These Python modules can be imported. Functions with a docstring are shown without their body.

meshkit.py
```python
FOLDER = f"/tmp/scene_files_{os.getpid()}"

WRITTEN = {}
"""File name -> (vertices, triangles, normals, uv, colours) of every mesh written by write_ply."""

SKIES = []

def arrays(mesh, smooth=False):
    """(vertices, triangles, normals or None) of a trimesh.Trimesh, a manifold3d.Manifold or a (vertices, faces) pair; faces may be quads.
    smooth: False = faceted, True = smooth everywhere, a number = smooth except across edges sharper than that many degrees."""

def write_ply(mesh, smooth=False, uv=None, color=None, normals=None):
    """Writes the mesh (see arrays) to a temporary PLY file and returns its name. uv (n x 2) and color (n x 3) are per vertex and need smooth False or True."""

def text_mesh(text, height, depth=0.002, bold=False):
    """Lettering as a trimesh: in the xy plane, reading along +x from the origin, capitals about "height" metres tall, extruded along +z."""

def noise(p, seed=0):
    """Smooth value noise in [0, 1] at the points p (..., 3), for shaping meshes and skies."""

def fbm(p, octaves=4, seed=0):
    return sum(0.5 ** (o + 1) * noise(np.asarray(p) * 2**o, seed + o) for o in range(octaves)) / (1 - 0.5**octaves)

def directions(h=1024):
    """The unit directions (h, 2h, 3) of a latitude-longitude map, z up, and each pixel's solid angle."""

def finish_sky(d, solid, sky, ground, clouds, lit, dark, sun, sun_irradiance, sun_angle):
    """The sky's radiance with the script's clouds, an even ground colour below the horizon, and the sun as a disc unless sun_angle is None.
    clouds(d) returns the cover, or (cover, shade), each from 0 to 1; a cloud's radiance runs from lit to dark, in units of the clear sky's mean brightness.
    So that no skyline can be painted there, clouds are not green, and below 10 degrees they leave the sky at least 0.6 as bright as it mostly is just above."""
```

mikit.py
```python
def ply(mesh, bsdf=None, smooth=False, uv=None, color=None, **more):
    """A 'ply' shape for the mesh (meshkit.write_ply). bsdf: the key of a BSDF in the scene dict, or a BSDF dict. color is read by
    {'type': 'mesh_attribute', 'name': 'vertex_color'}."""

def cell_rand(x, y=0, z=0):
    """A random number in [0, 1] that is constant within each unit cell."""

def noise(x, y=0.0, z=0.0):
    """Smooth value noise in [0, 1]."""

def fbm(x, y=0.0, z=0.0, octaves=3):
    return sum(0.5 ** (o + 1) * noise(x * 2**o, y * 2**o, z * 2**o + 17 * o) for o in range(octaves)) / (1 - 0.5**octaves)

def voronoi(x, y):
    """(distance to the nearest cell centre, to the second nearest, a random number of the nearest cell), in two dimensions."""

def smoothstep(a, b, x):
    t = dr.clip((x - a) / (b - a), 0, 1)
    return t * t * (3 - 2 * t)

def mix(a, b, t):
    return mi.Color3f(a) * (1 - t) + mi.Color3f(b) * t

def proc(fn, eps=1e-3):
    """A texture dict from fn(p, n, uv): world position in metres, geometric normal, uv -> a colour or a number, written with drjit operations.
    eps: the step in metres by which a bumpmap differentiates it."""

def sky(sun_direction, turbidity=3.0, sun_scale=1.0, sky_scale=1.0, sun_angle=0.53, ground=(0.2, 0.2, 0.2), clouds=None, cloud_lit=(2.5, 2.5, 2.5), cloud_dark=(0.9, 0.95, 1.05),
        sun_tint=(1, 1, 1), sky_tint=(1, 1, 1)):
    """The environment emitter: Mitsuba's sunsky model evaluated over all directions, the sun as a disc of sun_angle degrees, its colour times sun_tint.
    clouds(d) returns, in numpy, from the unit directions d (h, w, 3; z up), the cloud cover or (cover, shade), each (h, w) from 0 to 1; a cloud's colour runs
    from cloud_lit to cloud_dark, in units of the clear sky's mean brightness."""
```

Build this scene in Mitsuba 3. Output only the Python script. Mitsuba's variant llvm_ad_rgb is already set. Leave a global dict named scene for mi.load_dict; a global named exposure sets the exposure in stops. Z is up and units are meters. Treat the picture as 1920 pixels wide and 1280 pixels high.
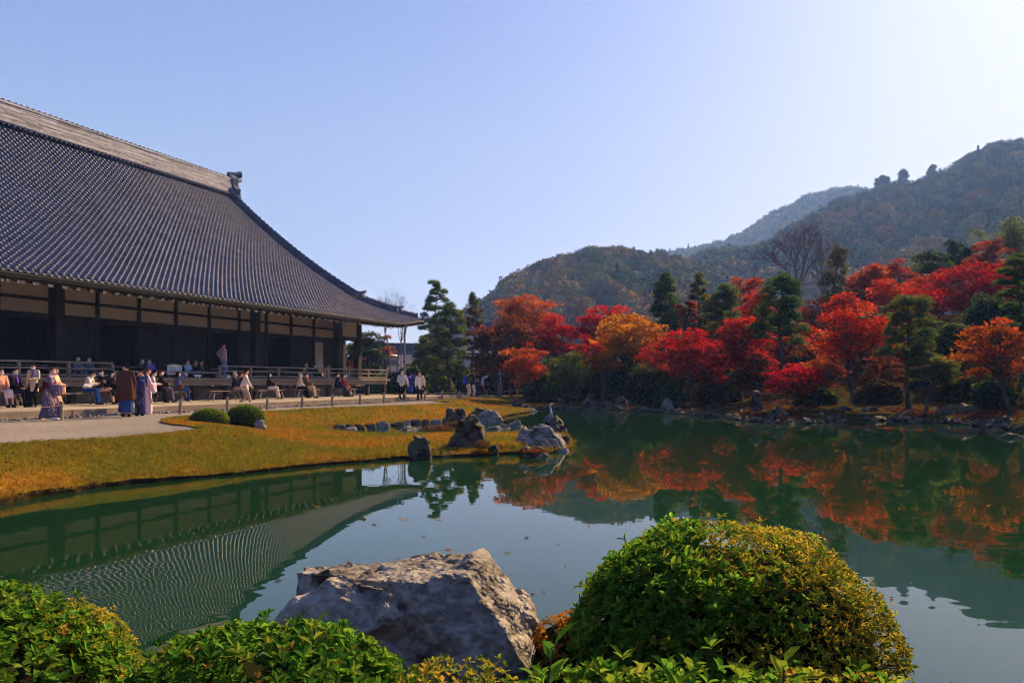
import math
import numpy as np
import trimesh
import manifold3d as m3
import shapely
from shapely.geometry import Polygon, LineString, Point
from scipy.spatial import Delaunay
import mitsuba as mi
import drjit as dr
import mikit
import meshkit
from mikit import proc, noise, fbm, smoothstep, mix

T = mi.ScalarTransform4f
scene, labels = {}, {}

# ------------------------------------------------------------------ camera, sky, exposure
CAM_Z = 1.6          # metres above the water (z = 0)
FP = 1490.0          # focal length in the photograph's pixels
HOR = 715.0          # row of the horizon in the photograph
exposure = 1.87
scene['camera'] = {
    'type': 'perspective', 'fov': math.degrees(2 * math.atan(960 / FP)), 'fov_axis': 'x',
    'to_world': T().look_at(origin=[0, 0, CAM_Z], target=[0, 10, CAM_Z], up=[0, 0, 1]),
    'principal_point_offset_y': -(HOR - 640) / 1280.0,
    'near_clip': 0.05, 'far_clip': 6000.0,
    'medium': {'type': 'ref', 'id': 'air'},
}
SUN_AZ, SUN_EL = math.radians(37.0), math.radians(33.5)
SUN = [math.sin(SUN_AZ) * math.cos(SUN_EL), math.cos(SUN_AZ) * math.cos(SUN_EL), math.sin(SUN_EL)]
scene['sky_light'] = mikit.sky(SUN, turbidity=3.4, sky_scale=1.0, sun_scale=2.15, sky_tint=(0.95, 0.99, 1.68), sun_tint=(1.08, 1.0, 0.87), ground=(0.12, 0.11, 0.09))
scene['air'] = {'type': 'homogeneous', 'albedo': {'type': 'rgb', 'value': [0.70, 0.85, 0.99]}, 'sigma_t': {'type': 'rgb', 'value': [0.00022, 0.00033, 0.00060]}}

# ------------------------------------------------------------------ helpers
counts = {}
ORD = 'first second third fourth fifth sixth seventh eighth ninth tenth eleventh twelfth thirteenth fourteenth fifteenth sixteenth seventeenth eighteenth nineteenth twentieth'.split()


def key_for(name, parent=None):
    base = f'{parent}__{name}' if parent else name
    n = counts.get(base, -1) + 1
    counts[base] = n
    return base if n == 0 else f'{base}_{n:03d}'


def tag(key, label=None, category=None, group=None, kind=None):
    d = labels.setdefault(key, {})
    for k, v in (('label', label), ('category', category), ('group', group), ('kind', kind)):
        if v:
            d[k] = v
    return key


def thing(name, label, category, group=None):
    return tag(key_for(name), label, category, group)


def put(name, mesh, bsdf, parent=None, smooth=False, color=None, kind=None, label=None, to_world=None):
    k = key_for(name, parent)
    d = mikit.ply(mesh, bsdf, smooth=smooth, color=color)
    if to_world is not None:
        d['to_world'] = to_world
    scene[k] = d
    if kind or label:
        tag(k, label, kind=kind)
    return k


def at(px, D, py=HOR, z=None):
    """A point at depth D (metres along the view axis) that stands at column px; height from row py or given."""
    return np.array([(px - 960) / FP * D, D, z if z is not None else CAM_Z - (py - HOR) / FP * D])


def on(px, py, z=0.0):
    """The point of the level z that is seen at column px, row py."""
    D = (CAM_Z - z) * FP / (py - HOR)
    return at(px, D, z=z)


class MB:
    """Collects triangles with one colour per vertex."""

    def __init__(self):
        self.v, self.f, self.c, self.n = [], [], [], 0

    def add(self, v, f, c=(0.5, 0.5, 0.5)):
        v = np.asarray(v, float).reshape(-1, 3)
        f = np.asarray(f, int)
        if f.shape[1] == 4:
            f = np.vstack([f[:, [0, 1, 2]], f[:, [0, 2, 3]]])
        self.v.append(v)
        self.f.append(f + self.n)
        c = np.asarray(c, float)
        self.c.append(np.broadcast_to(c, (len(v), 3)))
        self.n += len(v)
        return self

    def tm(self, m, c=(0.5, 0.5, 0.5)):
        return self.add(m.vertices, m.faces, c)

    def box(self, x0, x1, y0, y1, z0, z1, c=(0.5, 0.5, 0.5)):
        v = [[x, y, z] for x in (x0, x1) for y in (y0, y1) for z in (z0, z1)]
        f = [[0, 1, 3, 2], [4, 6, 7, 5], [0, 4, 5, 1], [2, 3, 7, 6], [0, 2, 6, 4], [1, 5, 7, 3]]
        return self.add(v, f, c)

    def bar(self, a, b, w, h, c=(0.5, 0.5, 0.5), up=(0, 0, 1)):
        """A rectangular bar from a to b, w wide (level) and h high."""
        a, b = np.asarray(a, float), np.asarray(b, float)
        d = (b - a) / np.linalg.norm(b - a)
        s = np.cross(d, up)
        s /= np.linalg.norm(s)
        t = np.cross(s, d)
        q = [a + s * i * w / 2 + t * j * h / 2 for i, j in ((-1, -1), (1, -1), (1, 1), (-1, 1))]
        v = q + [p + (b - a) for p in q]
        f = [[0, 3, 2, 1], [4, 5, 6, 7], [0, 1, 5, 4], [1, 2, 6, 5], [2, 3, 7, 6], [3, 0, 4, 7]]
        return self.add(v, f, c)

    def tube(self, pts, rad, sides=6, c=(0.5, 0.5, 0.5), cap=True):
        pts = np.asarray(pts, float)
        n = len(pts)
        rad = np.broadcast_to(np.asarray(rad, float), (n,))
        t = np.gradient(pts, axis=0)
        t /= np.linalg.norm(t, axis=1, keepdims=True) + 1e-12
        ref = np.array([0.31, 0.17, 0.93]) if abs(t[:, 2]).mean() < 0.8 else np.array([0.9, 0.3, 0.05])
        s = np.cross(t, ref)
        s /= np.linalg.norm(s, axis=1, keepdims=True) + 1e-12
        w = np.cross(t, s)
        a = np.arange(sides) * 2 * np.pi / sides
        ring = s[:, None] * np.cos(a)[None, :, None] + w[:, None] * np.sin(a)[None, :, None]
        v = (pts[:, None] + ring * rad[:, None, None]).reshape(-1, 3)
        i, k = np.meshgrid(np.arange(n - 1), np.arange(sides), indexing='ij')
        p, q = i * sides + k, i * sides + (k + 1) % sides
        f = np.stack([p, q, q + sides, p + sides], -1).reshape(-1, 4)
        f = np.vstack([f[:, [0, 1, 2]], f[:, [0, 2, 3]]])
        if cap:
            v = np.vstack([v, pts[:1], pts[-1:]])
            b = n * sides
            kk = np.arange(sides)
            f = np.vstack([f, np.stack([kk * 0 + b, (kk + 1) % sides, kk], 1), np.stack([kk * 0 + b + 1, (n - 1) * sides + kk, (n - 1) * sides + (kk + 1) % sides], 1)])
        cc = np.asarray(c, float)
        if cc.ndim == 2 and len(cc) == n:
            cc = np.vstack([np.repeat(cc, sides, 0), cc[:1], cc[-1:]]) if cap else np.repeat(cc, sides, 0)
        return self.add(v, f, cc)

    def mesh(self):
        return np.vstack(self.v), np.vstack(self.f)

    def col(self):
        return np.vstack(self.c)

    def put(self, name, bsdf, parent=None, smooth=False, color=False, kind=None, label=None):
        v, f = self.mesh()
        return put(name, trimesh.Trimesh(v, f, process=False), bsdf, parent, smooth, self.col() if color else None, kind, label)


def lin(*rgb):
    """Linear reflectance from an sRGB 0..255 colour."""
    x = np.asarray(rgb, float) / 255
    return np.where(x < 0.04045, x / 12.92, ((x + 0.055) / 1.055) ** 2.4)


def unit(v):
    v = np.asarray(v, float)
    return v / (np.linalg.norm(v, axis=-1, keepdims=True) + 1e-12)


def sstep(a, b, x):
    t = np.clip((x - a) / (b - a), 0, 1)
    return t * t * (3 - 2 * t)


# ------------------------------------------------------------------ materials
def rgb(*c):
    return {'type': 'rgb', 'value': [float(x) for x in c]}


VC = {'type': 'mesh_attribute', 'name': 'vertex_color'}


def two(b):
    return {'type': 'twosided', 'bsdf': b}


def bump(b, fn, scale, eps=1e-3):
    return {'type': 'bumpmap', 'arbitrary': {**proc(fn, eps)}, 'scale': scale, 'bsdf': b}


def f_tile(p, n, uv):
    k = mikit.cell_rand(dr.floor(p.x * 3.1), dr.floor(p.y * 3.1), dr.floor(p.z * 3.7))
    g = fbm(p.x * 0.7, p.y * 0.7, p.z * 0.7)
    return mix((0.042, 0.048, 0.082), (0.104, 0.113, 0.158), dr.clip(0.55 * k + 0.65 * g - 0.1, 0, 1))


scene['mat_tile'] = two({'type': 'principled', 'base_color': proc(f_tile), 'roughness': 0.45, 'specular': 0.28})


def f_ridge(p, n, uv):
    # a long streaky weathering along the courses
    s = 0.368 * p.x + 0.930 * p.y
    g = noise(s * 0.9, p.z * 22.0) * 0.6 + fbm(s * 4.0, p.z * 9.0) * 0.5
    return mix((0.21, 0.20, 0.19), (0.51, 0.50, 0.49), smoothstep(0.2, 0.85, g))


scene['mat_ridge'] = two({'type': 'principled', 'base_color': proc(f_ridge), 'roughness': 0.8, 'specular': 0.2})


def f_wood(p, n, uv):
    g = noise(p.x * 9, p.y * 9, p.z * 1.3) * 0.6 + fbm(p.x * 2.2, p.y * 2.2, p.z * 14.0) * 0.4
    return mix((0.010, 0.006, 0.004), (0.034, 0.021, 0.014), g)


scene['mat_dark_wood'] = two({'type': 'principled', 'base_color': proc(f_wood), 'roughness': 0.65, 'specular': 0.25})


def f_grey_wood(p, n, uv):
    s = 0.368 * p.x + 0.930 * p.y
    g = noise(s * 1.2, p.z * 40.0, p.x * 6) * 0.6 + fbm(p.x * 3, p.y * 3, p.z * 9) * 0.4
    return mix((0.13, 0.10, 0.08), (0.33, 0.275, 0.22), g)


scene['mat_grey_wood'] = two({'type': 'principled', 'base_color': proc(f_grey_wood), 'roughness': 0.75, 'specular': 0.2})


def f_plaster(p, n, uv):
    g = fbm(p.x * 1.3, p.y * 1.3, p.z * 1.7)
    return mix((0.44, 0.38, 0.30), (0.58, 0.52, 0.43), g)


scene['mat_plaster'] = two({'type': 'diffuse', 'reflectance': proc(f_plaster)})
scene['mat_white'] = two({'type': 'diffuse', 'reflectance': rgb(0.78, 0.77, 0.73)})
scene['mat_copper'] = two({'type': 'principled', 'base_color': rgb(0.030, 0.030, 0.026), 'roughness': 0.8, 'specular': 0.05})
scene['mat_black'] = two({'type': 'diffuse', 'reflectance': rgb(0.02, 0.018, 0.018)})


def f_gravel(p, n, uv):
    a, b, k = mikit.voronoi(p.x * 26, p.y * 26)
    g = fbm(p.x * 0.5, p.y * 0.5)
    return mix((0.19, 0.165, 0.135), (0.37, 0.335, 0.285), dr.clip(k * 0.75 + g * 0.5 - 0.15, 0, 1))


def f_gravel_b(p, n, uv):
    a, b, k = mikit.voronoi(p.x * 26, p.y * 26)
    rake = dr.sin((p.y * 0.9 + p.x * 0.45 + 0.35 * noise(p.x * 0.5, p.y * 0.5)) * 2 * math.pi / 0.16)
    near = smoothstep(-9.5, -8.0, p.x) * smoothstep(-5.5, -7.0, p.x) * smoothstep(24.0, 20.0, p.y)
    return 0.010 * k - 0.012 * a + 0.012 * rake * near


scene['mat_gravel'] = two(bump({'type': 'diffuse', 'reflectance': proc(f_gravel)}, f_gravel_b, 1.0, 4e-3))


def f_earth(p, n, uv):
    g = fbm(p.x * 0.8, p.y * 0.8, 0.0, 4)
    return mix((0.27, 0.235, 0.19), (0.37, 0.335, 0.275), g)


scene['mat_platform'] = two({'type': 'diffuse', 'reflectance': proc(f_earth)})


def f_kerb(p, n, uv):
    return mix((0.17, 0.13, 0.10), (0.34, 0.28, 0.22), fbm(p.x * 3, p.y * 3, p.z * 8))


scene['mat_kerb'] = two({'type': 'diffuse', 'reflectance': proc(f_kerb)})


def f_ground(p, n, uv):
    g = fbm(p.x * 0.9, p.y * 0.9, 0.0, 5)
    h = fbm(p.x * 5.0, p.y * 5.0, 3.0, 3)
    moss = mix((0.030, 0.036, 0.008), (0.072, 0.066, 0.014), h)
    soil = mix((0.020, 0.011, 0.007), (0.055, 0.026, 0.014), h)
    return mi.Color3f(dr.lerp(soil, moss, smoothstep(0.46, 0.58, g)))


scene['mat_ground'] = two({'type': 'diffuse', 'reflectance': proc(f_ground)})


def f_lawn(p, n, uv):
    g = fbm(p.x * 0.55, p.y * 0.8, 1.0, 4)
    h = fbm(p.x * 9.0, p.y * 9.0, 3.0, 3)
    c = mix((0.28, 0.140, 0.016), (0.150, 0.125, 0.012), smoothstep(0.42, 0.66, g))
    return c * (0.5 + 0.9 * h)


scene['mat_lawn'] = two({'type': 'diffuse', 'reflectance': proc(f_lawn)})


def f_bank(p, n, uv):
    return mix((0.022, 0.013, 0.007), (0.055, 0.033, 0.014), fbm(p.x * 6, p.y * 6, p.z * 10))


scene['mat_bank'] = two({'type': 'diffuse', 'reflectance': proc(f_bank)})


def f_ripple(p, n, uv):
    # gentle wind ripples: longer ones all over, a fine set in patches
    w = 0.35 + 0.9 * smoothstep(0.35, 0.7, noise(p.x * 0.09 + 3.0, p.y * 0.07))
    a = noise(p.x * 2.6 + 1.7 * noise(p.x * 0.7, p.y * 0.7), p.y * 3.4) * 0.0007
    b = noise(p.x * 7.5, p.y * 9.5, 4.0) * 0.00038
    return (a + b) * w


scene['mat_water'] = {'type': 'bumpmap', 'arbitrary': proc(f_ripple, 8e-3), 'scale': 1.0,
                      'bsdf': {'type': 'plastic', 'diffuse_reflectance': rgb(0.006, 0.031, 0.010), 'int_ior': 1.42, 'nonlinear': False}}


def f_rock(p, n, uv):
    g = fbm(p.x * 2.1, p.y * 2.1, p.z * 2.1, 4)
    h = fbm(p.x * 22.0, p.y * 22.0, p.z * 22.0, 4)
    li = smoothstep(0.56, 0.68, fbm(p.x * 5 + 9, p.y * 5, p.z * 5, 3))
    c = mix((0.062, 0.052, 0.040), (0.33, 0.29, 0.235), dr.clip(0.40 * smoothstep(0.38, 0.62, g) + 0.55 * smoothstep(0.34, 0.66, h) + 0.3 * fbm(p.x * 70, p.y * 70, p.z * 70, 2) - 0.1, 0, 1))
    c = mi.Color3f(dr.lerp(c, mi.Color3f(0.52, 0.48, 0.40), li * 0.35))
    green = smoothstep(0.55, 0.75, fbm(p.x * 1.6 + 4, p.y * 1.6 + 2, p.z * 2.4, 3)) * smoothstep(0.9, 0.1, p.z + 0.0)
    return mi.Color3f(dr.lerp(c, mi.Color3f(0.11, 0.115, 0.035), green * 0.55))


def f_rock_b(p, n, uv):
    return fbm(p.x * 9, p.y * 9, p.z * 9, 4) * 0.045 + fbm(p.x * 42, p.y * 42, p.z * 42, 3) * 0.022


scene['mat_rock'] = two(bump({'type': 'principled', 'base_color': proc(f_rock), 'roughness': 0.8, 'specular': 0.25}, f_rock_b, 1.0, 3e-3))


def f_dark_rock(p, n, uv):
    h = fbm(p.x * 5.0, p.y * 5.0, p.z * 5.0, 4)
    c = mix((0.016, 0.013, 0.009), (0.125, 0.100, 0.072), smoothstep(0.36, 0.66, h))
    moss = smoothstep(0.50, 0.62, fbm(p.x * 2 + 5, p.y * 2, p.z * 2.5, 3)) * smoothstep(0.2, 0.9, n.z + 0.3)
    return mi.Color3f(dr.lerp(c, mi.Color3f(0.10, 0.075, 0.02), moss * 0.8))


scene['mat_dark_rock'] = two(bump({'type': 'principled', 'base_color': proc(f_dark_rock), 'roughness': 0.75, 'specular': 0.3}, f_rock_b, 1.2, 3e-3))


def f_bark(p, n, uv):
    h = fbm(p.x * 7, p.y * 7, p.z * 2.2, 3)
    return mix((0.025, 0.020, 0.016), (0.12, 0.10, 0.085), h)


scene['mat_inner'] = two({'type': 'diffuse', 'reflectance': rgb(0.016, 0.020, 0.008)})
scene['mat_bark'] = two({'type': 'diffuse', 'reflectance': proc(f_bark)})
scene['mat_leaf'] = {'type': 'principledthin', 'base_color': VC, 'roughness': 0.5, 'diff_trans': 1.15, 'spec_trans': 0.0, 'eta': 1.35}
scene['mat_gloss_leaf'] = {'type': 'principledthin', 'base_color': VC, 'roughness': 0.2, 'diff_trans': 1.05, 'spec_trans': 0.0, 'eta': 1.5}
scene['mat_forest'] = two({'type': 'diffuse', 'reflectance': VC})
scene['mat_grass'] = {'type': 'principledthin', 'base_color': VC, 'roughness': 0.7, 'diff_trans': 0.8, 'spec_trans': 0.0, 'eta': 1.2}
scene['mat_cloth'] = two({'type': 'diffuse', 'reflectance': VC})
scene['mat_feather'] = two({'type': 'principled', 'base_color': VC, 'roughness': 0.7, 'specular': 0.2})
# ------------------------------------------------------------------ pond, terrain, lawns, gravel
_sh = [(-140, 968), (0, 945), (20, 940), (100, 925), (200, 912), (300, 903), (400, 893), (500, 881), (600, 873), (700, 864), (760, 859), (800, 859),
       (830, 857), (900, 854), (960, 851), (1000, 854), (1040, 848), (1068, 842), (1074, 828), (1062, 819), (1030, 815), (985, 816), (950, 817), (900, 818), (800, 819), (740, 819), (690, 818),
       (640, 814), (600, 806), (640, 800), (700, 798), (760, 796), (830, 791), (900, 786), (935, 784), (958, 778), (1000, 771), (985, 766),
       (1050, 767), (1100, 766), (1180, 769), (1240, 773), (1300, 778), (1370, 784), (1440, 793), (1480, 795), (1540, 791), (1620, 787), (1700, 790), (1780, 793), (1830, 797), (1905, 806), (2000, 822)]
_pond = [on(x, y)[:2] for x, y in _sh] + [np.array(p) for p in ((21.5, 19.0), (23.0, 13.0), (17.0, 6.8), (9.0, 3.4), (3.5, 3.2), (1.6, 3.25), (0.6, 3.5), (-0.5, 3.7), (-1.6, 3.6), (-3.0, 3.5), (-6.0, 4.3), (-9.0, 6.0), (-9.6, 8.6))]


def chaikin(p, n=2):
    p = np.asarray(p)
    for _ in range(n):
        q = np.roll(p, -1, 0)
        p = np.stack([0.75 * p + 0.25 * q, 0.25 * p + 0.75 * q], 1).reshape(-1, 2)
    return p


def wobble(poly, amp, freq, seed):
    """Densifies a ring and shakes it a little."""
    r = np.array(poly.segmentize(0.22).exterior.coords)[:-1]
    q = np.column_stack([r * freq, np.zeros(len(r))])
    d = np.column_stack([meshkit.fbm(q, 3, seed) - 0.5, meshkit.fbm(q, 3, seed + 9) - 0.5]) * 2 * amp
    return Polygon(r + d).buffer(0)


POND = wobble(wobble(Polygon(chaikin(_pond)).buffer(0), 0.20, 1.1, 3), 0.09, 4.5, 6)
GRAVEL_Z = 0.50
_S, _C = 0.3681, 0.9298


def L2W(p):
    """Hall frame (s along the eaves, e into the hall, z) to the world."""
    p = np.asarray(p, float)
    s, e = p[..., 0], p[..., 1]
    return np.stack([_S * s - _C * e, _C * s + _S * e, p[..., 2]], -1)


_g = [(-260, 862), (0, 838), (100, 832), (200, 826), (300, 818), (360, 812), (390, 807), (352, 799), (312, 795), (303, 790), (330, 785), (365, 781), (430, 777), (500, 773.5), (600, 768), (700, 764), (800, 760), (850, 758), (862, 756.5), (840, 754), (812, 752.5), (850, 748.5), (900, 746.3), (950, 744.3), (985, 742.5), (1010, 741.2)]
_gw = [on(x, y, GRAVEL_Z)[:2] for x, y in _g] + [np.array([2.0, 70.0]), np.array([-14, 70.0]), L2W([47.8, 25, 0])[:2], L2W([47.3, 22.3, 0])[:2], L2W([4, 21.6, 0])[:2]]
GRAVEL = wobble(Polygon(_gw).buffer(0), 0.06, 2.0, 5)


def signed_shore(x, y):
    """Distance to the waterline: positive on land."""
    pts = shapely.points(x, y)
    d = shapely.distance(pts, POND.exterior)
    return np.where(shapely.contains_xy(POND, x, y), -d, d)


def ground_h(x, y, sd=None):
    x, y = np.asarray(x, float), np.asarray(y, float)
    sd = signed_shore(x, y) if sd is None else sd
    right = sstep(0.07, 0.34, x / np.maximum(y, 8.0)) * sstep(18, 26, y)
    flat = 0.0 + np.minimum(0.015 * np.clip(sd, 0, 2.5) + 0.030 * np.maximum(sd - 2.5, 0), 0.42)
    n = meshkit.fbm(np.stack([x * 0.22, y * 0.22, x * 0], -1), 3, 8)
    hill = 0.22 + 0.08 * np.maximum(sd, 0) + 0.17 * np.maximum(sd - 5, 0) * (0.7 + 0.6 * n)
    hill = np.minimum(hill, 5.0 + 0.05 * np.maximum(sd, 0))
    near = sstep(5, 3.4, y)
    land = flat * (1 - right) + hill * right
    land = land * (1 - near) + near * (0.10 + 0.25 * np.maximum(sd, 0))
    bed = -np.minimum(0.30 + 0.5 * np.maximum(-sd, 0), 1.1)
    return np.where(sd > 0.05, land, np.where(sd > -0.25, bed + (land - bed) * (sd + 0.25) / 0.30, bed))


def H(x, y):
    return float(ground_h(np.array([x]), np.array([y]))[0])


def grid_mesh(xs, ys, zf):
    X, Y = np.meshgrid(xs, ys, indexing='ij')
    Z = zf(X.ravel(), Y.ravel())
    v = np.column_stack([X.ravel(), Y.ravel(), Z])
    nx, ny = len(xs), len(ys)
    i, j = np.meshgrid(np.arange(nx - 1), np.arange(ny - 1), indexing='ij')
    a = (i * ny + j).ravel()
    f = np.column_stack([a, a + ny, a + ny + 1, a + 1])
    return v, np.vstack([f[:, [0, 1, 2]], f[:, [0, 2, 3]]])


def sheet(poly, step, zf, seed=0):
    """A triangulated sheet over a polygon with its height from zf."""
    rng = np.random.default_rng(seed)
    pts = []
    parts = list(getattr(poly, 'geoms', [poly]))
    for p in parts:
        for ring in [p.exterior, *p.interiors]:
            pts.append(np.array(ring.segmentize(step).coords)[:-1])
    x0, y0, x1, y1 = poly.bounds
    gx, gy = np.meshgrid(np.arange(x0, x1, step), np.arange(y0, y1, step))
    g = np.column_stack([gx.ravel(), gy.ravel()]) + rng.uniform(-0.3, 0.3, (gx.size, 2)) * step
    g = g[shapely.contains_xy(poly.buffer(-step * 0.35), g[:, 0], g[:, 1])]
    p2 = np.vstack(pts + [g])
    tri = Delaunay(p2).simplices
    c = p2[tri].mean(1)
    tri = tri[shapely.contains_xy(poly, c[:, 0], c[:, 1])]
    a, b, d = (p2[tri[:, k]] for k in range(3))
    flip = (b[:, 0] - a[:, 0]) * (d[:, 1] - a[:, 1]) - (b[:, 1] - a[:, 1]) * (d[:, 0] - a[:, 0]) < 0
    tri[flip] = tri[flip][:, ::-1]
    z = zf(p2[:, 0], p2[:, 1])
    return np.column_stack([p2, z]), tri


# the ground as one sheet to the horizon: finer near the pond
_xs = np.concatenate([[-3000, -900, -300, -120, -80, -60], np.arange(-45, 62, 0.75), [66, 75, 90, 120, 200, 400, 1000, 3000]])
_ys = np.concatenate([[-2500, -400, -60, -15, -6], np.arange(-3, 80, 0.6), [84, 90, 100, 120, 160, 240, 400, 900, 3000]])
put('ground', trimesh.Trimesh(*grid_mesh(_xs, _ys, lambda x, y: np.where((abs(x) > 110) | (y > 130) | (y < -20), 0.45, ground_h(x, y))), process=False), 'mat_ground', smooth=True,
    kind='structure', label='mossy and leaf-strewn ground around the pond')

_w = trimesh.Trimesh([[-60, 2, 0], [60, 2, 0], [60, 80, 0], [-60, 80, 0]], [[0, 1, 2], [0, 2, 3]], process=False)
put('water', _w, 'mat_water', kind='structure', label='still green pond reflecting the hall and the maples')

put('gravel_court', trimesh.Trimesh(*sheet(GRAVEL, 0.5, lambda x, y: np.full(len(x), GRAVEL_Z) + 0.03 * (meshkit.noise(np.stack([x * .5, y * .5, x * 0], -1), 4) - .5), 2), process=False), 'mat_gravel', smooth=True,
    kind='structure', label='pale raked gravel court and path')

# lawns: all land left of the pond that is not gravel, in the photograph's lawn area
_la = [(-12.5, 9.0), (-12.5, 14), (-20, 22), (-14, 30), (-9, 40), (-6.0, 55), (1.5, 60), (3.6, 49), (3.0, 40), (3.5, 17.0), (0.8, 15.5), (-3.0, 14.0), (-6.5, 9.2)]
LAWN = Polygon(_la).difference(POND.buffer(-0.02)).difference(GRAVEL.buffer(-0.05))
LAWN = max(getattr(LAWN, 'geoms', [LAWN]), key=lambda g: g.area)
LAWN = LAWN.buffer(-0.05).buffer(0.05)


def lawn_z(x, y):
    sd = signed_shore(x, y)
    gd = shapely.distance(shapely.points(x, y), GRAVEL)
    lo = 0.05 + 0.05 * sstep(0, 0.30, sd) + 0.02 * np.minimum(np.maximum(sd, 0), 3.2)
    lo = np.minimum(lo, 0.53 + 0.05 * sstep(0, 1.5, gd))
    lo = lo + (0.535 - lo) * sstep(3.0, 0.1, gd)
    return lo + 0.05 * (meshkit.fbm(np.stack([x * 1.4, y * 1.4, x * 0], -1), 3, 2) - 0.5)


_lv, _lf = sheet(LAWN, 0.22, lawn_z, 4)
_lm = trimesh.Trimesh(_lv, _lf, process=False)
LAWN_KEY = put('lawn', _lm, 'mat_lawn', smooth=True, kind='structure', label='golden brown autumn lawn running down to the pond')
# its dark earthen edge down into the water
_e = np.sort(_lm.edges, axis=1)
_u, _inv, _cnt = np.unique(_e, axis=0, return_inverse=True, return_counts=True)
_be = _lm.edges[_cnt[_inv] == 1]
_sdv = signed_shore(_lv[:, 0], _lv[:, 1])
_be = _be[(_sdv[_be] < 0.4).all(1)]
_b = MB()
for a, b in _be:
    pa, pb = _lv[a], _lv[b]
    q = np.array([pa, pb, pb, pa])
    q[2:, 2] = -0.3
    _b.add(q, [[3, 2, 1, 0]])
_b.put('earth_edge', 'mat_bank', LAWN_KEY)


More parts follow.
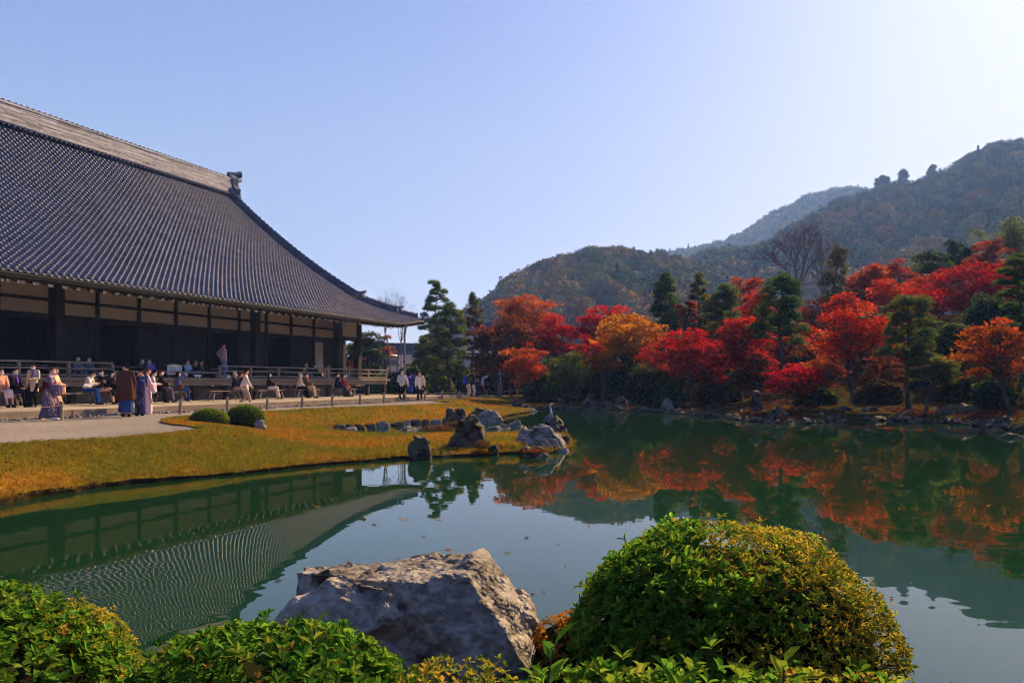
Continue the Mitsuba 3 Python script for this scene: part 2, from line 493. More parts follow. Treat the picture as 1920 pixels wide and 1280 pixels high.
def blades(poly, n, seed, hmin, hmax, edge_only=False):
    rng = np.random.default_rng(seed)
    x0, y0, x1, y1 = poly.bounds
    p = np.column_stack([rng.uniform(x0, x1, n * 9), rng.uniform(y0, y1, n * 9)])
    # more blades where they are near
    keep = rng.random(len(p)) < np.clip((13.0 / np.maximum(p[:, 1], 6)) ** 1.6, 0.05, 1)
    p = p[keep & shapely.contains_xy(poly, p[:, 0], p[:, 1])]
    if edge_only:
        sd = signed_shore(p[:, 0], p[:, 1])
        p = p[sd < 0.22]
    p = p[:n]
    z = lawn_z(p[:, 0], p[:, 1]) - 0.01
    m = len(p)
    h = rng.uniform(hmin, hmax, m) * np.clip(p[:, 1] / 13, 0.8, 1.2)
    w = 0.006 * np.clip(p[:, 1] / 9, 0.8, 2.5)
    a = rng.uniform(0, 2 * np.pi, m)
    lean = rng.normal(0, 0.5, (m, 2)) * h[:, None]
    if edge_only:   # hang over the edge towards the water
        c = rng.uniform(0.5, 1.1, m)[:, None] * h[:, None]
        lean += c * np.array([0.35, -0.9])
    b = np.column_stack([p, z])
    s = np.column_stack([np.cos(a), np.sin(a), a * 0]) * w[:, None]
    t = b + np.column_stack([lean, h * (0.55 if edge_only else 1.0)])
    v = np.stack([b - s, b + s, t], 1).reshape(-1, 3)
    f = np.arange(m * 3).reshape(-1, 3)
    g = meshkit.fbm(np.column_stack([p * 0.6, np.zeros(m)]), 4, 1)
    gold, green, rust = np.array([0.37, 0.205, 0.022]), np.array([0.19, 0.18, 0.018]), np.array([0.31, 0.13, 0.022])
    k = sstep(0.42, 0.60, g + rng.normal(0, 0.06, m))[:, None]
    q = (rng.random(m) < 0.2)[:, None]
    c = np.where(q, rust, gold) * (1 - k) + green * k
    c = c * rng.uniform(0.55, 1.35, m)[:, None]
    mb = MB().add(v, f, np.repeat(c, 3, 0))
    return mb


_gb = blades(LAWN, 190000, 11, 0.03, 0.075)
_ge = blades(LAWN, 40000, 12, 0.07, 0.17, True)
_gb.add(*_ge.mesh(), _ge.col())
# ragged tufts that lean out over the water's edge
_rng = np.random.default_rng(33)
for _ in range(900):
    p = np.array(POND.exterior.interpolate(_rng.uniform(0, POND.exterior.length)).coords[0])
    q = LAWN.exterior.interpolate(LAWN.exterior.project(Point(p)))
    if q.distance(Point(p)) > 0.3 or p[1] < 8.5:
        continue
    n_ = _rng.integers(8, 22)
    b = np.column_stack([p + _rng.normal(0, 0.07, (n_, 2)), np.full(n_, 0.06)])
    d = unit(_rng.normal(0, 0.6, (n_, 3)) + [0, 0, 0.7])
    L = _rng.uniform(0.06, 0.20, (n_, 1))
    w_ = unit(np.cross(d, _rng.normal(0, 1, (n_, 3)))) * 0.007
    c = np.array([[0.30, 0.17, 0.03], [0.20, 0.19, 0.025], [0.15, 0.075, 0.025]])[_rng.integers(0, 3, n_)] * _rng.uniform(0.5, 1.2, (n_, 1))
    _gb.add(np.stack([b - w_, b + w_, b + d * L], 1).reshape(-1, 3), np.arange(3 * n_).reshape(-1, 3), np.repeat(c, 3, 0))
_gb.put('lawn_grass', 'mat_grass', color=True, kind='stuff', label='short golden brown and green grass blades of the lawn')
# ------------------------------------------------------------------ the temple hall (built in its own frame s, e, z)
HALL = thing('temple_hall', 'large dark timber temple hall with a sweeping grey tile roof and open veranda', 'temple')
EAVE_E, RIDGE_E, EAVE_Z = 25.6, 39.9, 5.37
S0, S1, GS = 8.0, 48.3, 45.0     # left end (outside the picture), right eave corner, gable ridge
PLAT_Z, FLOOR_Z = 0.72, 1.75


def hput(mb, name, bsdf, parent=HALL, smooth=False, kind=None, label=None):
    v, f = mb.mesh()
    return put(name, trimesh.Trimesh(L2W(v), f, process=False), bsdf, parent, smooth, None, kind, label)


def roof_z(s, w):
    """Height of the front roof plane, w metres inside the eave."""
    lift = 0.42 * sstep(43.6, 48.6, s) ** 1.5 * np.clip(1 - w / 5.0, 0, 1)
    return EAVE_Z + 0.445 * w + 0.0168 * w * w + lift


def corner_s(w):
    return np.where(w < 2.9, S1 - w * (S1 - GS - 0.15) / 2.9, GS - 0.1)


# roof deck under the tiles, front and back, and the lower hip on the end side
_m = MB()
_ws = np.linspace(0, 14.3, 16)
_ss = np.append(np.arange(S0, 43.0, 2.5), np.linspace(43.6, S1, 8))
for back in (0, 1):
    for k in range(len(_ws) - 1):
        for i in range(len(_ss) - 1):
            q = []
            for ds, dw in ((0, 0), (1, 0), (1, 1), (0, 1)):
                w = _ws[k + dw]
                s = min(_ss[i + ds], float(corner_s(w)))
                q.append([s, EAVE_E + w if not back else 2 * RIDGE_E - EAVE_E - w, roof_z(s, w) - 0.06])
            if abs(q[0][0] - q[1][0]) + abs(q[2][0] - q[3][0]) > 1e-6:
                _m.add(q, [[0, 1, 2, 3]])
_es = np.linspace(0, 14.3 * 2, 15)
for i in range(14):
    q = []
    for de, u in ((0, 0), (1, 0), (1, 1), (0, 1)):
        ee = EAVE_E + _es[i + de]
        u_ = u * 2.9
        lo, hi = EAVE_E + u_, 2 * RIDGE_E - EAVE_E - u_
        e_ = min(max(ee, lo), hi)
        q.append([S1 - u_, e_, roof_z(S1 if u == 0 else 40, 0 if u == 0 else 2.9) - 0.05])
    _m.add(q, [[0, 1, 2, 3]])
ROOF = hput(_m, 'roof', 'mat_tile', label='grey pan tile roof sweeping down to the eaves')

# the tiles: each with a roll, a shallow pan and a front lip
_pr = np.array([[0.0, -0.005], [0.018, 0.085], [0.055, 0.118], [0.098, 0.118], [0.138, 0.085], [0.158, -0.005], [0.228, -0.022], [0.30, -0.005]])
ROW = 0.30
_wl = [0.0]
while _wl[-1] < 14.1:
    _wl.append(_wl[-1] + ROW / math.hypot(1, 0.445 + 0.0336 * _wl[-1]))
_rng = np.random.default_rng(21)


def tile_mesh(mb, s, k):
    w0, w1 = _wl[k] - 0.03, _wl[k] + (_wl[1] if k == 0 else (_wl[k] - _wl[k - 1])) + 0.02
    j = _rng.normal(0, 0.004, 3)
    a = np.array([[s + x + j[0], EAVE_E + w0 + j[1], roof_z(s, w0) + z + 0.050 + j[2]] for x, z in _pr])
    b = np.array([[s + x + j[0], EAVE_E + w1, roof_z(s, w1) + z * 0.80 - 0.012] for x, z in _pr])
    bev = a + [0, -0.030, -0.036]
    lip = bev - [0, -0.004, 0.040]
    n = len(_pr)
    i = np.arange(n - 1)
    f = np.vstack([np.stack([i, i + 1, i + 1 + n, i + n], 1), np.stack([i + 2 * n, i + 1 + 2 * n, i + 1, i], 1), np.stack([i + 3 * n, i + 1 + 3 * n, i + 1 + 2 * n, i + 2 * n], 1)])
    mb.add(np.vstack([a, b, bev, lip]), f)
    if k == 0:   # round end disc of the eave tile
        t = np.arange(8) * np.pi / 4
        c = np.array([s + 0.077, EAVE_E + w0 - 0.025, roof_z(s, w0) + 0.065])
        ring = c + np.stack([0.075 * np.cos(t), t * 0, 0.075 * np.sin(t)], 1)
        v = np.vstack([ring, ring + [0, 0.06, 0], c - [0, 0.006, 0]])
        i = np.arange(8)
        f = np.vstack([np.stack([i, (i + 1) % 8, i * 0 + 16], 1), np.stack([i, i + 8, (i + 1) % 8 + 8], 1), np.stack([i, (i + 1) % 8 + 8, (i + 1) % 8], 1)])
        mb.add(v, f)


_rest = MB()
for k in range(len(_wl) - 1):
    for i in range(int((S1 - S0) / 0.30)):
        s = S0 + 0.30 * i
        if s + 0.28 > float(corner_s(_wl[k])):
            continue
        q = L2W([s, EAVE_E + _wl[k], 0.0])
        if q[0] / q[1] < -0.78:      # well outside the view at the left
            continue
        if k < 3 and s > 18.2:
            mb = MB()
            tile_mesh(mb, s, k)
            hput(mb, 'tile', 'mat_tile', ROOF, smooth=80)
        else:
            tile_mesh(_rest, s, k)
hput(_rest, 'tile_field', 'mat_tile', ROOF, smooth=80, kind='stuff')

# main ridge: courses of flat tiles, a row of round tile ends below, cap tiles above
_m = MB()
_rz = roof_z(30, 14.0)
for k in range(11):
    z0 = _rz - 0.05 + 0.115 * k
    t = 0.60 - 0.022 * k + (0.03 if k % 2 else 0) + (0.08 if k == 10 else 0)
    for i in range(30):
        a = S0 + i * (GS + 0.3 - S0) / 30
        jt = _rng.normal(0, 0.004)
        _m.box(a + 0.004, a + (GS + 0.3 - S0) / 30, RIDGE_E - t + jt, RIDGE_E + t, z0, z0 + 0.108)
RIDGE = hput(_m, 'roof_ridge', 'mat_ridge', label='tall pale ridge of stacked flat tiles')
_m = MB()
_rt = _rz - 0.05 + 0.115 * 11
for i in range(int((GS + 0.9 - S0) / 0.34)):
    a = S0 + i * 0.34
    _m.tube([[a, RIDGE_E, _rt + 0.02], [a + 0.30, RIDGE_E, _rt + 0.035], [a + 0.31, RIDGE_E, _rt + 0.06], [a + 0.345, RIDGE_E, _rt + 0.06]], [0.15, 0.14, 0.175, 0.175], 8)
hput(_m, 'ridge_cap', 'mat_tile', RIDGE)
_m = MB()
for i in range(int((GS - S0) / 0.30)):
    a = S0 + i * 0.30 + 0.07
    _m.tube([[a, RIDGE_E - 0.86, _rz - 0.10], [a, RIDGE_E - 0.80, _rz - 0.09], [a, RIDGE_E - 0.5, _rz - 0.02]], [0.085, 0.085, 0.085], 9)
_m.box(S0, GS + 0.2, RIDGE_E - 0.78, RIDGE_E - 0.5, _rz - 0.02, _rz + 0.03)
hput(_m, 'ridge_tile_end', 'mat_tile', RIDGE, kind='stuff')


def tile_ridge(path, width, height, name, parent):
    """A smaller ridge along a path of (s, e, z): courses of flat tiles and round cap tiles."""
    path = np.asarray(path, float)
    mb = MB()
    L = np.concatenate([[0], np.cumsum(np.linalg.norm(np.diff(path, axis=0), axis=1))])
    q = np.arange(0, L[-1], 0.42)
    pt = np.stack([np.interp(q, L, path[:, k]) for k in range(3)], 1)
    nc = max(2, int(height / 0.085))
    for i in range(len(pt) - 1):
        for k in range(nc):
            z = (k + 0.5) * height / nc
            w = width * (1 - 0.35 * k / nc) + (0.03 if k % 2 else 0)
            mb.bar(pt[i] + [0, 0, z], pt[i + 1] + [0, 0, z], w, height / nc * 0.93)
        a, b = pt[i] + [0, 0, height + 0.02], pt[i + 1] + [0, 0, height + 0.02]
        mb.tube([a, a + (b - a) * 0.85, a + (b - a) * 0.86, b + (b - a) * 0.02], [0.115, 0.125, 0.155, 0.155], 7)
    return hput(mb, name, 'mat_tile', parent)


def ogre_tile(s, e, z, ds, de, size, parent):
    """An end ornament: a shouldered plate with a boss, horn-like ears and a projecting round tile."""
    d = unit([ds, de, 0])
    r = np.array([-d[1], d[0], 0])
    o = np.array([s, e, z])
    mb = MB()
    prof = np.array([[-0.5, 0], [-0.62, 0.25], [-0.42, 0.45], [-0.40, 0.8], [-0.16, 1.02], [0.16, 1.02], [0.40, 0.8], [0.42, 0.45], [0.62, 0.25], [0.5, 0]]) * size
    fr = np.array([o + r * x + np.array([0, 0, y]) + d * 0.16 * size for x, y in prof])
    bk = np.array([o + r * x + np.array([0, 0, y]) - d * 0.16 * size for x, y in prof])
    c0, c1 = fr.mean(0), bk.mean(0)
    n = len(prof)
    i = np.arange(n)
    mb.add(np.vstack([fr, bk, [c0 + d * 0.05 * size], [c1]]), np.vstack([np.stack([i, (i + 1) % n, i * 0 + 2 * n], 1), np.stack([(i + 1) % n + n, i + n, i * 0 + 2 * n + 1], 1), np.stack([i, i + n, (i + 1) % n], 1), np.stack([(i + 1) % n, i + n, (i + 1) % n + n], 1)]))
    b = trimesh.creation.icosphere(2, 0.24 * size)
    b.apply_scale([1, 1, 0.9])
    mb.tm(trimesh.Trimesh(b.vertices + o + d * 0.18 * size + [0, 0, 0.5 * size], b.faces, process=False))
    mb.tube([o + [0, 0, 1.05 * size] - d * 0.2, o + [0, 0, 1.10 * size] + d * 0.30 * size, o + [0, 0, 1.17 * size] + d * 0.55 * size], [0.13 * size, 0.14 * size, 0.17 * size], 9)
    return hput(mb, 'end_ornament', 'mat_tile', parent)


_w = np.linspace(14.0, 3.0, 40)
_dr = tile_ridge(np.stack([_w * 0 + GS, EAVE_E + _w, roof_z(_w * 0 + 40, _w)], 1), 0.52, 0.46, 'descending_ridge', HALL)
ogre_tile(GS, EAVE_E + 2.85, roof_z(40, 2.85) + 0.02, 0, -1, 0.62, _dr)
_t = np.linspace(0, 1, 14)
_cw = 2.9 * (1 - _t)
_cs = S1 - 0.15 - _cw * (S1 - GS - 0.15) / 2.9
_cp = np.stack([_cs, EAVE_E + _cw, roof_z(_cs, _cw) + 0.02], 1)
_k1 = tile_ridge(_cp[:9], 0.36, 0.36, 'corner_ridge', HALL)
ogre_tile(*_cp[8], 0.7, -0.7, 0.46, _k1)
_k2 = tile_ridge(_cp[8:], 0.30, 0.20, 'corner_ridge', HALL)
ogre_tile(*_cp[13], 0.7, -0.7, 0.40, _k2)
# the big end ornament of the main ridge with its stack of fin tiles
ogre_tile(GS + 0.75, RIDGE_E, _rz + 0.05, 1, -0.25, 1.45, RIDGE)
_m = MB()
for k in range(7):
    z = _rz - 0.95 + 0.19 * k
    _m.tube([[GS + 0.3, RIDGE_E - 0.45, z], [GS + 1.05 - 0.05 * k, RIDGE_E - 0.62, z + 0.02], [GS + 1.18 - 0.05 * k, RIDGE_E - 0.65, z + 0.04]], [0.13, 0.13, 0.16], 8)
_m.tube([[GS + 0.2, RIDGE_E, _rt + 0.02], [GS + 1.0, RIDGE_E, _rt + 0.10], [GS + 1.75, RIDGE_E, _rt + 0.22]], [0.17, 0.17, 0.19], 8)
hput(_m, 'fin_tile', 'mat_ridge', RIDGE)

# gable wall and barge boards on the end side
_m = MB()
_wg = np.linspace(2.9, 14.2, 12)
_f = np.array([[GS - 0.9, EAVE_E + w, roof_z(40, w) - 0.12] for w in _wg])
_k = np.array([[GS - 0.9, 2 * RIDGE_E - EAVE_E - w, roof_z(40, w) - 0.12] for w in _wg])
for i in range(len(_wg) - 1):
    _m.add([_f[i], _k[i], _k[i + 1], _f[i + 1]], [[0, 1, 2, 3]])
_gb_ = hput(_m, 'gable_wall', 'mat_dark_wood')
_m = MB()
for q in (_f, _k):
    for i in range(len(_wg) - 1):
        _m.bar(q[i] + [1.0, 0, -0.2], q[i + 1] + [1.0, 0, -0.2], 0.1, 0.42)
hput(_m, 'barge_board', 'mat_grey_wood', _gb_)

# eaves: gutter, fascia, soffit, two tiers of rafters with white painted ends
_m = MB()
_sg = np.append(np.arange(S0, 44, 1.0), np.linspace(44, S1 + 0.1, 8))
_zg = roof_z(_sg, 0) - 0.10
_m.tube(np.stack([_sg, _sg * 0 + EAVE_E - 0.13, _zg - 0.04], 1), 0.065, 8)
GUT = hput(_m, 'gutter', 'mat_copper')
_m = MB()
for i in range(len(_sg) - 1):
    _m.bar([_sg[i], EAVE_E + 0.02, _zg[i] - 0.06], [_sg[i + 1], EAVE_E + 0.02, _zg[i + 1] - 0.06], 0.10, 0.16)
    _m.bar([_sg[i], EAVE_E + 0.10, _zg[i] - 0.17], [_sg[i + 1], EAVE_E + 0.10, _zg[i + 1] - 0.17], 0.10, 0.07)
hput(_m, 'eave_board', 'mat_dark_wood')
_m = MB()
for i in range(len(_sg) - 1):
    for w0, w1 in ((0.08, 2.4), (2.4, 6.0)):
        f = lambda s, w: roof_z(s, 0) - 0.17 + 0.30 * min(w, 2.4) + 0.42 * max(w - 2.4, 0)
        a, b = _sg[i], _sg[i + 1]
        _m.add([[a, EAVE_E + w0, f(a, w0)], [a, EAVE_E + w1, f(a, w1)], [b, EAVE_E + w1, f(b, w1)], [b, EAVE_E + w0, f(b, w0)]], [[0, 1, 2, 3]])
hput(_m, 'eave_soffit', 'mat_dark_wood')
_s = 17.4
while _s < S1 - 0.5:
    z0 = float(roof_z(_s, 0)) - 0.30
    m = MB()
    m.bar([_s, EAVE_E + 0.22, z0 + 0.0], [_s, EAVE_E + 2.6, z0 + 0.30 * 2.4], 0.095, 0.12)
    r = hput(m, 'flying_rafter', 'mat_dark_wood')
    m = MB()
    m.box(_s - 0.05, _s + 0.05, EAVE_E + 0.185, EAVE_E + 0.215, z0 - 0.095, z0 + 0.025)
    hput(m, 'white_end', 'mat_white', r)
    z1 = z0 + 0.17
    m = MB()
    m.bar([_s, EAVE_E + 1.55, z1 - 0.02], [_s, EAVE_E + 5.6, z1 + 0.40 * 4.0], 0.11, 0.14)
    r = hput(m, 'base_rafter', 'mat_dark_wood')
    m = MB()
    m.box(_s - 0.06, _s + 0.06, EAVE_E + 1.525, EAVE_E + 1.552, z1 - 0.10, z1 + 0.05)
    hput(m, 'white_end', 'mat_white', r)
    _s += 0.58
# hooks that carry the gutter
_m = MB()
for s in np.arange(17.7, 47, 1.74):
    z = float(roof_z(s, 0)) - 0.33
    _m.tube([[s, EAVE_E + 0.3, z + 0.1], [s + 0.05, EAVE_E + 0.15, z - 0.07], [s + 0.22, EAVE_E + 0.06, z - 0.12], [s + 0.42, EAVE_E + 0.1, z - 0.05], [s + 0.46, EAVE_E + 0.2, z + 0.08]], 0.011, 5)
hput(_m, 'gutter_hook', 'mat_black', GUT, kind='stuff')
# eave purlin on brackets and pillars
PIL_E, WALL_E = 28.6, 30.2
PILLARS = (22.85, 34.7, 42.5, 44.75)
for s in PILLARS + (11.2,):
    m = MB()
    m.box(s - 0.19, s + 0.19, PIL_E - 0.19, PIL_E + 0.19, FLOOR_Z - 0.02, 5.72)
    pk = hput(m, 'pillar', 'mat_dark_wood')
    m = MB()
    prof = [(-0.75, 0.30), (-0.70, 0.12), (-0.45, 0.0), (0.45, 0.0), (0.70, 0.12), (0.75, 0.30)]
    v = [[s + x, PIL_E + y, 5.60 + z] for y in (-0.22, 0.22) for x, z in prof]
    m.add(v, [[0, 1, 2, 3], [0, 3, 4, 5], [9, 8, 7, 6], [11, 10, 9, 6], [0, 6, 7, 1], [1, 7, 8, 2], [2, 8, 9, 3], [3, 9, 10, 4], [4, 10, 11, 5], [5, 11, 6, 0]])
    hput(m, 'bracket', 'mat_dark_wood', pk)
_m = MB()
_m.box(S0, 45.6, PIL_E - 0.17, PIL_E + 0.17, 5.92, 6.26)
hput(_m, 'eave_purlin', 'mat_dark_wood')
# outer end row of the open gallery, running into the hall
for e in (30.6, 33.6, 36.6):
    m = MB()
    m.box(46.0 - 0.16, 46.0 + 0.16, e - 0.16, e + 0.16, FLOOR_Z - 0.02, 6.2)
    hput(m, 'pillar', 'mat_dark_wood')
_m = MB()
_m.box(45.92, 46.08, 30.8, 38, 4.22, 4.46)
_m.box(42.7, 44.55, PIL_E - 0.08, PIL_E + 0.08, 4.22, 4.46)
hput(_m, 'tie_beam', 'mat_dark_wood')
m = MB()
m.box(42.69, 44.56, PIL_E - 0.03, PIL_E + 0.03, 4.46, 5.9)
hput(m, 'plaster_panel', 'mat_plaster')

# the front wall: posts, beams, two rows of plaster panels, boarded doors and openings below
PS = [s for s in np.arange(24.6 - 2.278 * 7, 43.0, 2.278) * 1.0]
PS = [x * 1.0 for x in np.linspace(26.07 - 8 * 2.29, 26.07 + 8 * 2.29, 17)]
WEND = PS[-1]
for s in PS:
    m = MB()
    m.box(s - 0.085, s + 0.085, WALL_E - 0.10, WALL_E + 0.10, FLOOR_Z, 6.5)
    hput(m, 'post', 'mat_dark_wood')
for i in range(len(PS) - 1):
    a, b = PS[i] + 0.085, PS[i + 1] - 0.085
    for t, z0, z1, nm in ((0.075, 4.16, 4.42, 'lintel'), (0.065, 4.94, 5.07, 'wall_beam'), (0.075, 6.15, 6.5, 'wall_beam'), (0.09, FLOOR_Z, FLOOR_Z + 0.06, 'threshold')):
        hput(MB().box(a, b, WALL_E - t, WALL_E + t, z0, z1), nm, 'mat_dark_wood')
for i in range(len(PS) - 1):
    a, b = PS[i] + 0.085, PS[i + 1] - 0.085
    for z0, z1 in ((4.42, 4.94), (5.07, 6.15)):
        m = MB()
        m.box(a, b, WALL_E - 0.02, WALL_E + 0.02, z0, z1)
        hput(m, 'plaster_panel', 'mat_plaster')
    kind = 'DDDDDDODODDODODW'[i]
    if kind == 'D':      # boarded sliding doors with many thin rails
        for j in range(2):
            m = MB()
            x0, x1 = a + j * (b - a) / 2, a + (j + 1) * (b - a) / 2
            y = WALL_E + 0.03 * j
            m.box(x0 + 0.05, x1 - 0.05, y + 0.0, y + 0.03, FLOOR_Z + 0.06, 4.16)
            m.box(x0, x0 + 0.05, y - 0.02, y + 0.045, FLOOR_Z + 0.06, 4.16)
            m.box(x1 - 0.05, x1, y - 0.02, y + 0.045, FLOOR_Z + 0.06, 4.16)
            dk = hput(m, 'door', 'mat_dark_wood')
            m = MB()
            for z in np.arange(FLOOR_Z + 0.12, 4.12, 0.13):
                m.box(x0 + 0.05, x1 - 0.05, y - 0.016, y + 0.0, z, z + 0.03)
            hput(m, 'rail_strips', 'mat_dark_wood', dk, kind='stuff')
    elif kind == 'W':    # one pale sliding panel beside an opening
        m = MB()
        m.box(a + 0.06, a + 0.95, WALL_E - 0.03, WALL_E, FLOOR_Z + 0.08, 4.12)
        hput(m, 'paper_screen', 'mat_plaster', label='pale paper sliding screen')
        m = MB()
        m.box(a + 0.97, b, WALL_E, WALL_E + 0.04, FLOOR_Z + 0.06, 4.16)
        hput(m, 'door', 'mat_dark_wood')
    else:                # opening with a low bar
        m = MB()
        m.box(a, b, WALL_E - 0.03, WALL_E + 0.03, FLOOR_Z + 0.50, FLOOR_Z + 0.55)
        hput(m, 'opening_bar', 'mat_grey_wood')
_m = MB()
_m.box(PS[0], WEND, 38.2, 38.4, FLOOR_Z, 6.5)
_m.box(WEND - 0.06, WEND + 0.06, WALL_E + 0.11, 48, FLOOR_Z, 6.5)
_m.box(S0, WEND, 49, 49.2, FLOOR_Z, 6.5)
hput(_m, 'inner_wall', 'mat_dark_wood')
_m = MB()
_m.box(PS[0], WEND + 3.0, WALL_E - 1.7, 48, 6.52, 6.6)
hput(_m, 'ceiling', 'mat_dark_wood')

# veranda floor, edge beam, stub posts, foundation, railing
VE, VS = 27.2, 46.3
_m = MB()
_m.box(S0, VS, VE, 48, FLOOR_Z - 0.06, FLOOR_Z)
VER = hput(_m, 'veranda', 'mat_grey_wood', label='raised open wooden veranda')
_m = MB()
_m.box(S0, VS + 0.12, VE - 0.06, VE - 0.003, FLOOR_Z - 0.10, FLOOR_Z + 0.012)
_m.box(S0, VS - 0.02, VE + 0.10, VE + 0.28, FLOOR_Z - 0.34, FLOOR_Z - 0.064)
_m.box(VS - 0.30, VS - 0.12, VE + 0.30, 47, FLOOR_Z - 0.34, FLOOR_Z - 0.064)
hput(_m, 'edge_beam', 'mat_grey_wood', VER)
for i, s in enumerate(list(np.arange(24.65 - 8.6, VS - 1.2, 2.15)) + [VS - 0.25]):
    m = MB()
    m.box(s - 0.11, s + 0.11, VE + 0.09, VE + 0.31, PLAT_Z, FLOOR_Z - 0.345)
    hput(m, 'veranda_post', 'mat_dark_wood', VER)
for e in (29.6, 32, 35):
    m = MB()
    m.box(VS - 0.34, VS - 0.10, e, e + 0.22, PLAT_Z, FLOOR_Z - 0.345)
    hput(m, 'veranda_post', 'mat_dark_wood', VER)
_m = MB()
_q = [[S0, 29.2, PLAT_Z], [44.6, 29.2, PLAT_Z], [45.3, 29.2, PLAT_Z], [44.7, 29.35, 1.24], [S0, 29.35, 1.24], [S0, 46, PLAT_Z], [45.3, 46, PLAT_Z], [44.7, 46, 1.24], [S0, 46, 1.24]]
_m.add(_q, [[0, 1, 3, 4], [4, 3, 7, 8], [2, 6, 7, 3]])
_m.add(_q, [[1, 2, 3]])
hput(_m, 'foundation', 'mat_plaster', label='white plastered foundation under the veranda')
for i in range(18):
    s = 9 + i * 2.15
    m = MB()
    m.box(s, s + 1.9, 29.50, 29.54, 1.27, 1.62)
    hput(m, 'underfloor_panel', 'mat_kerb', VER)


def railing(a, b, parts, name='railing'):
    """Posts and rails from a to b (s, e); parts: heights of the rails."""
    a, b = np.array(a, float), np.array(b, float)
    L = np.linalg.norm(b - a)
    n = max(1, round(L / 2.15))
    m = MB()
    for h, w, t in parts:
        m.bar([*a, FLOOR_Z + h], [*b, FLOOR_Z + h], w, t)
    rk = hput(m, name, 'mat_grey_wood', HALL)
    top = max(p[0] for p in parts)
    for i in range(n + 1):
        p = a + (b - a) * i / n
        m = MB()
        m.box(p[0] - 0.055, p[0] + 0.055, p[1] - 0.055, p[1] + 0.055, FLOOR_Z + 0.002, FLOOR_Z + top - 0.035)
        hput(m, 'railing_post', 'mat_grey_wood', rk)
    return rk


_full = ((0.60, 0.085, 0.065), (0.36, 0.055, 0.06), (0.10, 0.075, 0.08))
railing((S0, VE + 0.12), (24.35, VE + 0.12), _full)
railing((30.55, VE + 0.12), (VS - 0.1, VE + 0.12), _full)
railing((VS - 0.1, VE + 0.25), (VS - 0.1, 36), _full)
railing((24.5, VE + 0.14), (30.4, VE + 0.14), ((0.27, 0.07, 0.07),), 'low_rail')

# rain pipe at the corner of the eaves
_m = MB()
_z = float(roof_z(45.6, 0))
_m.tube([[45.6, EAVE_E - 0.13, _z - 0.14], [45.6, EAVE_E - 0.10, _z - 0.45], [45.6, EAVE_E - 0.02, _z - 0.8], [45.6, EAVE_E, 0.6]], 0.065, 8)
hput(_m, 'rain_pipe', 'mat_grey_wood')

# the raised earth walk in front with its kerb stones
_m = MB()
_m.box(S0 - 4, 47.6, 21.98, 46, 0.1, PLAT_Z)
pv, pf = _m.mesh()
PLATFORM = put('walkway', trimesh.Trimesh(L2W(pv), pf, process=False), 'mat_platform', kind='structure', label='raised earth walk along the front of the hall')
s = S0 - 4
while s < 47.4:
    Lk = min(1.9 + _rng.uniform(-0.3, 0.3), 47.6 - s)
    m = MB()
    y = 21.62 + _rng.normal(0, 0.012)
    m.box(s + 0.006, s + Lk - 0.006, y, 21.977, 0.35, PLAT_Z + 0.006 + _rng.normal(0, 0.004))
    put('kerb_stone', trimesh.Trimesh(L2W(m.mesh()[0]), m.mesh()[1], process=False), 'mat_kerb', PLATFORM)
    s += Lk
_ico = trimesh.creation.icosphere(1, 1.0)
_m = MB()
for i in range(750):
    s, e = _rng.uniform(12, 47.5), 21.55 - abs(_rng.normal(0, 0.22))
    r = _rng.uniform(0.03, 0.075)
    v = _ico.vertices * r * _rng.uniform(0.6, 1.2, 3) + _rng.normal(0, 0.12 * r, (len(_ico.vertices), 3))
    _m.add(L2W([s, e, GRAVEL_Z + 0.015]) + v, _ico.faces)
_m.put('drain_pebbles', 'mat_rock', kind='stuff', label='strip of pebbles along the kerb of the walk')
# ------------------------------------------------------------------ the wooded hills behind
def hill(name, label, sky, Dr, Dn, Df, seed, drop=6.0):
    """A ridge whose skyline is given as (column, row) pairs: crest at depth Dr, foot at Dn in front and Df behind."""
    sky = np.array(sky, float)
    cols = np.arange(sky[0, 0], sky[-1, 0] + 1, 12.0)
    rows = np.interp(cols, sky[:, 0], sky[:, 1])
    dr_ = np.interp(cols, sky[:, 0], np.broadcast_to(np.asarray(Dr, float), len(sky)))
    crest = (HOR - rows) / FP * dr_ + CAM_Z - drop
    t = np.concatenate([np.linspace(0, 1, 16), [1.25, 1.6, 2.0]])
    v = []
    for c, z, d in zip(cols, crest, dr_):
        for u in t:
            if u <= 1:
                D = Dn + (d - Dn) * u
                h = z * (1 - (1 - u) ** 1.45)
            else:
                D = d + (Df - d) * (u - 1)
                h = z * max(0.0, 1 - (u - 1)) ** 1.3
            n = 9 * (meshkit.fbm(np.array([c * 0.012, D * 0.012, 1.0]), 3, seed) - 0.5) * min(u, 1) * (1 - u if u < 1 else 0) * 3
            v.append([(c - 960) / FP * D, D, max(h + n, 0) - 1.0 * (u == 0)])
    nt = len(t)
    v = np.array(v)
    i, j = np.meshgrid(np.arange(len(cols) - 1), np.arange(nt - 1), indexing='ij')
    a = (i * nt + j).ravel()
    f = np.column_stack([a, a + nt, a + nt + 1, a + 1])
    put(name, trimesh.Trimesh(v, np.vstack([f[:, [0, 1, 2]], f[:, [0, 2, 3]]]), process=False), 'mat_hill', smooth=True, kind='structure', label=label)
    return v.reshape(len(cols), nt, 3), t


scene['mat_hill'] = two({'type': 'diffuse', 'reflectance': rgb(0.035, 0.032, 0.016)})

# crown kinds: a dark inner mass and many leaf clumps over a lumpy dome
FOREST = {}
_kinds = {'green': (0.075, 0.105, 0.020), 'dark_green': (0.040, 0.064, 0.018), 'olive': (0.150, 0.140, 0.024), 'brown': (0.150, 0.090, 0.026), 'orange': (0.230, 0.115, 0.022), 'gold': (0.270, 0.190, 0.028)}


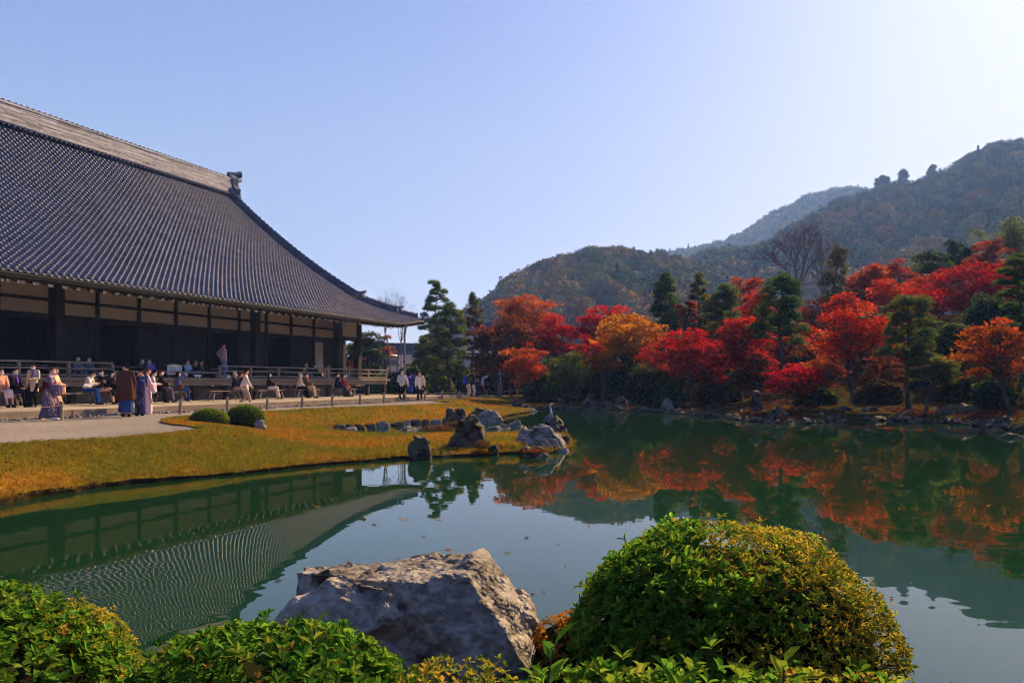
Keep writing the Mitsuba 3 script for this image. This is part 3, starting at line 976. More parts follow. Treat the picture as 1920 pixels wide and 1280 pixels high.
def crown_kind(name, col, seed, conifer=False):
    rng = np.random.default_rng(seed)
    mb = MB()
    ico = trimesh.creation.icosphere(2, 1.0)
    d = ico.vertices
    n = meshkit.fbm(d * 1.6 + seed, 3, seed)
    r = 0.66 + 0.6 * (n - 0.5)
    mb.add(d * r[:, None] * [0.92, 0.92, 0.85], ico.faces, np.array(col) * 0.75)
    m = 430
    q = unit(rng.normal(0, 1, (m, 3)))
    q[:, 2] = np.abs(q[:, 2]) * 1.1 - 0.25
    q = unit(q)
    rr = 0.84 + 0.85 * (meshkit.fbm(q * 1.9 + seed, 3, seed) - 0.5) + rng.normal(0, 0.07, m)
    p = q * rr[:, None] * [1, 1, 0.95]
    if conifer:
        hh = rng.random(m)
        an = rng.uniform(0, 6.28, m)
        rad = (1 - hh) * 0.62 * (0.7 + 0.5 * rng.random(m))
        p = np.stack([rad * np.cos(an), rad * np.sin(an), hh * 2.6 - 0.9], 1)
        q = unit(p * [1, 1, 0.3] + [0, 0, 0.4])
    nrm = unit(q + rng.normal(0, 0.5, (m, 3)))
    s = unit(np.cross(nrm, rng.normal(0, 1, (m, 3))))
    t = np.cross(nrm, s)
    sz = rng.uniform(0.06, 0.15, m)[:, None]
    v = np.stack([p - s * sz - t * sz * .6, p + s * sz * .9 - t * sz * .5, p + t * sz + s * sz * .2], 1).reshape(-1, 3)
    c = np.array(col) * rng.uniform(0.75, 1.3, (m, 1)) * (1 + rng.normal(0, 0.06, (m, 3)))
    mb.add(v, np.arange(3 * m).reshape(-1, 3), np.repeat(c, 3, 0))
    if conifer:
        mb.v[0] = mb.v[0] * [0.35, 0.35, 1.1] + [0, 0, 0.3]
    vv, ff = mb.mesh()
    nn = unit(np.vstack([d, np.repeat(unit(q + rng.normal(0, 0.38, (m, 3))), 3, 0)]))
    path = meshkit.write_ply(trimesh.Trimesh(vv, ff, process=False), False, None, mb.col(), normals=nn)
    FOREST[name] = {'type': 'ply', 'filename': path, 'face_normals': False, 'bsdf': {'type': 'ref', 'id': 'mat_forest'}}
    scene['crown_' + name] = {'type': 'shapegroup', 'tree': FOREST[name]}


for i, (k, c) in enumerate(_kinds.items()):
    crown_kind(k, c, 31 + i)
crown_kind('cedar', (0.028, 0.040, 0.020), 51, True)


def plant_forest(name, label, grid, t, n, seed, mixw, size=(3.6, 6.2)):
    rng = np.random.default_rng(seed)
    names = list(_kinds) + ['cedar']
    nc = len(grid)
    # choose spots in proportion to the area of the slope's cells, up to just behind the crest
    jmax = 16
    g = grid[:, :jmax + 1]
    e1 = g[1:, :-1] - g[:-1, :-1]
    e2 = g[:-1, 1:] - g[:-1, :-1]
    area = np.linalg.norm(np.cross(e1, e2), axis=-1)
    area = area * (np.arange(jmax)[None, :] > 0)
    cell = rng.choice(area.size, n, p=(area / area.sum()).ravel())
    ci, cj = cell // jmax, cell % jmax
    a, b = rng.random(n)[:, None], rng.random(n)[:, None]
    p = (g[ci, cj] * (1 - a) + g[ci + 1, cj] * a) * (1 - b) + (g[ci, cj + 1] * (1 - a) + g[ci + 1, cj + 1] * a) * b
    # a row along the crest for its outline
    for k in range(n):
        x, y, z = p[k]
        patch = meshkit.fbm(np.array([x * 0.011, y * 0.011, z * 0.02]), 3, seed + 3)
        w = np.array(mixw, float)
        w[3:6] *= 0.08 + 3.6 * sstep(0.46, 0.64, patch)
        w[:3] *= 0.3 + 1.6 * sstep(0.62, 0.40, patch)
        kd = names[rng.choice(len(names), p=w / w.sum())]
        s = rng.uniform(*size) * (0.85 if kd == 'cedar' else 1)
        M = T().translate([x, y, z + s * 0.45]).rotate([0, 0, 1], float(rng.uniform(0, 360))).scale([s, s, s * float(rng.uniform(0.8, 1.15))])
        scene[f'{name}__{k + 1:04d}'] = {'type': 'instance', 'shapegroup': {'type': 'ref', 'id': 'crown_' + kd}, 'to_world': M}
    tag(name, label, kind='stuff')


_g, _t = hill('near_hill', 'low wooded hill behind the maples', [(820, 600), (870, 590), (905, 568), (940, 552), (948, 524), (1000, 499), (1040, 484), (1100, 470), (1150, 466), (1220, 478), (1270, 486), (1330, 505), (1400, 540), (1480, 590)], 400, 210, 620, 1)
plant_forest('near_hill_forest', 'green and brown autumn forest covering the low hill', _g, _t, 1100, 61, (2.8, 1.7, 2.6, 1.5, 0.7, 0.6, 0.25), (3.4, 5.6))
_g, _t = hill('far_ridge', 'pale distant ridge between the two hills', [(1150, 560), (1225, 486), (1260, 472), (1310, 466), (1345, 458), (1375, 448), (1425, 418), (1480, 388), (1530, 366), (1570, 357), (1600, 354), (1650, 360), (1750, 380)], 1150, 720, 1300, 2)
plant_forest('far_ridge_forest', 'hazy forest on the distant ridge', _g, _t, 900, 62, (1.8, 1.6, 1.4, 1.6, 0.8, 0.3, 0.6), (5.0, 8.5))
_g, _t = hill('mountain', 'steep wooded mountain on the right', [(1215, 580), (1240, 515), (1290, 480), (1330, 463), (1360, 456), (1380, 462), (1420, 452), (1470, 430), (1520, 405), (1580, 372), (1640, 356), (1700, 345), (1760, 330), (1800, 312), (1830, 291), (1880, 276), (1920, 272), (2000, 262), (2150, 265), (2400, 330), (2700, 480)],
              [560, 560, 560, 570, 580, 590, 600, 620, 640, 660, 680, 690, 700, 700, 700, 700, 700, 700, 700, 700, 700], 240, 1050, 3, 13.0)
plant_forest('mountain_forest', 'dark green and rust coloured forest covering the steep mountain', _g, _t, 3800, 63, (2.8, 2.6, 1.8, 1.3, 0.7, 0.5, 0.5), (3.8, 7.2))


# ------------------------------------------------------------------ foliage
def leaf_cards(mb, p, d, nrm, L, W, c, fold=0.25):
    """Small leaves: a diamond folded along its midrib; 4 corners, 2 triangles."""
    d = unit(d)
    s = unit(np.cross(d, nrm))
    n = np.cross(s, d)
    L, W = np.broadcast_to(L, (len(p),))[:, None], np.broadcast_to(W, (len(p),))[:, None]
    up = n * W * fold
    v = np.stack([p, p + d * L * 0.5 + s * W * 0.5 + up, p + d * L, p + d * L * 0.5 - s * W * 0.5 + up], 1).reshape(-1, 3)
    k = np.arange(len(p)) * 4
    f = np.vstack([np.stack([k, k + 1, k + 2], 1), np.stack([k, k + 2, k + 3], 1)])
    mb.add(v, f, np.repeat(c, 4, 0))


def flakes(mb, p, d, nrm, L, W, c):
    """Leaves far off: one pointed triangle each."""
    d = unit(d)
    s = unit(np.cross(d, nrm))
    L, W = np.broadcast_to(L, (len(p),))[:, None], np.broadcast_to(W, (len(p),))[:, None]
    v = np.stack([p - s * W * 0.5, p + s * W * 0.5, p + d * L], 1).reshape(-1, 3)
    mb.add(v, np.arange(len(v)).reshape(-1, 3), np.repeat(c, 3, 0))


def big_leaves(mb, p, d, nrm, L, W, c, droop=0.18):
    """Near leaves: pointed ovals, folded and arched; 8 corners, 8 triangles."""
    d = unit(d)
    s = unit(np.cross(d, nrm))
    n = np.cross(s, d)
    L, W = np.broadcast_to(L, (len(p),))[:, None], np.broadcast_to(W, (len(p),))[:, None]
    u = W * 0.22
    pts = [p, p + d * L * 0.33 - s * W * 0.46 + n * u, p + d * L * 0.33, p + d * L * 0.33 + s * W * 0.46 + n * u,
           p + d * L * 0.72 - s * W * 0.44 + n * (u - L * droop * 0.35), p + d * L * 0.72 - n * L * droop * 0.4, p + d * L * 0.72 + s * W * 0.44 + n * (u - L * droop * 0.35), p + d * L - n * L * droop]
    v = np.stack(pts, 1).reshape(-1, 3)
    f0 = np.array([[0, 2, 1], [0, 3, 2], [1, 2, 5], [1, 5, 4], [2, 3, 6], [2, 6, 5], [4, 5, 7], [5, 6, 7]])
    k = (np.arange(len(p)) * 8)[:, None, None]
    mb.add(v, (f0[None] + k).reshape(-1, 3), np.repeat(c, 8, 0))


def curve(a, b, sag, rng, n=6):
    """A bent limb from a to b that leaves a steeply."""
    a, b = np.asarray(a, float), np.asarray(b, float)
    t = np.linspace(0, 1, n)[:, None]
    mid = (a + b) / 2 + np.array([*(rng.normal(0, 0.10, 2) * np.linalg.norm(b - a)), sag * np.linalg.norm(b - a)])
    return (1 - t) ** 2 * a + 2 * t * (1 - t) * mid + t * t * b


PAL = {
    'crimson': [(0.42, 0.008, 0.018), (0.52, 0.014, 0.016), (0.26, 0.006, 0.014)],
    'red': [(0.42, 0.018, 0.013), (0.50, 0.040, 0.012), (0.28, 0.010, 0.012)],
    'scarlet': [(0.52, 0.048, 0.010), (0.54, 0.090, 0.012), (0.38, 0.022, 0.010)],
    'orange': [(0.46, 0.125, 0.014), (0.50, 0.185, 0.016), (0.34, 0.060, 0.012)],
    'amber': [(0.54, 0.215, 0.010), (0.56, 0.290, 0.016), (0.42, 0.120, 0.012)],
    'russet': [(0.26, 0.070, 0.022), (0.33, 0.100, 0.022), (0.17, 0.036, 0.018)],
    'wine': [(0.22, 0.010, 0.018), (0.30, 0.018, 0.018), (0.13, 0.008, 0.014)],
    'brown': [(0.115, 0.040, 0.024), (0.19, 0.062, 0.024), (0.065, 0.026, 0.020)],
    'green': [(0.060, 0.125, 0.024), (0.100, 0.165, 0.030), (0.034, 0.070, 0.020)],
    'deep': [(0.022, 0.050, 0.016), (0.036, 0.070, 0.020), (0.014, 0.032, 0.013)],
    'bright': [(0.140, 0.220, 0.024), (0.085, 0.160, 0.024), (0.200, 0.230, 0.026)],
    'pine': [(0.055, 0.115, 0.030), (0.090, 0.150, 0.034), (0.026, 0.060, 0.022)],
    'pine_yellow': [(0.150, 0.170, 0.040), (0.080, 0.135, 0.032), (0.190, 0.160, 0.042)],
    'olive': [(0.085, 0.088, 0.030), (0.110, 0.100, 0.034), (0.055, 0.060, 0.024)],
    'bamboo': [(0.120, 0.160, 0.048), (0.150, 0.180, 0.058), (0.080, 0.115, 0.036)],
}


def pal(names, rng, n):
    """n colours from one palette or from a list of palettes."""
    names = [names] if isinstance(names, str) else names
    src = np.array([c for q in names for c in PAL[q]])
    a, b = src[rng.integers(0, len(src), n)], src[rng.integers(0, len(src), n)]
    t = rng.random((n, 1))
    return a * (1 - t) + b * t


def broadleaf(name, label, px, D, top, bot, half, cols, base=None, pads=26, dens=1.15, leaf=None, seed=0, lean=0.0, trunk=0.13, stems=1, group=None, flat=0.5, gloss=False, category='tree', pad_r=0.31, bare=0.0, base_px=None):
    """A leafy tree: crown around column px between rows top and bot at depth D, half = half its width in columns."""
    rng = np.random.default_rng(1000 + seed)
    pads = int(pads * 1.5)
    k = thing(name, label, category, group)
    bot = bot + 0.22 * (bot - top)
    c_top, c_bot = at(px, D, py=top)[2], at(px, D, py=bot)[2]
    R = 1.18 * half / FP * D
    cz, rz = (c_top + c_bot) / 2, (c_top - c_bot) / 2
    cx = at(px, D)[0]
    bx = at(base_px, D)[0] if base_px is not None else cx + lean
    bz = H(bx, D) if base is None else base
    tr = MB()
    size = leaf if leaf else 0.0030 * D
    # pads of foliage around a rounded crown; each hangs on its own limb
    cen, prad, pcol = [], [], []
    for i in range(pads):
        q = unit(rng.normal(0, 1, 3))
        u = rng.uniform(0.35, 0.86)
        taper = 1.0
        c = np.array([q[0] * R * u, q[1] * R * 0.9 * u, q[2] * rz * u])
        if c[2] > rz * 0.35:
            taper = 1 - 0.35 * (c[2] / rz - 0.35)
        c[:2] *= taper
        cen.append(c + [cx, D, cz])
        prad.append(R * pad_r * rng.uniform(0.55, 1.15))
        pcol.append(pal(cols, rng, 1)[0])
    forks = []
    for s in range(stems):
        b0 = np.array([bx + (s - (stems - 1) / 2) * 0.35 * (stems > 1) + rng.normal(0, 0.05), D + rng.normal(0, 0.12), bz - 0.1])
        fk = np.array([cx + rng.normal(0, 0.12 * R) + (s - (stems - 1) / 2) * 0.25 * R, D + rng.normal(0, 0.1 * R), c_bot + (0.30 + 0.2 * rng.random()) * (c_top - c_bot)])
        pth = curve(b0, fk, 0.02, rng, 9)
        pth[1:-1, :2] += rng.normal(0, 0.05, (7, 2))
        rad = np.linspace(trunk, trunk * 0.5, 9)
        rad[0] *= 1.35
        tr.tube(pth, rad, 7)
        forks.append(pth)
    for c, r in zip(cen, prad):
        pth = forks[rng.integers(len(forks))]
        st = pth[rng.integers(4, 9)]
        tr.tube(curve(st, c + [0, 0, -0.3 * r * flat], 0.10, rng), np.linspace(trunk * 0.34, 0.012, 6), 4, cap=False)
        for _ in range(2):
            e = c + rng.normal(0, 0.5, 3) * r * [1, 1, flat]
            tr.tube(curve(c + [0, 0, -0.3 * r * flat], e, 0.1, rng, 4), np.linspace(0.02, 0.006, 4), 3, cap=False)
    n = int(dens * 4.2 * math.pi * R * rz / (0.5 * size * size))
    n = min(n, 22000)
    w = np.array(prad) ** 2
    pi = rng.choice(pads, n, p=w / w.sum())
    q = unit(rng.normal(0, 1, (n, 3)))
    u = rng.random(n) ** 0.45
    q[:, 2] = np.where(rng.random(n) < 0.7, np.abs(q[:, 2]), q[:, 2])
    pr = np.array(prad)[pi][:, None]
    p = np.array(cen)[pi] + q * u[:, None] * pr * [1.0, 1.0, flat] * (0.75 + 0.6 * meshkit.noise(q * 2.2 + pi[:, None] * 3.1, 5))[:, None]
    if bare:
        hole = meshkit.fbm(p * (1.1 / max(R * 0.3, 0.5)), 3, seed) + rng.normal(0, 0.03, n)
        ok = hole > 0.30 + 0.2 * bare
        p, pi = p[ok], pi[ok]
        n = len(p)
    nr = unit(np.array([0, 0, 1.0]) + rng.normal(0, 0.55, (n, 3)))
    d = rng.normal(0, 1, (n, 3)) * [1, 1, 0.5] - [0, 0, 0.25]
    c = np.array(pcol)[pi] * 0.6 + pal(cols, rng, n) * 0.4
    c = c * rng.uniform(0.7, 1.3, (n, 1))
    cr = MB()
    flakes(cr, p, d, nr, size * rng.uniform(0.8, 1.5, n), size * rng.uniform(0.7, 1.1, n), c)
    tr.put('trunk', 'mat_bark', k, smooth=60)
    cr.put('crown', 'mat_gloss_leaf' if gloss else 'mat_leaf', k, color=True)
    return k


def needles(mb, p, up, L, rng, c, per=9, spread=0.9, w=0.010):
    """Tufts of needles: thin triangles fanning out from every point."""
    m = len(p)
    d = unit(np.repeat(up, per, 0) + rng.normal(0, spread, (m * per, 3)))
    b = np.repeat(p, per, 0)
    s = unit(np.cross(d, rng.normal(0, 1, (m * per, 3)))) * w
    v = np.stack([b - s, b + s, b + d * L * rng.uniform(0.7, 1.2, (m * per, 1))], 1).reshape(-1, 3)
    mb.add(v, np.arange(len(v)).reshape(-1, 3), np.repeat(np.repeat(c, per, 0) * rng.uniform(0.7, 1.3, (m * per, 1)), 3, 0))


def pine(name, label, px, D, top, bot, half, cols='pine', seed=0, pads=20, trunk=0.14, conical=0.5, base_px=None, group=None, tufts=1500, flat=0.5, base=None, pad_r=0.42, bend=0.15, category='pine tree', nl=None, dead=None):
    rng = np.random.default_rng(3000 + seed)
    pads, tufts, flat = int(pads * 1.35), int(tufts * 1.5), flat * 1.25
    k = thing(name, label, category, group)
    c_top, c_bot = at(px, D, py=top)[2], at(px, D, py=bot)[2]
    R = half / FP * D
    cx = at(px, D)[0]
    bx = at(base_px if base_px is not None else px, D)[0]
    bz = H(bx, D) if base is None else base
    hgt = c_top - bz
    t = np.linspace(0, 1, 12)
    pth = np.stack([bx + (cx - bx) * t + bend * R * np.sin(t * 7 + seed), D + bend * 0.5 * np.cos(t * 5 + seed) * R, bz - 0.1 + (hgt + 0.0) * t], 1)
    rad = trunk * (1 - 0.86 * t)
    rad[0] *= 1.3
    tr, cr = MB(), MB()
    tr.tube(pth, rad, 8)
    L = nl if nl else max(0.10, 0.0042 * D)
    for i in range(pads):
        f = (i + 0.5) / pads
        z = c_bot + (c_top - c_bot) * (f * 0.98 + 0.02) + rng.normal(0, 0.03) * hgt
        rr = R * (1 - conical * f ** 1.3) * rng.uniform(0.45, 0.85) * (1.0 if f < 0.93 else 0.15)
        a = i * 2.4 + rng.uniform(-0.5, 0.5)
        tip = np.array([np.cos(a) * rr, np.sin(a) * rr, 0])
        st = np.array([np.interp(z - 0.15 * rr, pth[:, 2], pth[:, j]) for j in range(3)])
        c = np.array([np.interp(z, pth[:, 2], pth[:, 0]), np.interp(z, pth[:, 2], pth[:, 1]), z]) + tip
        c[2] = min(c[2], c_top - 0.05)
        tr.tube(curve(st, c, 0.06, rng), np.linspace(trunk * 0.32 * (1 - 0.5 * f), 0.012, 6), 5, cap=False)
        pr = R * pad_r * (1 - 0.5 * conical * f) * rng.uniform(0.75, 1.15)
        m = max(20, int(tufts / pads * (pr / (R * pad_r)) ** 2 * 1.3))
        q = rng.normal(0, 1, (m, 3))
        q = unit(q) * (rng.random(m) ** 0.4)[:, None]
        q[:, 2] = np.abs(q[:, 2])
        p = c + q * pr * [1, 1, flat] * (0.7 + 0.6 * meshkit.noise(q * 2.4 + i * 5.3, 7))[:, None] - [0, 0, 0.10 * pr]
        cc = pal(cols, rng, 1) * 0.5 + pal(cols, rng, m) * 0.5
        if dead is not None:
            cc = np.where((rng.random(m) < dead * (1 - f))[:, None], pal('russet', rng, m) * 0.6, cc)
        needles(cr, p, unit(np.column_stack([q[:, 0] * 0.6, q[:, 1] * 0.6, 0.5 + q[:, 2]])), L, rng, cc, w=max(0.008, 0.00030 * D))
        for _ in range(3):
            e = p[rng.integers(len(p))]
            tr.tube(curve(c - [0, 0, 0.1 * pr], e, 0.05, rng, 4), np.linspace(0.02, 0.006, 4), 3, cap=False)
    tr.put('trunk', 'mat_bark', k, smooth=60)
    cr.put('crown', 'mat_leaf', k, color=True)
    return k


def bare_tree(name, label, px, D, top, half, seed, trunk=0.16, levels=5, base_px=None, group=None, mat='mat_grey_bark', up=0.55, fork=0.35):
    rng = np.random.default_rng(5000 + seed)
    k = thing(name, label, 'bare tree', group)
    bx = at(base_px if base_px is not None else px, D)[0]
    cx = at(px, D)[0]
    bz = H(bx, D)
    zt = at(px, D, py=top)[2]
    h, R = zt - bz, half / FP * D
    tr, tw = MB(), MB()

    def grow(p, d, L, r, lev):
        e = p + d * L
        q = curve(p, e, rng.normal(0, 0.04), rng, 4)
        (tr if lev < 3 else tw).tube(q, np.linspace(r, r * 0.62, 4), 5 if lev < 2 else 3, cap=False)
        if lev >= levels:
            return
        for _ in range(3 if lev < levels - 1 else 4):
            nd = unit(d + rng.normal(0, 0.52, 3) * [1, 1, 0.5] + [0, 0, up * 0.4])
            st = q[rng.integers(2, 4)]
            grow(st, nd, L * rng.uniform(0.55, 0.8), r * 0.58, lev + 1)

    p0 = np.array([bx, D, bz - 0.1])
    fk = np.array([bx + (cx - bx) * 0.5, D, bz + h * fork])
    q = curve(p0, fk, 0.02, rng, 6)
    tr.tube(q, np.linspace(trunk * 1.2, trunk * 0.8, 6), 7)
    for i in range(5):
        a = i * 1.3 + rng.uniform(-0.3, 0.3)
        d = unit(np.array([np.cos(a) * R / h * 1.1 + (cx - bx) / h, np.sin(a) * R / h * 1.1, 0.95]))
        grow(fk, d, h * (1 - fork) * 0.42, trunk * 0.55, 1)
    # fit the twigs to the measured height
    zmax = max(v[:, 2].max() for v in tr.v + tw.v)
    for mb in (tr, tw):
        for v in mb.v:
            s = v[:, 2] > fk[2]
            v[s, 2] = fk[2] + (v[s, 2] - fk[2]) * (zt - fk[2]) / max(zmax - fk[2], 0.1)
    tr.put('trunk', mat, k, smooth=60)
    tw.put('twigs', mat, k)
    return k


scene['mat_grey_bark'] = two({'type': 'diffuse', 'reflectance': rgb(0.20, 0.165, 0.155)})
# ------------------------------------------------------------------ trees and shrubs, left to right
GR = 'trees of the garden'
# behind the hall's right corner
broadleaf('leaning_tree', 'green tree with a dark leaning trunk seen under the eave corner', 690, 66, 612, 690, 48, ['green', 'olive'], pads=22, seed=1, base_px=735, trunk=0.28, flat=0.5)
broadleaf('maple_tree', 'small orange maple glimpsed under the hall eaves behind the railing', 672, 72, 635, 700, 36, ['orange', 'scarlet'], pads=16, seed=2)
broadleaf('maple_tree', 'red maple top beside the rain pipe above the far gate roof', 758, 92, 652, 705, 22, ['scarlet', 'red'], pads=14, seed=3)
broadleaf('maple_tree', 'thin rust coloured maple between the leaning trunk and the rain pipe', 728, 78, 618, 668, 22, ['russet', 'orange'], pads=12, seed=4, dens=0.6, bare=0.4)
bare_tree('bare_tree', 'thin bare twigs rising just above the roof corner', 722, 74, 535, 26, 1, trunk=0.07, levels=4, fork=0.55)
bare_tree('bare_tree', 'slim bare tree whose tips stand right of the corner ridge', 752, 70, 545, 22, 2, trunk=0.06, levels=4, fork=0.5)
pine('pine_tree', 'tall open pine behind the roof corner, topmost on the left', 817, 72, 530, 690, 36, ['pine', 'pine_yellow'], seed=1, pads=40, conical=0.55, tufts=2100, flat=0.7, bend=0.05, pad_r=0.27)
pine('pine_tree', 'dense green pine standing right of the roof corner', 842, 62, 574, 716, 52, ['pine', 'pine', 'pine_yellow'], seed=2, pads=34, conical=0.72, tufts=3400, flat=0.65, bend=0.05, pad_r=0.34)
pine('pine_tree', 'lower bushy green pine left of the dense pine', 800, 66, 640, 715, 32, ['pine', 'pine_yellow'], seed=22, pads=16, conical=0.4, tufts=1500, flat=0.8)
pine('sparse_conifer', 'sparse conifer with browning lower branches before the blue roof', 888, 76, 553, 660, 27, ['olive', 'pine'], seed=3, pads=34, conical=0.75, tufts=1000, flat=0.8, dead=0.9, pad_r=0.28, category='conifer')
broadleaf('maple_tree', 'dark reddish brown maple above the hedge', 930, 60, 600, 705, 55, ['brown', 'brown', 'russet'], pads=34, seed=5)
broadleaf('maple_tree', 'tall orange maple with the highest crown left of the red ones', 985, 64, 541, 640, 62, ['orange', 'russet', 'scarlet'], pads=40, seed=6, dens=1.1)
broadleaf('maple_tree', 'brown tinged maple below the tall orange crown', 958, 58, 588, 688, 52, ['russet', 'brown'], pads=34, seed=7)
broadleaf('maple_tree', 'brilliant crimson maple right of the tall orange one', 1045, 60, 588, 668, 52, ['crimson', 'crimson', 'red'], pads=36, seed=8, dens=1.2)
broadleaf('maple_tree', 'low flame red maple hanging over the path end', 985, 52, 637, 716, 44, ['scarlet', 'scarlet', 'orange'], pads=34, seed=9, dens=1.2, trunk=0.1)
bare_tree('bare_tree', 'grey bare tree behind the crimson maples', 1072, 76, 538, 40, 3, trunk=0.12, levels=5)
broadleaf('maple_tree', 'crimson maple with a broad top behind the amber one', 1142, 60, 568, 650, 56, ['crimson', 'red', 'crimson'], pads=36, seed=10, dens=1.2)
broadleaf('glossy_tree', 'round glossy dark green evergreen left of the amber maple', 1062, 49, 650, 735, 46, ['deep', 'green', 'bright'], pads=34, seed=11, gloss=True, flat=0.7, pad_r=0.34, stems=2, category='evergreen tree')
broadleaf('maple_tree', 'amber yellow maple by the pond', 1185, 50, 583, 668, 64, ['amber', 'amber', 'orange'], pads=44, seed=12, dens=1.1, base_px=1190)
broadleaf('maple_tree', 'low orange branches under the amber maple', 1130, 48, 655, 695, 34, ['orange', 'russet'], pads=18, seed=13)
pine('cypress', 'dense dark green conifer behind the amber maple', 1247, 64, 520, 640, 36, ['pine', 'deep'], seed=4, pads=26, conical=0.75, tufts=2600, flat=0.9, category='conifer', bend=0.03)
pine('pine_tree', 'slender pine with brown lower boughs right of the dense conifer', 1312, 60, 516, 630, 28, ['pine', 'pine_yellow'], seed=5, pads=30, conical=0.6, tufts=1500, flat=0.8, dead=0.8, pad_r=0.3)
broadleaf('maple_tree', 'narrow flame shaped red maple between two conifers', 1284, 58, 549, 610, 20, ['scarlet', 'russet'], pads=16, seed=14)
broadleaf('maple_tree', 'wide red maple on slim pale trunks at the waterside', 1285, 45, 612, 702, 72, ['red', 'crimson', 'red'], pads=48, seed=15, dens=1.1, stems=3, trunk=0.08)
pine('pine_tree', 'pale green clipped pine behind the red maples', 1358, 54, 540, 620, 40, ['pine', 'pine_yellow'], seed=6, pads=20, conical=0.4, tufts=2000, flat=0.6)
broadleaf('maple_tree', 'dark red maple right of the slim trunked one', 1395, 47, 580, 690, 62, ['red', 'wine', 'scarlet'], pads=44, seed=16, dens=1.0)
broadleaf('maple_tree', 'thin orange maple high up before the big bare tree', 1402, 64, 505, 590, 40, ['russet', 'scarlet'], pads=24, seed=17, dens=0.7, bare=0.4)
pine('pine_tree', 'tall pine with a clear dark trunk left of the centre maples', 1465, 44, 523, 640, 50, 'pine', seed=7, pads=26, conical=0.35, tufts=2600, flat=0.75, trunk=0.16, bend=0.08, pad_r=0.36)
bare_tree('bare_tree', 'largest bare tree, its grey crown against the mountain', 1495, 74, 410, 78, 4, trunk=0.26, levels=6)
bare_tree('bare_tree', 'bare tree just right of the largest one', 1545, 68, 452, 40, 5, trunk=0.12, levels=5)
pine('poplar_tree', 'olive green upright tree right of the bare trees', 1567, 64, 466, 600, 30, 'olive', seed=8, pads=22, conical=0.5, tufts=900, flat=0.9, category='tree')
broadleaf('maple_tree', 'russet maple on the slope behind the bare tree', 1540, 60, 560, 650, 60, ['russet', 'brown', 'scarlet'], pads=34, seed=18)
broadleaf('maple_tree', 'open red orange maple with a pale trunk near the water', 1595, 37, 562, 668, 70, ['red', 'scarlet', 'red'], pads=46, seed=19, dens=0.8, bare=0.25, base_px=1598, trunk=0.09)
broadleaf('maple_tree', 'low wine red maple leaning over the far rocks', 1482, 34, 676, 738, 62, ['wine', 'crimson'], pads=36, seed=20, dens=0.9, bare=0.2, trunk=0.06)
broadleaf('maple_tree', 'orange maple low behind the wine red one', 1545, 39, 650, 715, 46, ['orange', 'russet', 'scarlet'], pads=26, seed=21, dens=0.7, bare=0.3)
broadleaf('maple_tree', 'dark orange maple at the upper edge of the slope', 1628, 60, 486, 560, 44, ['russet', 'scarlet'], pads=34, seed=22)
broadleaf('maple_tree', 'bright scarlet maple below the dark orange ones', 1672, 54, 515, 590, 52, ['scarlet', 'scarlet', 'red'], pads=38, seed=23, dens=1.1)
broadleaf('maple_tree', 'reddish brown maple right of the dark orange one', 1688, 62, 482, 550, 40, ['russet', 'red'], pads=30, seed=24)
pine('pine_tree', 'yellow green pine with layered boughs in the middle of the far bank', 1702, 34, 556, 676, 54, ['pine_yellow', 'pine'], seed=9, pads=24, conical=0.3, tufts=2400, flat=0.75, trunk=0.11, bend=0.05, pad_r=0.33)
pine('pine_tree', 'small round headed pine right of the layered pine', 1750, 33, 668, 716, 44, ['pine_yellow', 'pine'], seed=10, pads=14, conical=0.2, tufts=1700, flat=0.5, trunk=0.08, base_px=1742)
broadleaf('maple_tree', 'large crimson maple high on the right slope', 1815, 52, 487, 585, 74, ['crimson', 'red', 'wine'], pads=52, seed=25, dens=1.0)
broadleaf('broadleaf_tree', 'dark green broadleaf tree on the skyline of the slope', 1752, 72, 456, 520, 36, ['green', 'deep'], pads=24, seed=26, flat=0.7)
broadleaf('broadleaf_tree', 'very dark evergreen beside the rusty maple', 1800, 76, 440, 510, 30, ['deep'], pads=20, seed=27, flat=0.7)
broadleaf('maple_tree', 'rusty maple high at the right', 1858, 66, 432, 530, 40, ['russet', 'brown', 'scarlet'], pads=32, seed=28, dens=0.9)


def bamboo(label, px, D, top, half, seed, n=9):
    rng = np.random.default_rng(7000 + seed)
    k = thing('bamboo_clump', label, 'bamboo', 'bamboo clumps on the slope')
    cx, zt, R = at(px, D)[0], at(px, D, py=top)[2], half / FP * D
    st, lf = MB(), MB()
    bz = H(cx, D)
    for i in range(n):
        b = np.array([cx + rng.normal(0, 0.4) * R, D + rng.normal(0, 0.4) * R, bz - 0.1])
        tip = b + np.array([rng.normal(0, 0.7) * R, rng.normal(0, 0.5) * R, (zt - bz) * rng.uniform(0.78, 1.0)])
        t = np.linspace(0, 1, 14)[:, None]
        q = b + (tip - b) * np.column_stack([t ** 2.2, t ** 2.2, np.sin(t * 1.5)])
        st.tube(q, np.linspace(0.05, 0.012, 14), 5, cap=False)
        m = 260
        u = rng.uniform(0.35, 1, m)
        p = np.stack([np.interp(u, t[:, 0], q[:, j]) for j in range(3)], 1) + rng.normal(0, 0.35, (m, 3)) * [1, 1, 0.6]
        leaf_cards(lf, p, rng.normal(0, 1, (m, 3)) * [1, 1, 0.3] - [0, 0, 0.6], unit(rng.normal(0, 0.6, (m, 3)) + [0, 0, 1]), rng.uniform(0.35, 0.6, m), rng.uniform(0.08, 0.13, m), pal('bamboo', rng, m))
    st.put('stem', 'mat_bark', k, kind='stuff')
    lf.put('leaves', 'mat_leaf', k, color=True)


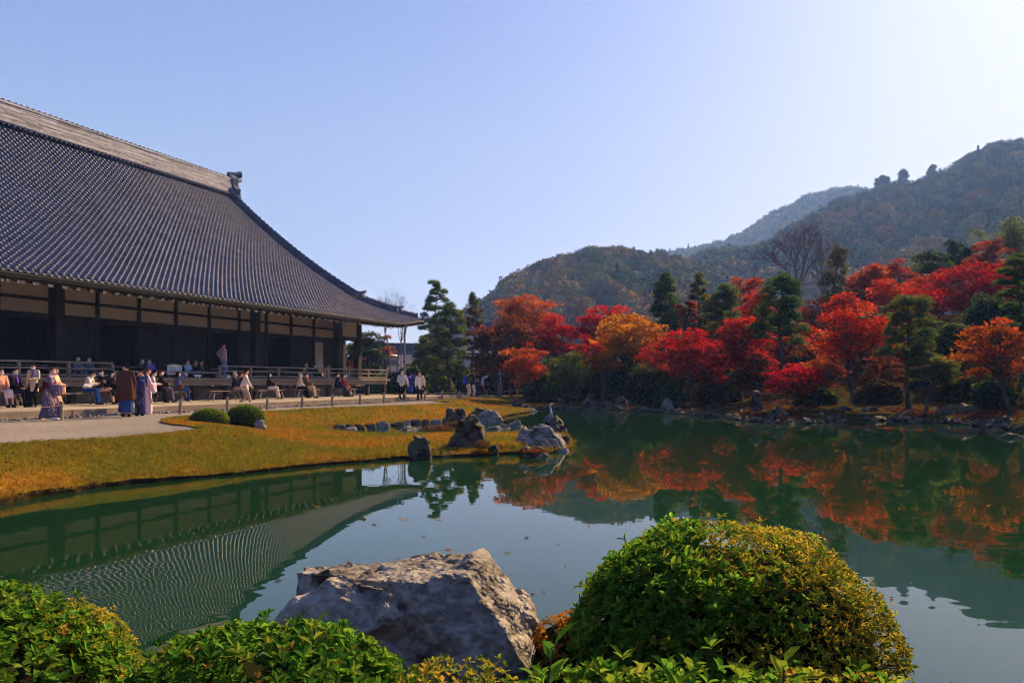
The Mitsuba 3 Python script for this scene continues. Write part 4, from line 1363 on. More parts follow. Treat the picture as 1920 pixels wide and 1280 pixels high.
bamboo('pale green bamboo at the upper right edge', 1895, 74, 398, 40, 1, 14)
bamboo('small bamboo clump above the scarlet maple', 1728, 76, 478, 22, 2, 7)
pine('pine_tree', 'dark pine cut by the right edge of the view', 1906, 37, 482, 645, 36, 'pine', seed=11, pads=24, conical=0.2, tufts=2600, flat=0.45, trunk=0.14, base_px=1925)
broadleaf('maple_tree', 'orange maple with a crooked pale trunk by the water at the right', 1873, 29, 590, 705, 66, ['orange', 'scarlet', 'russet'], pads=40, seed=29, dens=0.8, bare=0.35, base_px=1900, trunk=0.10)
broadleaf('maple_tree', 'russet maple low branches right of the small pine', 1820, 42, 640, 690, 60, ['russet', 'red', 'scarlet'], pads=30, seed=30, dens=0.8, bare=0.2)
broadleaf('maple_tree', 'dim red maple behind the layered pine', 1660, 44, 600, 690, 58, ['red', 'russet', 'wine'], pads=34, seed=31, dens=0.8)
broadleaf('maple_tree', 'dim scarlet maple behind the tall clear trunked pine', 1455, 52, 600, 700, 56, ['scarlet', 'russet', 'red'], pads=34, seed=32, dens=0.9)


# more trees of the dense far bank, filling it from the water up the slope
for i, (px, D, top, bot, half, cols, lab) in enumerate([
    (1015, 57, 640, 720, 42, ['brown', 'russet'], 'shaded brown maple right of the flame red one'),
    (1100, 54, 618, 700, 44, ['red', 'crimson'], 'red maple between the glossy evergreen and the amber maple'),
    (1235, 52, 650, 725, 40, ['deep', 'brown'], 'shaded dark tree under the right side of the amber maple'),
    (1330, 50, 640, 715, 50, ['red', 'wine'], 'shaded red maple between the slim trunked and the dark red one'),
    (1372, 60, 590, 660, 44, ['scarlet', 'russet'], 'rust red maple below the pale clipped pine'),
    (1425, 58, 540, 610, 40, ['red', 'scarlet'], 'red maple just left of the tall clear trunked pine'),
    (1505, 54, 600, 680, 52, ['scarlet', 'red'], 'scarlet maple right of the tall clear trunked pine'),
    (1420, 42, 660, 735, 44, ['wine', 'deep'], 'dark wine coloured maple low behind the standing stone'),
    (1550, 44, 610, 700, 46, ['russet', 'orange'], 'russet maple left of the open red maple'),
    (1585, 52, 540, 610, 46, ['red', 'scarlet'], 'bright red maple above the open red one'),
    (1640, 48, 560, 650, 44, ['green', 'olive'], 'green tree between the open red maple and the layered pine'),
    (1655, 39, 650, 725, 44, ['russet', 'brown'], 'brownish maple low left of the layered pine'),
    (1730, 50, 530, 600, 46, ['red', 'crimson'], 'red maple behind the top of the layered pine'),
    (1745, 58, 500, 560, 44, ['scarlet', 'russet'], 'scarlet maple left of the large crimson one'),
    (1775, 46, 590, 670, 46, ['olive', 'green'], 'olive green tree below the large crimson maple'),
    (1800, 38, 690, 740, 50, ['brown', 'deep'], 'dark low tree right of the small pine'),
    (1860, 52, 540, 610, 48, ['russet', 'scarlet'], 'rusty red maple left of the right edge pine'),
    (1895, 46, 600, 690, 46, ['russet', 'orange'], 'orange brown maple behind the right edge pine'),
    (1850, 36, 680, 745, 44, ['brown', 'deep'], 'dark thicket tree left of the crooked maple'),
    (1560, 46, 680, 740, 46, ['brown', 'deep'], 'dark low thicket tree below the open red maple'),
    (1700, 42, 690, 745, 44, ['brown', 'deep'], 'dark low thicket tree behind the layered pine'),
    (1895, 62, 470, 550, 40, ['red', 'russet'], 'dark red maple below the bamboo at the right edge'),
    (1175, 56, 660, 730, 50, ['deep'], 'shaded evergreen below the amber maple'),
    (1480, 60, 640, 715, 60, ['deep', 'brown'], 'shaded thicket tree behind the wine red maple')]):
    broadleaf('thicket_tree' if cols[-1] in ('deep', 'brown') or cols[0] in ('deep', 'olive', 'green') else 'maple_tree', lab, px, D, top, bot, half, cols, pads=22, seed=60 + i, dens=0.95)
_rng = np.random.default_rng(88)
_m = MB()
_n = 15000
_D = _rng.uniform(27, 62, _n)
_x = _rng.uniform(0.05, 0.72, _n) * _D
_sd = signed_shore(_x, _D)
_k = (_sd > 0.1) & (_sd < 22)
_x, _D = _x[_k], _D[_k]
_z = ground_h(_x, _D, _sd[_k]) + 0.03
leaf_cards(_m, np.column_stack([_x, _D, _z]), _rng.normal(0, 1, (len(_x), 3)) * [1, 1, 0.25], unit(_rng.normal(0, 0.3, (len(_x), 3)) + [0, 0, 1]), 0.13, 0.11, pal(['russet', 'brown', 'brown', 'wine'], _rng, len(_x)) * 0.5)
_n = 5000
_p = np.column_stack([_rng.uniform(-12, 3.6, _n), _rng.uniform(9, 58, _n)])
_p = _p[shapely.contains_xy(LAWN, _p[:, 0], _p[:, 1])]
leaf_cards(_m, np.column_stack([_p, lawn_z(_p[:, 0], _p[:, 1]) + 0.045]), _rng.normal(0, 1, (len(_p), 3)) * [1, 1, 0.25], unit(_rng.normal(0, 0.3, (len(_p), 3)) + [0, 0, 1]), 0.06, 0.05, pal(['russet', 'brown', 'scarlet', 'brown'], _rng, len(_p)) * 0.6)
_m.put('leaf_litter', 'mat_leaf', color=True, kind='stuff', label='fallen maple leaves strewn over the far bank and the lawn')


# shrubs and hedges -------------------------------------------------------------
def lump(name, label, c, r, cols, n, size, seed, core=0.86, mat='mat_leaf', category='shrub', group=None, rough=0.35, freq=1.6, up=0.7, box=False):
    """A leafy mound: leaves over a lumpy ellipsoid (or a clipped box) with a dark twiggy inside."""
    rng = np.random.default_rng(9000 + seed)
    k = thing(name, label, category, group)
    c, r = np.array(c, float), np.array(r, float)
    q = unit(rng.normal(0, 1, (n, 3)))
    q[:, 2] = np.where(q[:, 2] < -0.25, -q[:, 2], q[:, 2])

    def shape(q):
        if box:
            q = np.sign(q) * np.abs(q) ** 0.35
            q = q / np.maximum(np.abs(q).max(-1, keepdims=True), 1e-6) ** 0.55
        return q * (1 + rough * (meshkit.fbm(q * freq * (r / r.max()) * 2 + seed, 3, seed) - 0.5))[:, None]
    p = c + shape(q) * r * rng.uniform(0.88, 1.02, (n, 1))
    nr = unit(q / r + np.array([0, 0, up]) * (1 / r.min()) + rng.normal(0, 0.6, (n, 3)) / r.min())
    d = rng.normal(0, 1, (n, 3)) + q * 0.6
    lf = MB()
    leaf_cards(lf, p, d, nr, size * rng.uniform(0.8, 1.4, n), size * rng.uniform(0.45, 0.7, n), pal(cols, rng, n) * rng.uniform(0.7, 1.3, (n, 1)))
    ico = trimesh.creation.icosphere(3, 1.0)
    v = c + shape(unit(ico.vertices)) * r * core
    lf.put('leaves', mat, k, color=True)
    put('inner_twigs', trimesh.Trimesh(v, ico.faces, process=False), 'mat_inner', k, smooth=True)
    return k


def ground_lump(name, label, px, py, D, halfw, toppy, depth, cols, n, size, seed, **kw):
    """A mound whose foot is at row py and top at row toppy."""
    z0, z1 = at(px, D, py=py)[2], at(px, D, py=toppy)[2]
    return lump(name, label, (at(px, D)[0], D, z0 + 0.15 * (z1 - z0)), (halfw / FP * D, depth, (z1 - z0) * 0.85), cols, n, size, seed, **kw)


ground_lump('hedge', 'long clipped dark green hedge at the end of the path', 888, 739, 69, 112, 687, 1.4, ['deep', 'green'], 12000, 0.2, 1, box=True, rough=0.12, category='hedge')
ground_lump('low_hedge', 'lower green bush before the path end hedge', 812, 741, 66, 40, 700, 1.2, ['green', 'bright'], 3500, 0.2, 2, category='hedge')
ground_lump('clipped_bush', 'small clipped round bush, left of the pair on the lawn', 392.5, 794, 21.9, 37, 766, 0.42, ['bright'], 5200, 0.035, 3, rough=0.06, category='bush', core=0.93)
ground_lump('clipped_bush', 'clipped round bush, right and taller of the pair on the lawn', 459.5, 792, 22.6, 38, 759, 0.45, ['bright', 'bright', 'green'], 5200, 0.035, 4, rough=0.06, category='bush', core=0.93)
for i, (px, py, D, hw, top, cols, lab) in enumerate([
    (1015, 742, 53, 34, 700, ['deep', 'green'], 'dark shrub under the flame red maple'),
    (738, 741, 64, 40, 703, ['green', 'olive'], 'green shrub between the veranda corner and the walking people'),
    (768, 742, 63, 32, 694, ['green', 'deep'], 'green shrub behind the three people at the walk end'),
    (1350, 762, 43, 44, 722, ['deep', 'brown'], 'low dark shrub added to fill shade right of the slim pale trunks'),  # from here to the slope pair: dark shrubs added to stand in for bank shade
    (1530, 762, 37, 40, 726, ['deep', 'green'], 'low dark shrub added to fill shade between the wine red and open red maples'),
    (1650, 758, 37, 42, 716, ['deep', 'brown'], 'low dark shrub added to fill shade just right of the open red maple trunk'),
    (1725, 756, 39, 36, 712, ['deep'], 'low dark shrub added to fill shade between the two right hand pines'),
    (1800, 758, 36, 50, 704, ['deep', 'brown'], 'dark shrub added to fill shade on the bank right of the small pine trunk'),
    (1862, 760, 33, 40, 716, ['deep', 'green'], 'low dark shrub added to fill shade left of the crooked pale trunk'),
    (1560, 735, 44, 50, 690, ['deep'], 'dark shrub added to fill shade up the slope left of the open red maple'),
    (1690, 728, 46, 56, 684, ['deep', 'brown'], 'dark shrub added to fill shade up the slope behind the layered pine trunk'),
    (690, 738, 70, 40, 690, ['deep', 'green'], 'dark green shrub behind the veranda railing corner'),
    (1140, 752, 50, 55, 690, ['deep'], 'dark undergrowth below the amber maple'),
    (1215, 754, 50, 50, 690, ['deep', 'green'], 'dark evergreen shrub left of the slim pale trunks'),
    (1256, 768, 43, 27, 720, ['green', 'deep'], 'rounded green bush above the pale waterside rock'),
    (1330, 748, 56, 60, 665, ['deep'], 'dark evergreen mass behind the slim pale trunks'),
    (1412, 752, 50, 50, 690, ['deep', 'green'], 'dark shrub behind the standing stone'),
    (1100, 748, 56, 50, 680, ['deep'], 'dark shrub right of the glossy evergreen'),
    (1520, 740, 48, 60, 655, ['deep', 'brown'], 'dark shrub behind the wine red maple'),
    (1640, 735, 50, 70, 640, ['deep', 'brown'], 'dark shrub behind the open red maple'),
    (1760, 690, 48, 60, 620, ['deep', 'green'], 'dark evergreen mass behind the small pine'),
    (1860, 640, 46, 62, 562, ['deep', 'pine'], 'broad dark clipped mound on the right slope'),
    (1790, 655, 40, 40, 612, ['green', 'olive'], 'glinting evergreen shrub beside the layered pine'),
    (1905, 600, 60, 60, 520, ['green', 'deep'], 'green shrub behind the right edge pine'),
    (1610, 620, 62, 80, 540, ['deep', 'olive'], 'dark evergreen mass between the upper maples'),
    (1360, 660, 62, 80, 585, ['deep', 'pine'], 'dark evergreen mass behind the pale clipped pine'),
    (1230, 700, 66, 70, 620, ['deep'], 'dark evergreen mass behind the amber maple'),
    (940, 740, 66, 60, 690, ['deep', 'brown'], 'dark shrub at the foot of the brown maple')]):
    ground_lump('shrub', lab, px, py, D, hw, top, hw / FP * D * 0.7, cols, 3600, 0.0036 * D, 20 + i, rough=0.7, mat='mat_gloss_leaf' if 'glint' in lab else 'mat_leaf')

# three lone conifers on the mountain's skyline
for i, (px, top, bot, hw, D, lab) in enumerate([(1656, 334, 362, 17, 640, 'broad lone conifer on the mountain skyline, left of three'), (1694, 321, 350, 11, 655, 'lone conifer on the mountain skyline, middle of three'), (1748, 312, 338, 10, 670, 'lone conifer on the mountain skyline, right of three')]):
    pine('skyline_conifer', lab, px, D, top, bot, hw, 'deep', seed=30 + i, pads=16, conical=0.45, tufts=1500, flat=0.6, trunk=0.5, category='conifer', nl=1.5, base=at(px, D, py=bot + 14)[2])
# ------------------------------------------------------------------ rocks
from scipy.spatial import cKDTree


def hull_mesh(pts):
    h = m3.Manifold.hull_points(np.asarray(pts, np.float64))
    m = h.to_mesh()
    return trimesh.Trimesh(m.vert_properties[:, :3], m.tri_verts, process=True)


def weather(m, edge, amp, seed, freq=3.0, cells=(26, 120), steps=(0.022, 0.011), soft=2):
    """Refines a hull and breaks its surface into tilted facets of two sizes, then adds grain."""
    mm = m3.Manifold(m3.Mesh(np.asarray(m.vertices, np.float32), np.asarray(m.faces, np.uint32))).refine_to_length(edge).to_mesh()
    t = trimesh.Trimesh(mm.vert_properties[:, :3].astype(float), np.asarray(mm.tri_verts), process=True)
    if soft:
        trimesh.smoothing.filter_taubin(t, iterations=soft)
    v, rng = np.array(t.vertices), np.random.default_rng(int(seed) + 50)
    ext = np.ptp(v, axis=0).max()
    for n_, st in zip(cells, steps):
        n = trimesh.Trimesh(v, t.faces, process=False).vertex_normals
        c = v[rng.integers(0, len(v), n_)] + rng.normal(0, 0.03, (n_, 3)) * ext
        w = v + (meshkit.fbm(v * 5 / ext + seed, 3, seed)[:, None] - 0.5) * 0.25 * ext / math.sqrt(n_ / 10)
        dist, k = cKDTree(c).query(w, k=2)
        off = rng.normal(0, st, n_)[k] * ext
        tilt = rng.normal(0, 0.16 if soft else 0.10, (n_, 3))[k]
        d = off + ((w[:, None] - c[k]) * tilt).sum(-1)
        g = np.clip((dist[:, 1] - dist[:, 0]) / (0.035 * ext), 0, 1)      # soften each break a little
        d = d[:, 0] * (0.5 + 0.5 * g) + d[:, 1] * (0.5 - 0.5 * g) - 0.25 * st * ext * (1 - g) ** 2
        v = v + n * d[:, None]
    n = trimesh.Trimesh(v, t.faces, process=False).vertex_normals
    d = (meshkit.fbm(v * freq + seed, 4, seed) - 0.5) * 1.2 * amp + (meshkit.fbm(v * 26 / ext + seed, 4, seed + 2) - 0.5) * (0.020 if soft else 0.016) * ext
    return trimesh.Trimesh(v + n * d[:, None], t.faces, process=False)


def rock(label, px, top, bot, x0, x1, D, seed, prof=None, depth=None, dark=True, key='rock', group=None, bury=0.25, cat='rock', base=None, n=22, edge=None):
    """A boulder filling columns x0..x1 and rows top..bot at depth D; prof: outline as (column fraction, row fraction) seen from the front."""
    rng = np.random.default_rng(400 + seed)
    zt = at(px, D, py=top)[2]
    zb = (at(px, D, py=bot)[2] if base is None else base)
    w = (x1 - x0) / FP * D
    hgt = zt - zb
    dep = depth if depth else w * 0.75
    pts = []
    if prof is None:
        prof = [(0.0, 0.75), (0.08, 0.35), (0.28, 0.06), (0.5, 0.0), (0.72, 0.10), (0.92, 0.42), (1.0, 0.8)]
    cx = (x0 + x1) / 2
    for fx, fy in prof:
        X = ((x0 + (x1 - x0) * fx) - 960) / FP * D
        for k in range(2):
            y = D + dep * (rng.uniform(-0.5, -0.12) if k == 0 else rng.uniform(0.12, 0.5)) * (0.4 + 0.6 * fy)
            pts.append([X, y, zt - hgt * fy - (0.05 * hgt if k == 0 else 0)])
    for a in np.linspace(0, 2 * np.pi, 9)[:-1]:
        X = (cx - 960) / FP * D + np.cos(a) * w * 0.5
        pts.append([X, D + np.sin(a) * dep * 0.55, zb + 0.05 * hgt])
        pts.append([X, D + np.sin(a) * dep * 0.55, zb - bury])
    m = weather(hull_mesh(pts), edge or max(0.02, 0.0022 * D), 0.085 * min(w, hgt + 0.2), seed, 2.6 / max(w, 0.3))
    k = tag(key_for(key), label, cat, group)
    scene[k] = mikit.ply(m, 'mat_dark_rock' if dark else 'mat_rock', smooth=28)
    return k


# on the lawn's point
rock('upright dark rock at the water edge, leftmost on the lawn point', 787, 818, 858, 768, 806, 16.4, 1, prof=[(0.02, 0.8), (0.05, 0.3), (0.22, 0.04), (0.55, 0.0), (0.80, 0.08), (0.95, 0.4), (1, 0.85)], depth=0.4)
rock('tall pointed mossy dark rock standing on the lawn point', 878, 775, 838, 838, 908, 18.0, 2, prof=[(0.0, 0.92), (0.22, 0.62), (0.45, 0.22), (0.62, 0.0), (0.74, 0.03), (0.86, 0.25), (0.97, 0.6), (1, 0.95)], depth=0.7)
rock('large pale grey boulder at the tip of the lawn point', 1015, 797, 850, 966, 1061, 18.6, 3, prof=[(0.0, 0.85), (0.03, 0.5), (0.17, 0.06), (0.42, 0.02), (0.66, 0.0), (0.80, 0.25), (0.93, 0.72), (1, 0.95)], depth=1.0, dark=False, edge=0.03)
rock('low brown mossy rock in the water before the large boulder', 1000, 838, 864, 970, 1031, 17.0, 4, depth=0.6)
rock('small square rock in the water right of the large boulder', 1056, 816, 839, 1044, 1068, 19.2, 5, prof=[(0, 0.8), (0.04, 0.15), (0.3, 0.0), (0.8, 0.05), (0.98, 0.2), (1, 0.9)])
rock('brown rounded rock on which the heron stands', 1038, 782, 814, 1014, 1064, 24.2, 6, prof=[(0, 0.8), (0.04, 0.2), (0.2, 0.03), (0.6, 0.0), (0.82, 0.2), (0.95, 0.6), (1, 0.95)], depth=0.7)
rock('left one of two dark rocks behind the pointed rock', 846, 764, 786, 836, 857, 31.0, 7, prof=[(0, 0.9), (0.02, 0.2), (0.2, 0.0), (0.6, 0.05), (0.95, 0.5), (1, 0.9)])
rock('right one of two dark rocks behind the pointed rock', 863, 766, 786, 852, 874, 30.6, 8, prof=[(0, 0.8), (0.1, 0.05), (0.7, 0.0), (0.95, 0.2), (1, 0.9)])
rock('broad dark rock behind the pointed rock', 893, 763, 789, 873, 922, 30.8, 9, prof=[(0, 0.95), (0.15, 0.5), (0.4, 0.05), (0.7, 0.0), (1, 0.7)])
rock('pale broad rock right of the dark one by the inlet', 918, 769, 790, 897, 941, 29.9, 10, dark=False)
rock('dark rounded rock at the far end of the lawn', 971, 747, 765, 960, 983, 46.5, 11)
rock('low dark rock right of the rounded one at the far end of the lawn', 985, 758, 771, 970, 998, 44.5, 12)
rock('flat rock slab lying at the far water edge', 997, 766, 773, 978, 1010, 42.5, 13, prof=[(0, 0.7), (0.3, 0.1), (0.7, 0.0), (1, 0.8)], dark=False)
rock('bluish grey rock behind the large boulder', 965, 786, 803, 946, 982, 27.6, 14, prof=[(0, 0.9), (0.3, 0.45), (0.6, 0.0), (0.85, 0.2), (1, 0.85)], dark=False)
rock('pale flat stone in the inlet behind the lawn point', 772, 800, 809, 750, 794, 26.3, 15, prof=[(0, 0.8), (0.1, 0.3), (0.4, 0.0), (0.85, 0.1), (1, 0.8)], dark=False)
rock('pale flat rock at the inlet mouth', 935, 797, 804, 916, 955, 26.8, 16, prof=[(0, 0.8), (0.3, 0.2), (0.7, 0.0), (1, 0.8)], dark=False)
rock('small pale stone beside the clipped bushes', 488, 787, 796, 479, 498, 21.6, 17, dark=False)
for i, (px, top, bot, x0, x1) in enumerate(sorted([(614, 797, 805, 606, 624), (636, 793, 804, 627, 648), (657, 798, 805, 649, 668), (675, 794, 804, 667, 684), (697, 792, 802, 689, 704), (722, 787, 800, 706, 731), (754, 788, 798, 742, 758), (764, 785, 797, 757, 769), (779, 784, 796, 768, 790), (799, 783, 795, 791, 806), (818, 783, 793, 808, 828), (838, 781, 792, 829, 845), (656, 792, 800, 645, 664), (742, 790, 798, 733, 750)])):
    p = on(px, bot - 1.0, 0.03)
    rock(f'edging stone along the inlet between the lawns, {ORD[i]} from the left', px, top + 2.5, bot, x0, x1, p[1], 30 + i, group='edging stones of the inlet', dark=i % 3 != 0, bury=0.3, prof=[(0, 0.9), (0.06, 0.25), (0.3, 0.0), (0.75, 0.05), (0.97, 0.3), (1, 0.9)], key='edging_stone', cat='stone')
rock('low stone beside the upright dark rock', 830, 843, 856, 812, 852, 17.0, 47)
rock('small dark stone at the foot of the pointed rock', 925, 833, 850, 915, 936, 17.3, 48)
# far shore
for i, (px, top, bot, x0, x1, D, dark, lab) in enumerate([
    (1107, 738, 765, 1088, 1124, 46.0, True, 'peaked grey rock on the far shore left of the amber maple'),
    (1135, 752, 767, 1124, 1152, 46.5, True, 'low brown rock right of the peaked grey rock'),
    (1166, 745, 768, 1152, 1180, 46.0, True, 'dark sloping rock on the far shore under the amber maple'),
    (1200, 758, 771, 1180, 1222, 44.6, True, 'long dark rock at the far water edge below the amber maple'),
    (1249, 737, 769, 1241, 1259, 42.6, False, 'pale upright rock under the rounded bush'),
    (1256, 750, 771, 1247, 1264, 41.4, False, 'small pale rock at the waterline below the rounded bush'),
    (1299, 766, 780, 1288, 1308, 38.2, True, 'low dark rock in the shade right of the pale rocks'),
    (1335, 768, 784, 1315, 1355, 36.8, True, 'flat dark rock below the slim pale trunks'),
    (1390, 766, 786, 1382, 1398, 35.0, True, 'small round blue grey rock at the far water edge'),
    (1411, 770, 789, 1403, 1420, 34.0, True, 'square rock at the foot of the standing stone'),
    (1418, 734, 776, 1406, 1430, 35.0, True, 'tall dark standing stone on the far shore'),
    (1461, 764, 797, 1439, 1484, 31.0, True, 'big dark rock jutting into the water below the wine red maple'),
    (1541, 771, 793, 1533, 1549, 32.2, False, 'small pale upright stone in the water'),
    (1585, 760, 788, 1562, 1606, 34.2, True, 'dark rock below the open red maple'),
    (1638, 762, 787, 1610, 1662, 34.0, True, 'broad low dark rock left of the layered pine'),
    (1700, 770, 791, 1676, 1728, 32.6, True, 'low dark rock at the foot of the layered pine'),
    (1790, 756, 792, 1755, 1838, 31.8, True, 'long dark bank rock right of the small pine'),
    (1818, 801, 812, 1804, 1836, 26.4, True, 'low dark rock alone in the water at the right'),
    (1867, 799, 813, 1851, 1884, 26.0, True, 'rounded rock in the water before the crooked maple'),
    (1888, 782, 806, 1856, 1918, 27.6, True, 'large dark rock at the foot of the crooked maple'),
    (1897, 812, 830, 1878, 1918, 22.6, True, 'wet shining rock in the water at the right edge')]):
    rock(lab, px, top, bot, x0, x1, D, 60 + i, dark=dark, depth=max(0.5, (x1 - x0) / FP * D * 0.6), prof=None if i % 3 else [(0, 0.9), (0.15, 0.5), (0.38, 0.02), (0.55, 0.0), (0.85, 0.45), (1, 0.9)])
# many small stones that edge the far shore
_rng = np.random.default_rng(5)
_m = MB()
_line = POND.exterior
for i in range(1500):
    p = np.array(_line.interpolate(_rng.uniform(0, _line.length)).coords[0])
    if p[1] < 26 or p[0] / p[1] < 0.03:
        continue
    p = p + _rng.normal(0, 0.16, 2)
    r = _rng.uniform(0.06, 0.24)
    v = _ico.vertices * r * _rng.uniform(0.6, 1.2, 3) * [1, 1, 0.75] + _rng.normal(0, 0.12 * r, (len(_ico.vertices), 3))
    _m.add([*p, _rng.uniform(-0.05, 0.10)] + v, _ico.faces)
_m.put('shore_stones', 'mat_dark_rock', kind='stuff', label='small dark stones edging the far shore')

# the big foreground rock: a flat top, a steep left end, a front face and a sunlit right flank running down
_D = 4.5


def fr(px, py, dD):
    return at(px, _D + dD, py=py)


_a = hull_mesh([fr(556, 1072, -0.05), fr(575, 1058, 0.35), fr(700, 1052, 0.45), fr(860, 1040, 0.35), fr(903, 1037, 0.15), fr(640, 1078, -0.32), fr(760, 1092, -0.42), fr(872, 1082, -0.36), fr(880, 1096, -0.40),
                fr(560, 1140, -0.05), fr(556, 1110, 0.0), fr(930, 1090, 0.15), fr(990, 1122, 0.12), fr(1008, 1145, 0.05), fr(1018, 1215, -0.05), fr(1000, 1260, -0.5), fr(890, 1270, -0.62), fr(760, 1290, -0.55), fr(560, 1220, -0.2),
                fr(600, 1330, 0.2), fr(1010, 1300, 0.3), fr(700, 1340, -0.4), fr(960, 1330, -0.4), fr(580, 1200, 0.5), fr(980, 1200, 0.5)])
_b2 = hull_mesh([fr(640, 1082, -0.36), fr(600, 1110, -0.42), fr(540, 1140, -0.45), fr(515, 1164, -0.45), fr(505, 1190, -0.35), fr(720, 1100, -0.46), fr(700, 1180, -0.62), fr(560, 1230, -0.62), fr(500, 1260, -0.4), fr(640, 1300, -0.5), fr(560, 1160, -0.05), fr(760, 1150, -0.5), fr(740, 1290, -0.4), fr(505, 1300, -0.1), fr(600, 1300, 0.1)])
_u = m3.Manifold(m3.Mesh(np.asarray(_a.vertices, np.float32), np.asarray(_a.faces, np.uint32))) + m3.Manifold(m3.Mesh(np.asarray(_b2.vertices, np.float32), np.asarray(_b2.faces, np.uint32)))
# chipped ledges cut into the front
for i, (px, py, dD, s) in enumerate([(790, 1120, -0.62, 0.13), (700, 1130, -0.72, 0.10), (840, 1150, -0.66, 0.12), (860, 1225, -0.85, 0.17), (650, 1105, -0.52, 0.07), (930, 1230, -0.72, 0.10), (600, 1090, -0.22, 0.06), (780, 1190, -0.82, 0.15), (555, 1125, -0.40, 0.06)]):
    rng = np.random.default_rng(800 + i)
    c = fr(px, py, dD)
    cut = hull_mesh(c + rng.normal(0, 1, (12, 3)) * [s * 1.1, s * 0.9, s * 0.6])
    _u = _u - m3.Manifold(m3.Mesh(np.asarray(cut.vertices, np.float32), np.asarray(cut.faces, np.uint32)))
_mm = _u.to_mesh()
_rm = weather(trimesh.Trimesh(_mm.vert_properties[:, :3], _mm.tri_verts, process=True), 0.013, 0.03, 77, 2.6, (60, 700), (0.0075, 0.0042), 0.0)
tag('big_rock', 'large rugged pale boulder in the foreground, flat topped with a sunlit right flank', 'boulder')
scene['big_rock'] = mikit.ply(_rm, 'mat_rock', smooth=30)

# floating leaves and specks on the water
_rng = np.random.default_rng(15)
_m = MB()
n = 0
while n < 420:
    D = _rng.uniform(5.5, 42) if _rng.random() < 0.75 else _rng.uniform(25, 45)
    x = _rng.uniform(-0.3, 0.72) * D
    if not POND.contains(Point(x, D)):
        continue
    a = _rng.uniform(0, 6.28)
    s = _rng.uniform(0.018, 0.05) * min(2.0, 0.6 + D / 22)
    q = np.array([[np.cos(a + t) * s * r, np.sin(a + t) * s * r, 0] for t, r in ((0, 1.0), (1.2, 0.5), (2.6, 0.6), (3.6, 1.0), (4.6, 0.45), (5.6, 0.6))])
    q[:, 2] = 0.004 + _rng.uniform(0, 0.008, 6)
    _m.add([x, D, 0] + q, [[0, 1, 2], [0, 2, 3], [0, 3, 4], [0, 4, 5]], pal(['olive', 'russet', 'amber', 'brown'], _rng, 1)[0])
    n += 1
_m.put('floating_leaves', 'mat_leaf', color=True, kind='stuff', label='fallen leaves and specks floating on the pond')

# dry tufts on the lawn point
for i, (px, py, D, hw, h, lab) in enumerate([(820, 808, 26.2, 24, 14, 'brown dry tuft of plants left of the pointed rock'), (862, 797, 28.5, 26, 11, 'brown dry tuft behind the pointed rock'), (905, 838, 17.2, 10, 14, 'brown dry plant at the foot of the pointed rock'), (945, 835, 18.0, 34, 10, 'yellow green grass tuft between pointed rock and boulder'), (1000, 846, 16.9, 22, 7, 'rust coloured moss on the low water rock')]):
    rng = np.random.default_rng(600 + i)
    k = thing('plant_tuft', lab, 'plant')
    c = at(px, D, py=py)
    n = 900
    b = c + rng.normal(0, 0.45, (n, 3)) * [hw / FP * D, 0.25, 0.0]
    d = unit(rng.normal(0, 0.55, (n, 3)) + [0, 0, 1])
    L = h / FP * D * rng.uniform(0.5, 1.2, (n, 1))
    s = unit(np.cross(d, rng.normal(0, 1, (n, 3)))) * 0.008
    v = np.stack([b - s, b + s, b + d * L], 1).reshape(-1, 3)
    col = np.repeat(pal([['brown', 'olive', 'russet'], ['brown', 'olive'], ['brown', 'olive'], ['bright', 'amber'], ['russet', 'brown']][i], rng, n), 3, 0)
    MB().add(v, np.arange(3 * n).reshape(-1, 3), col).put('blades', 'mat_grass', k, color=True)
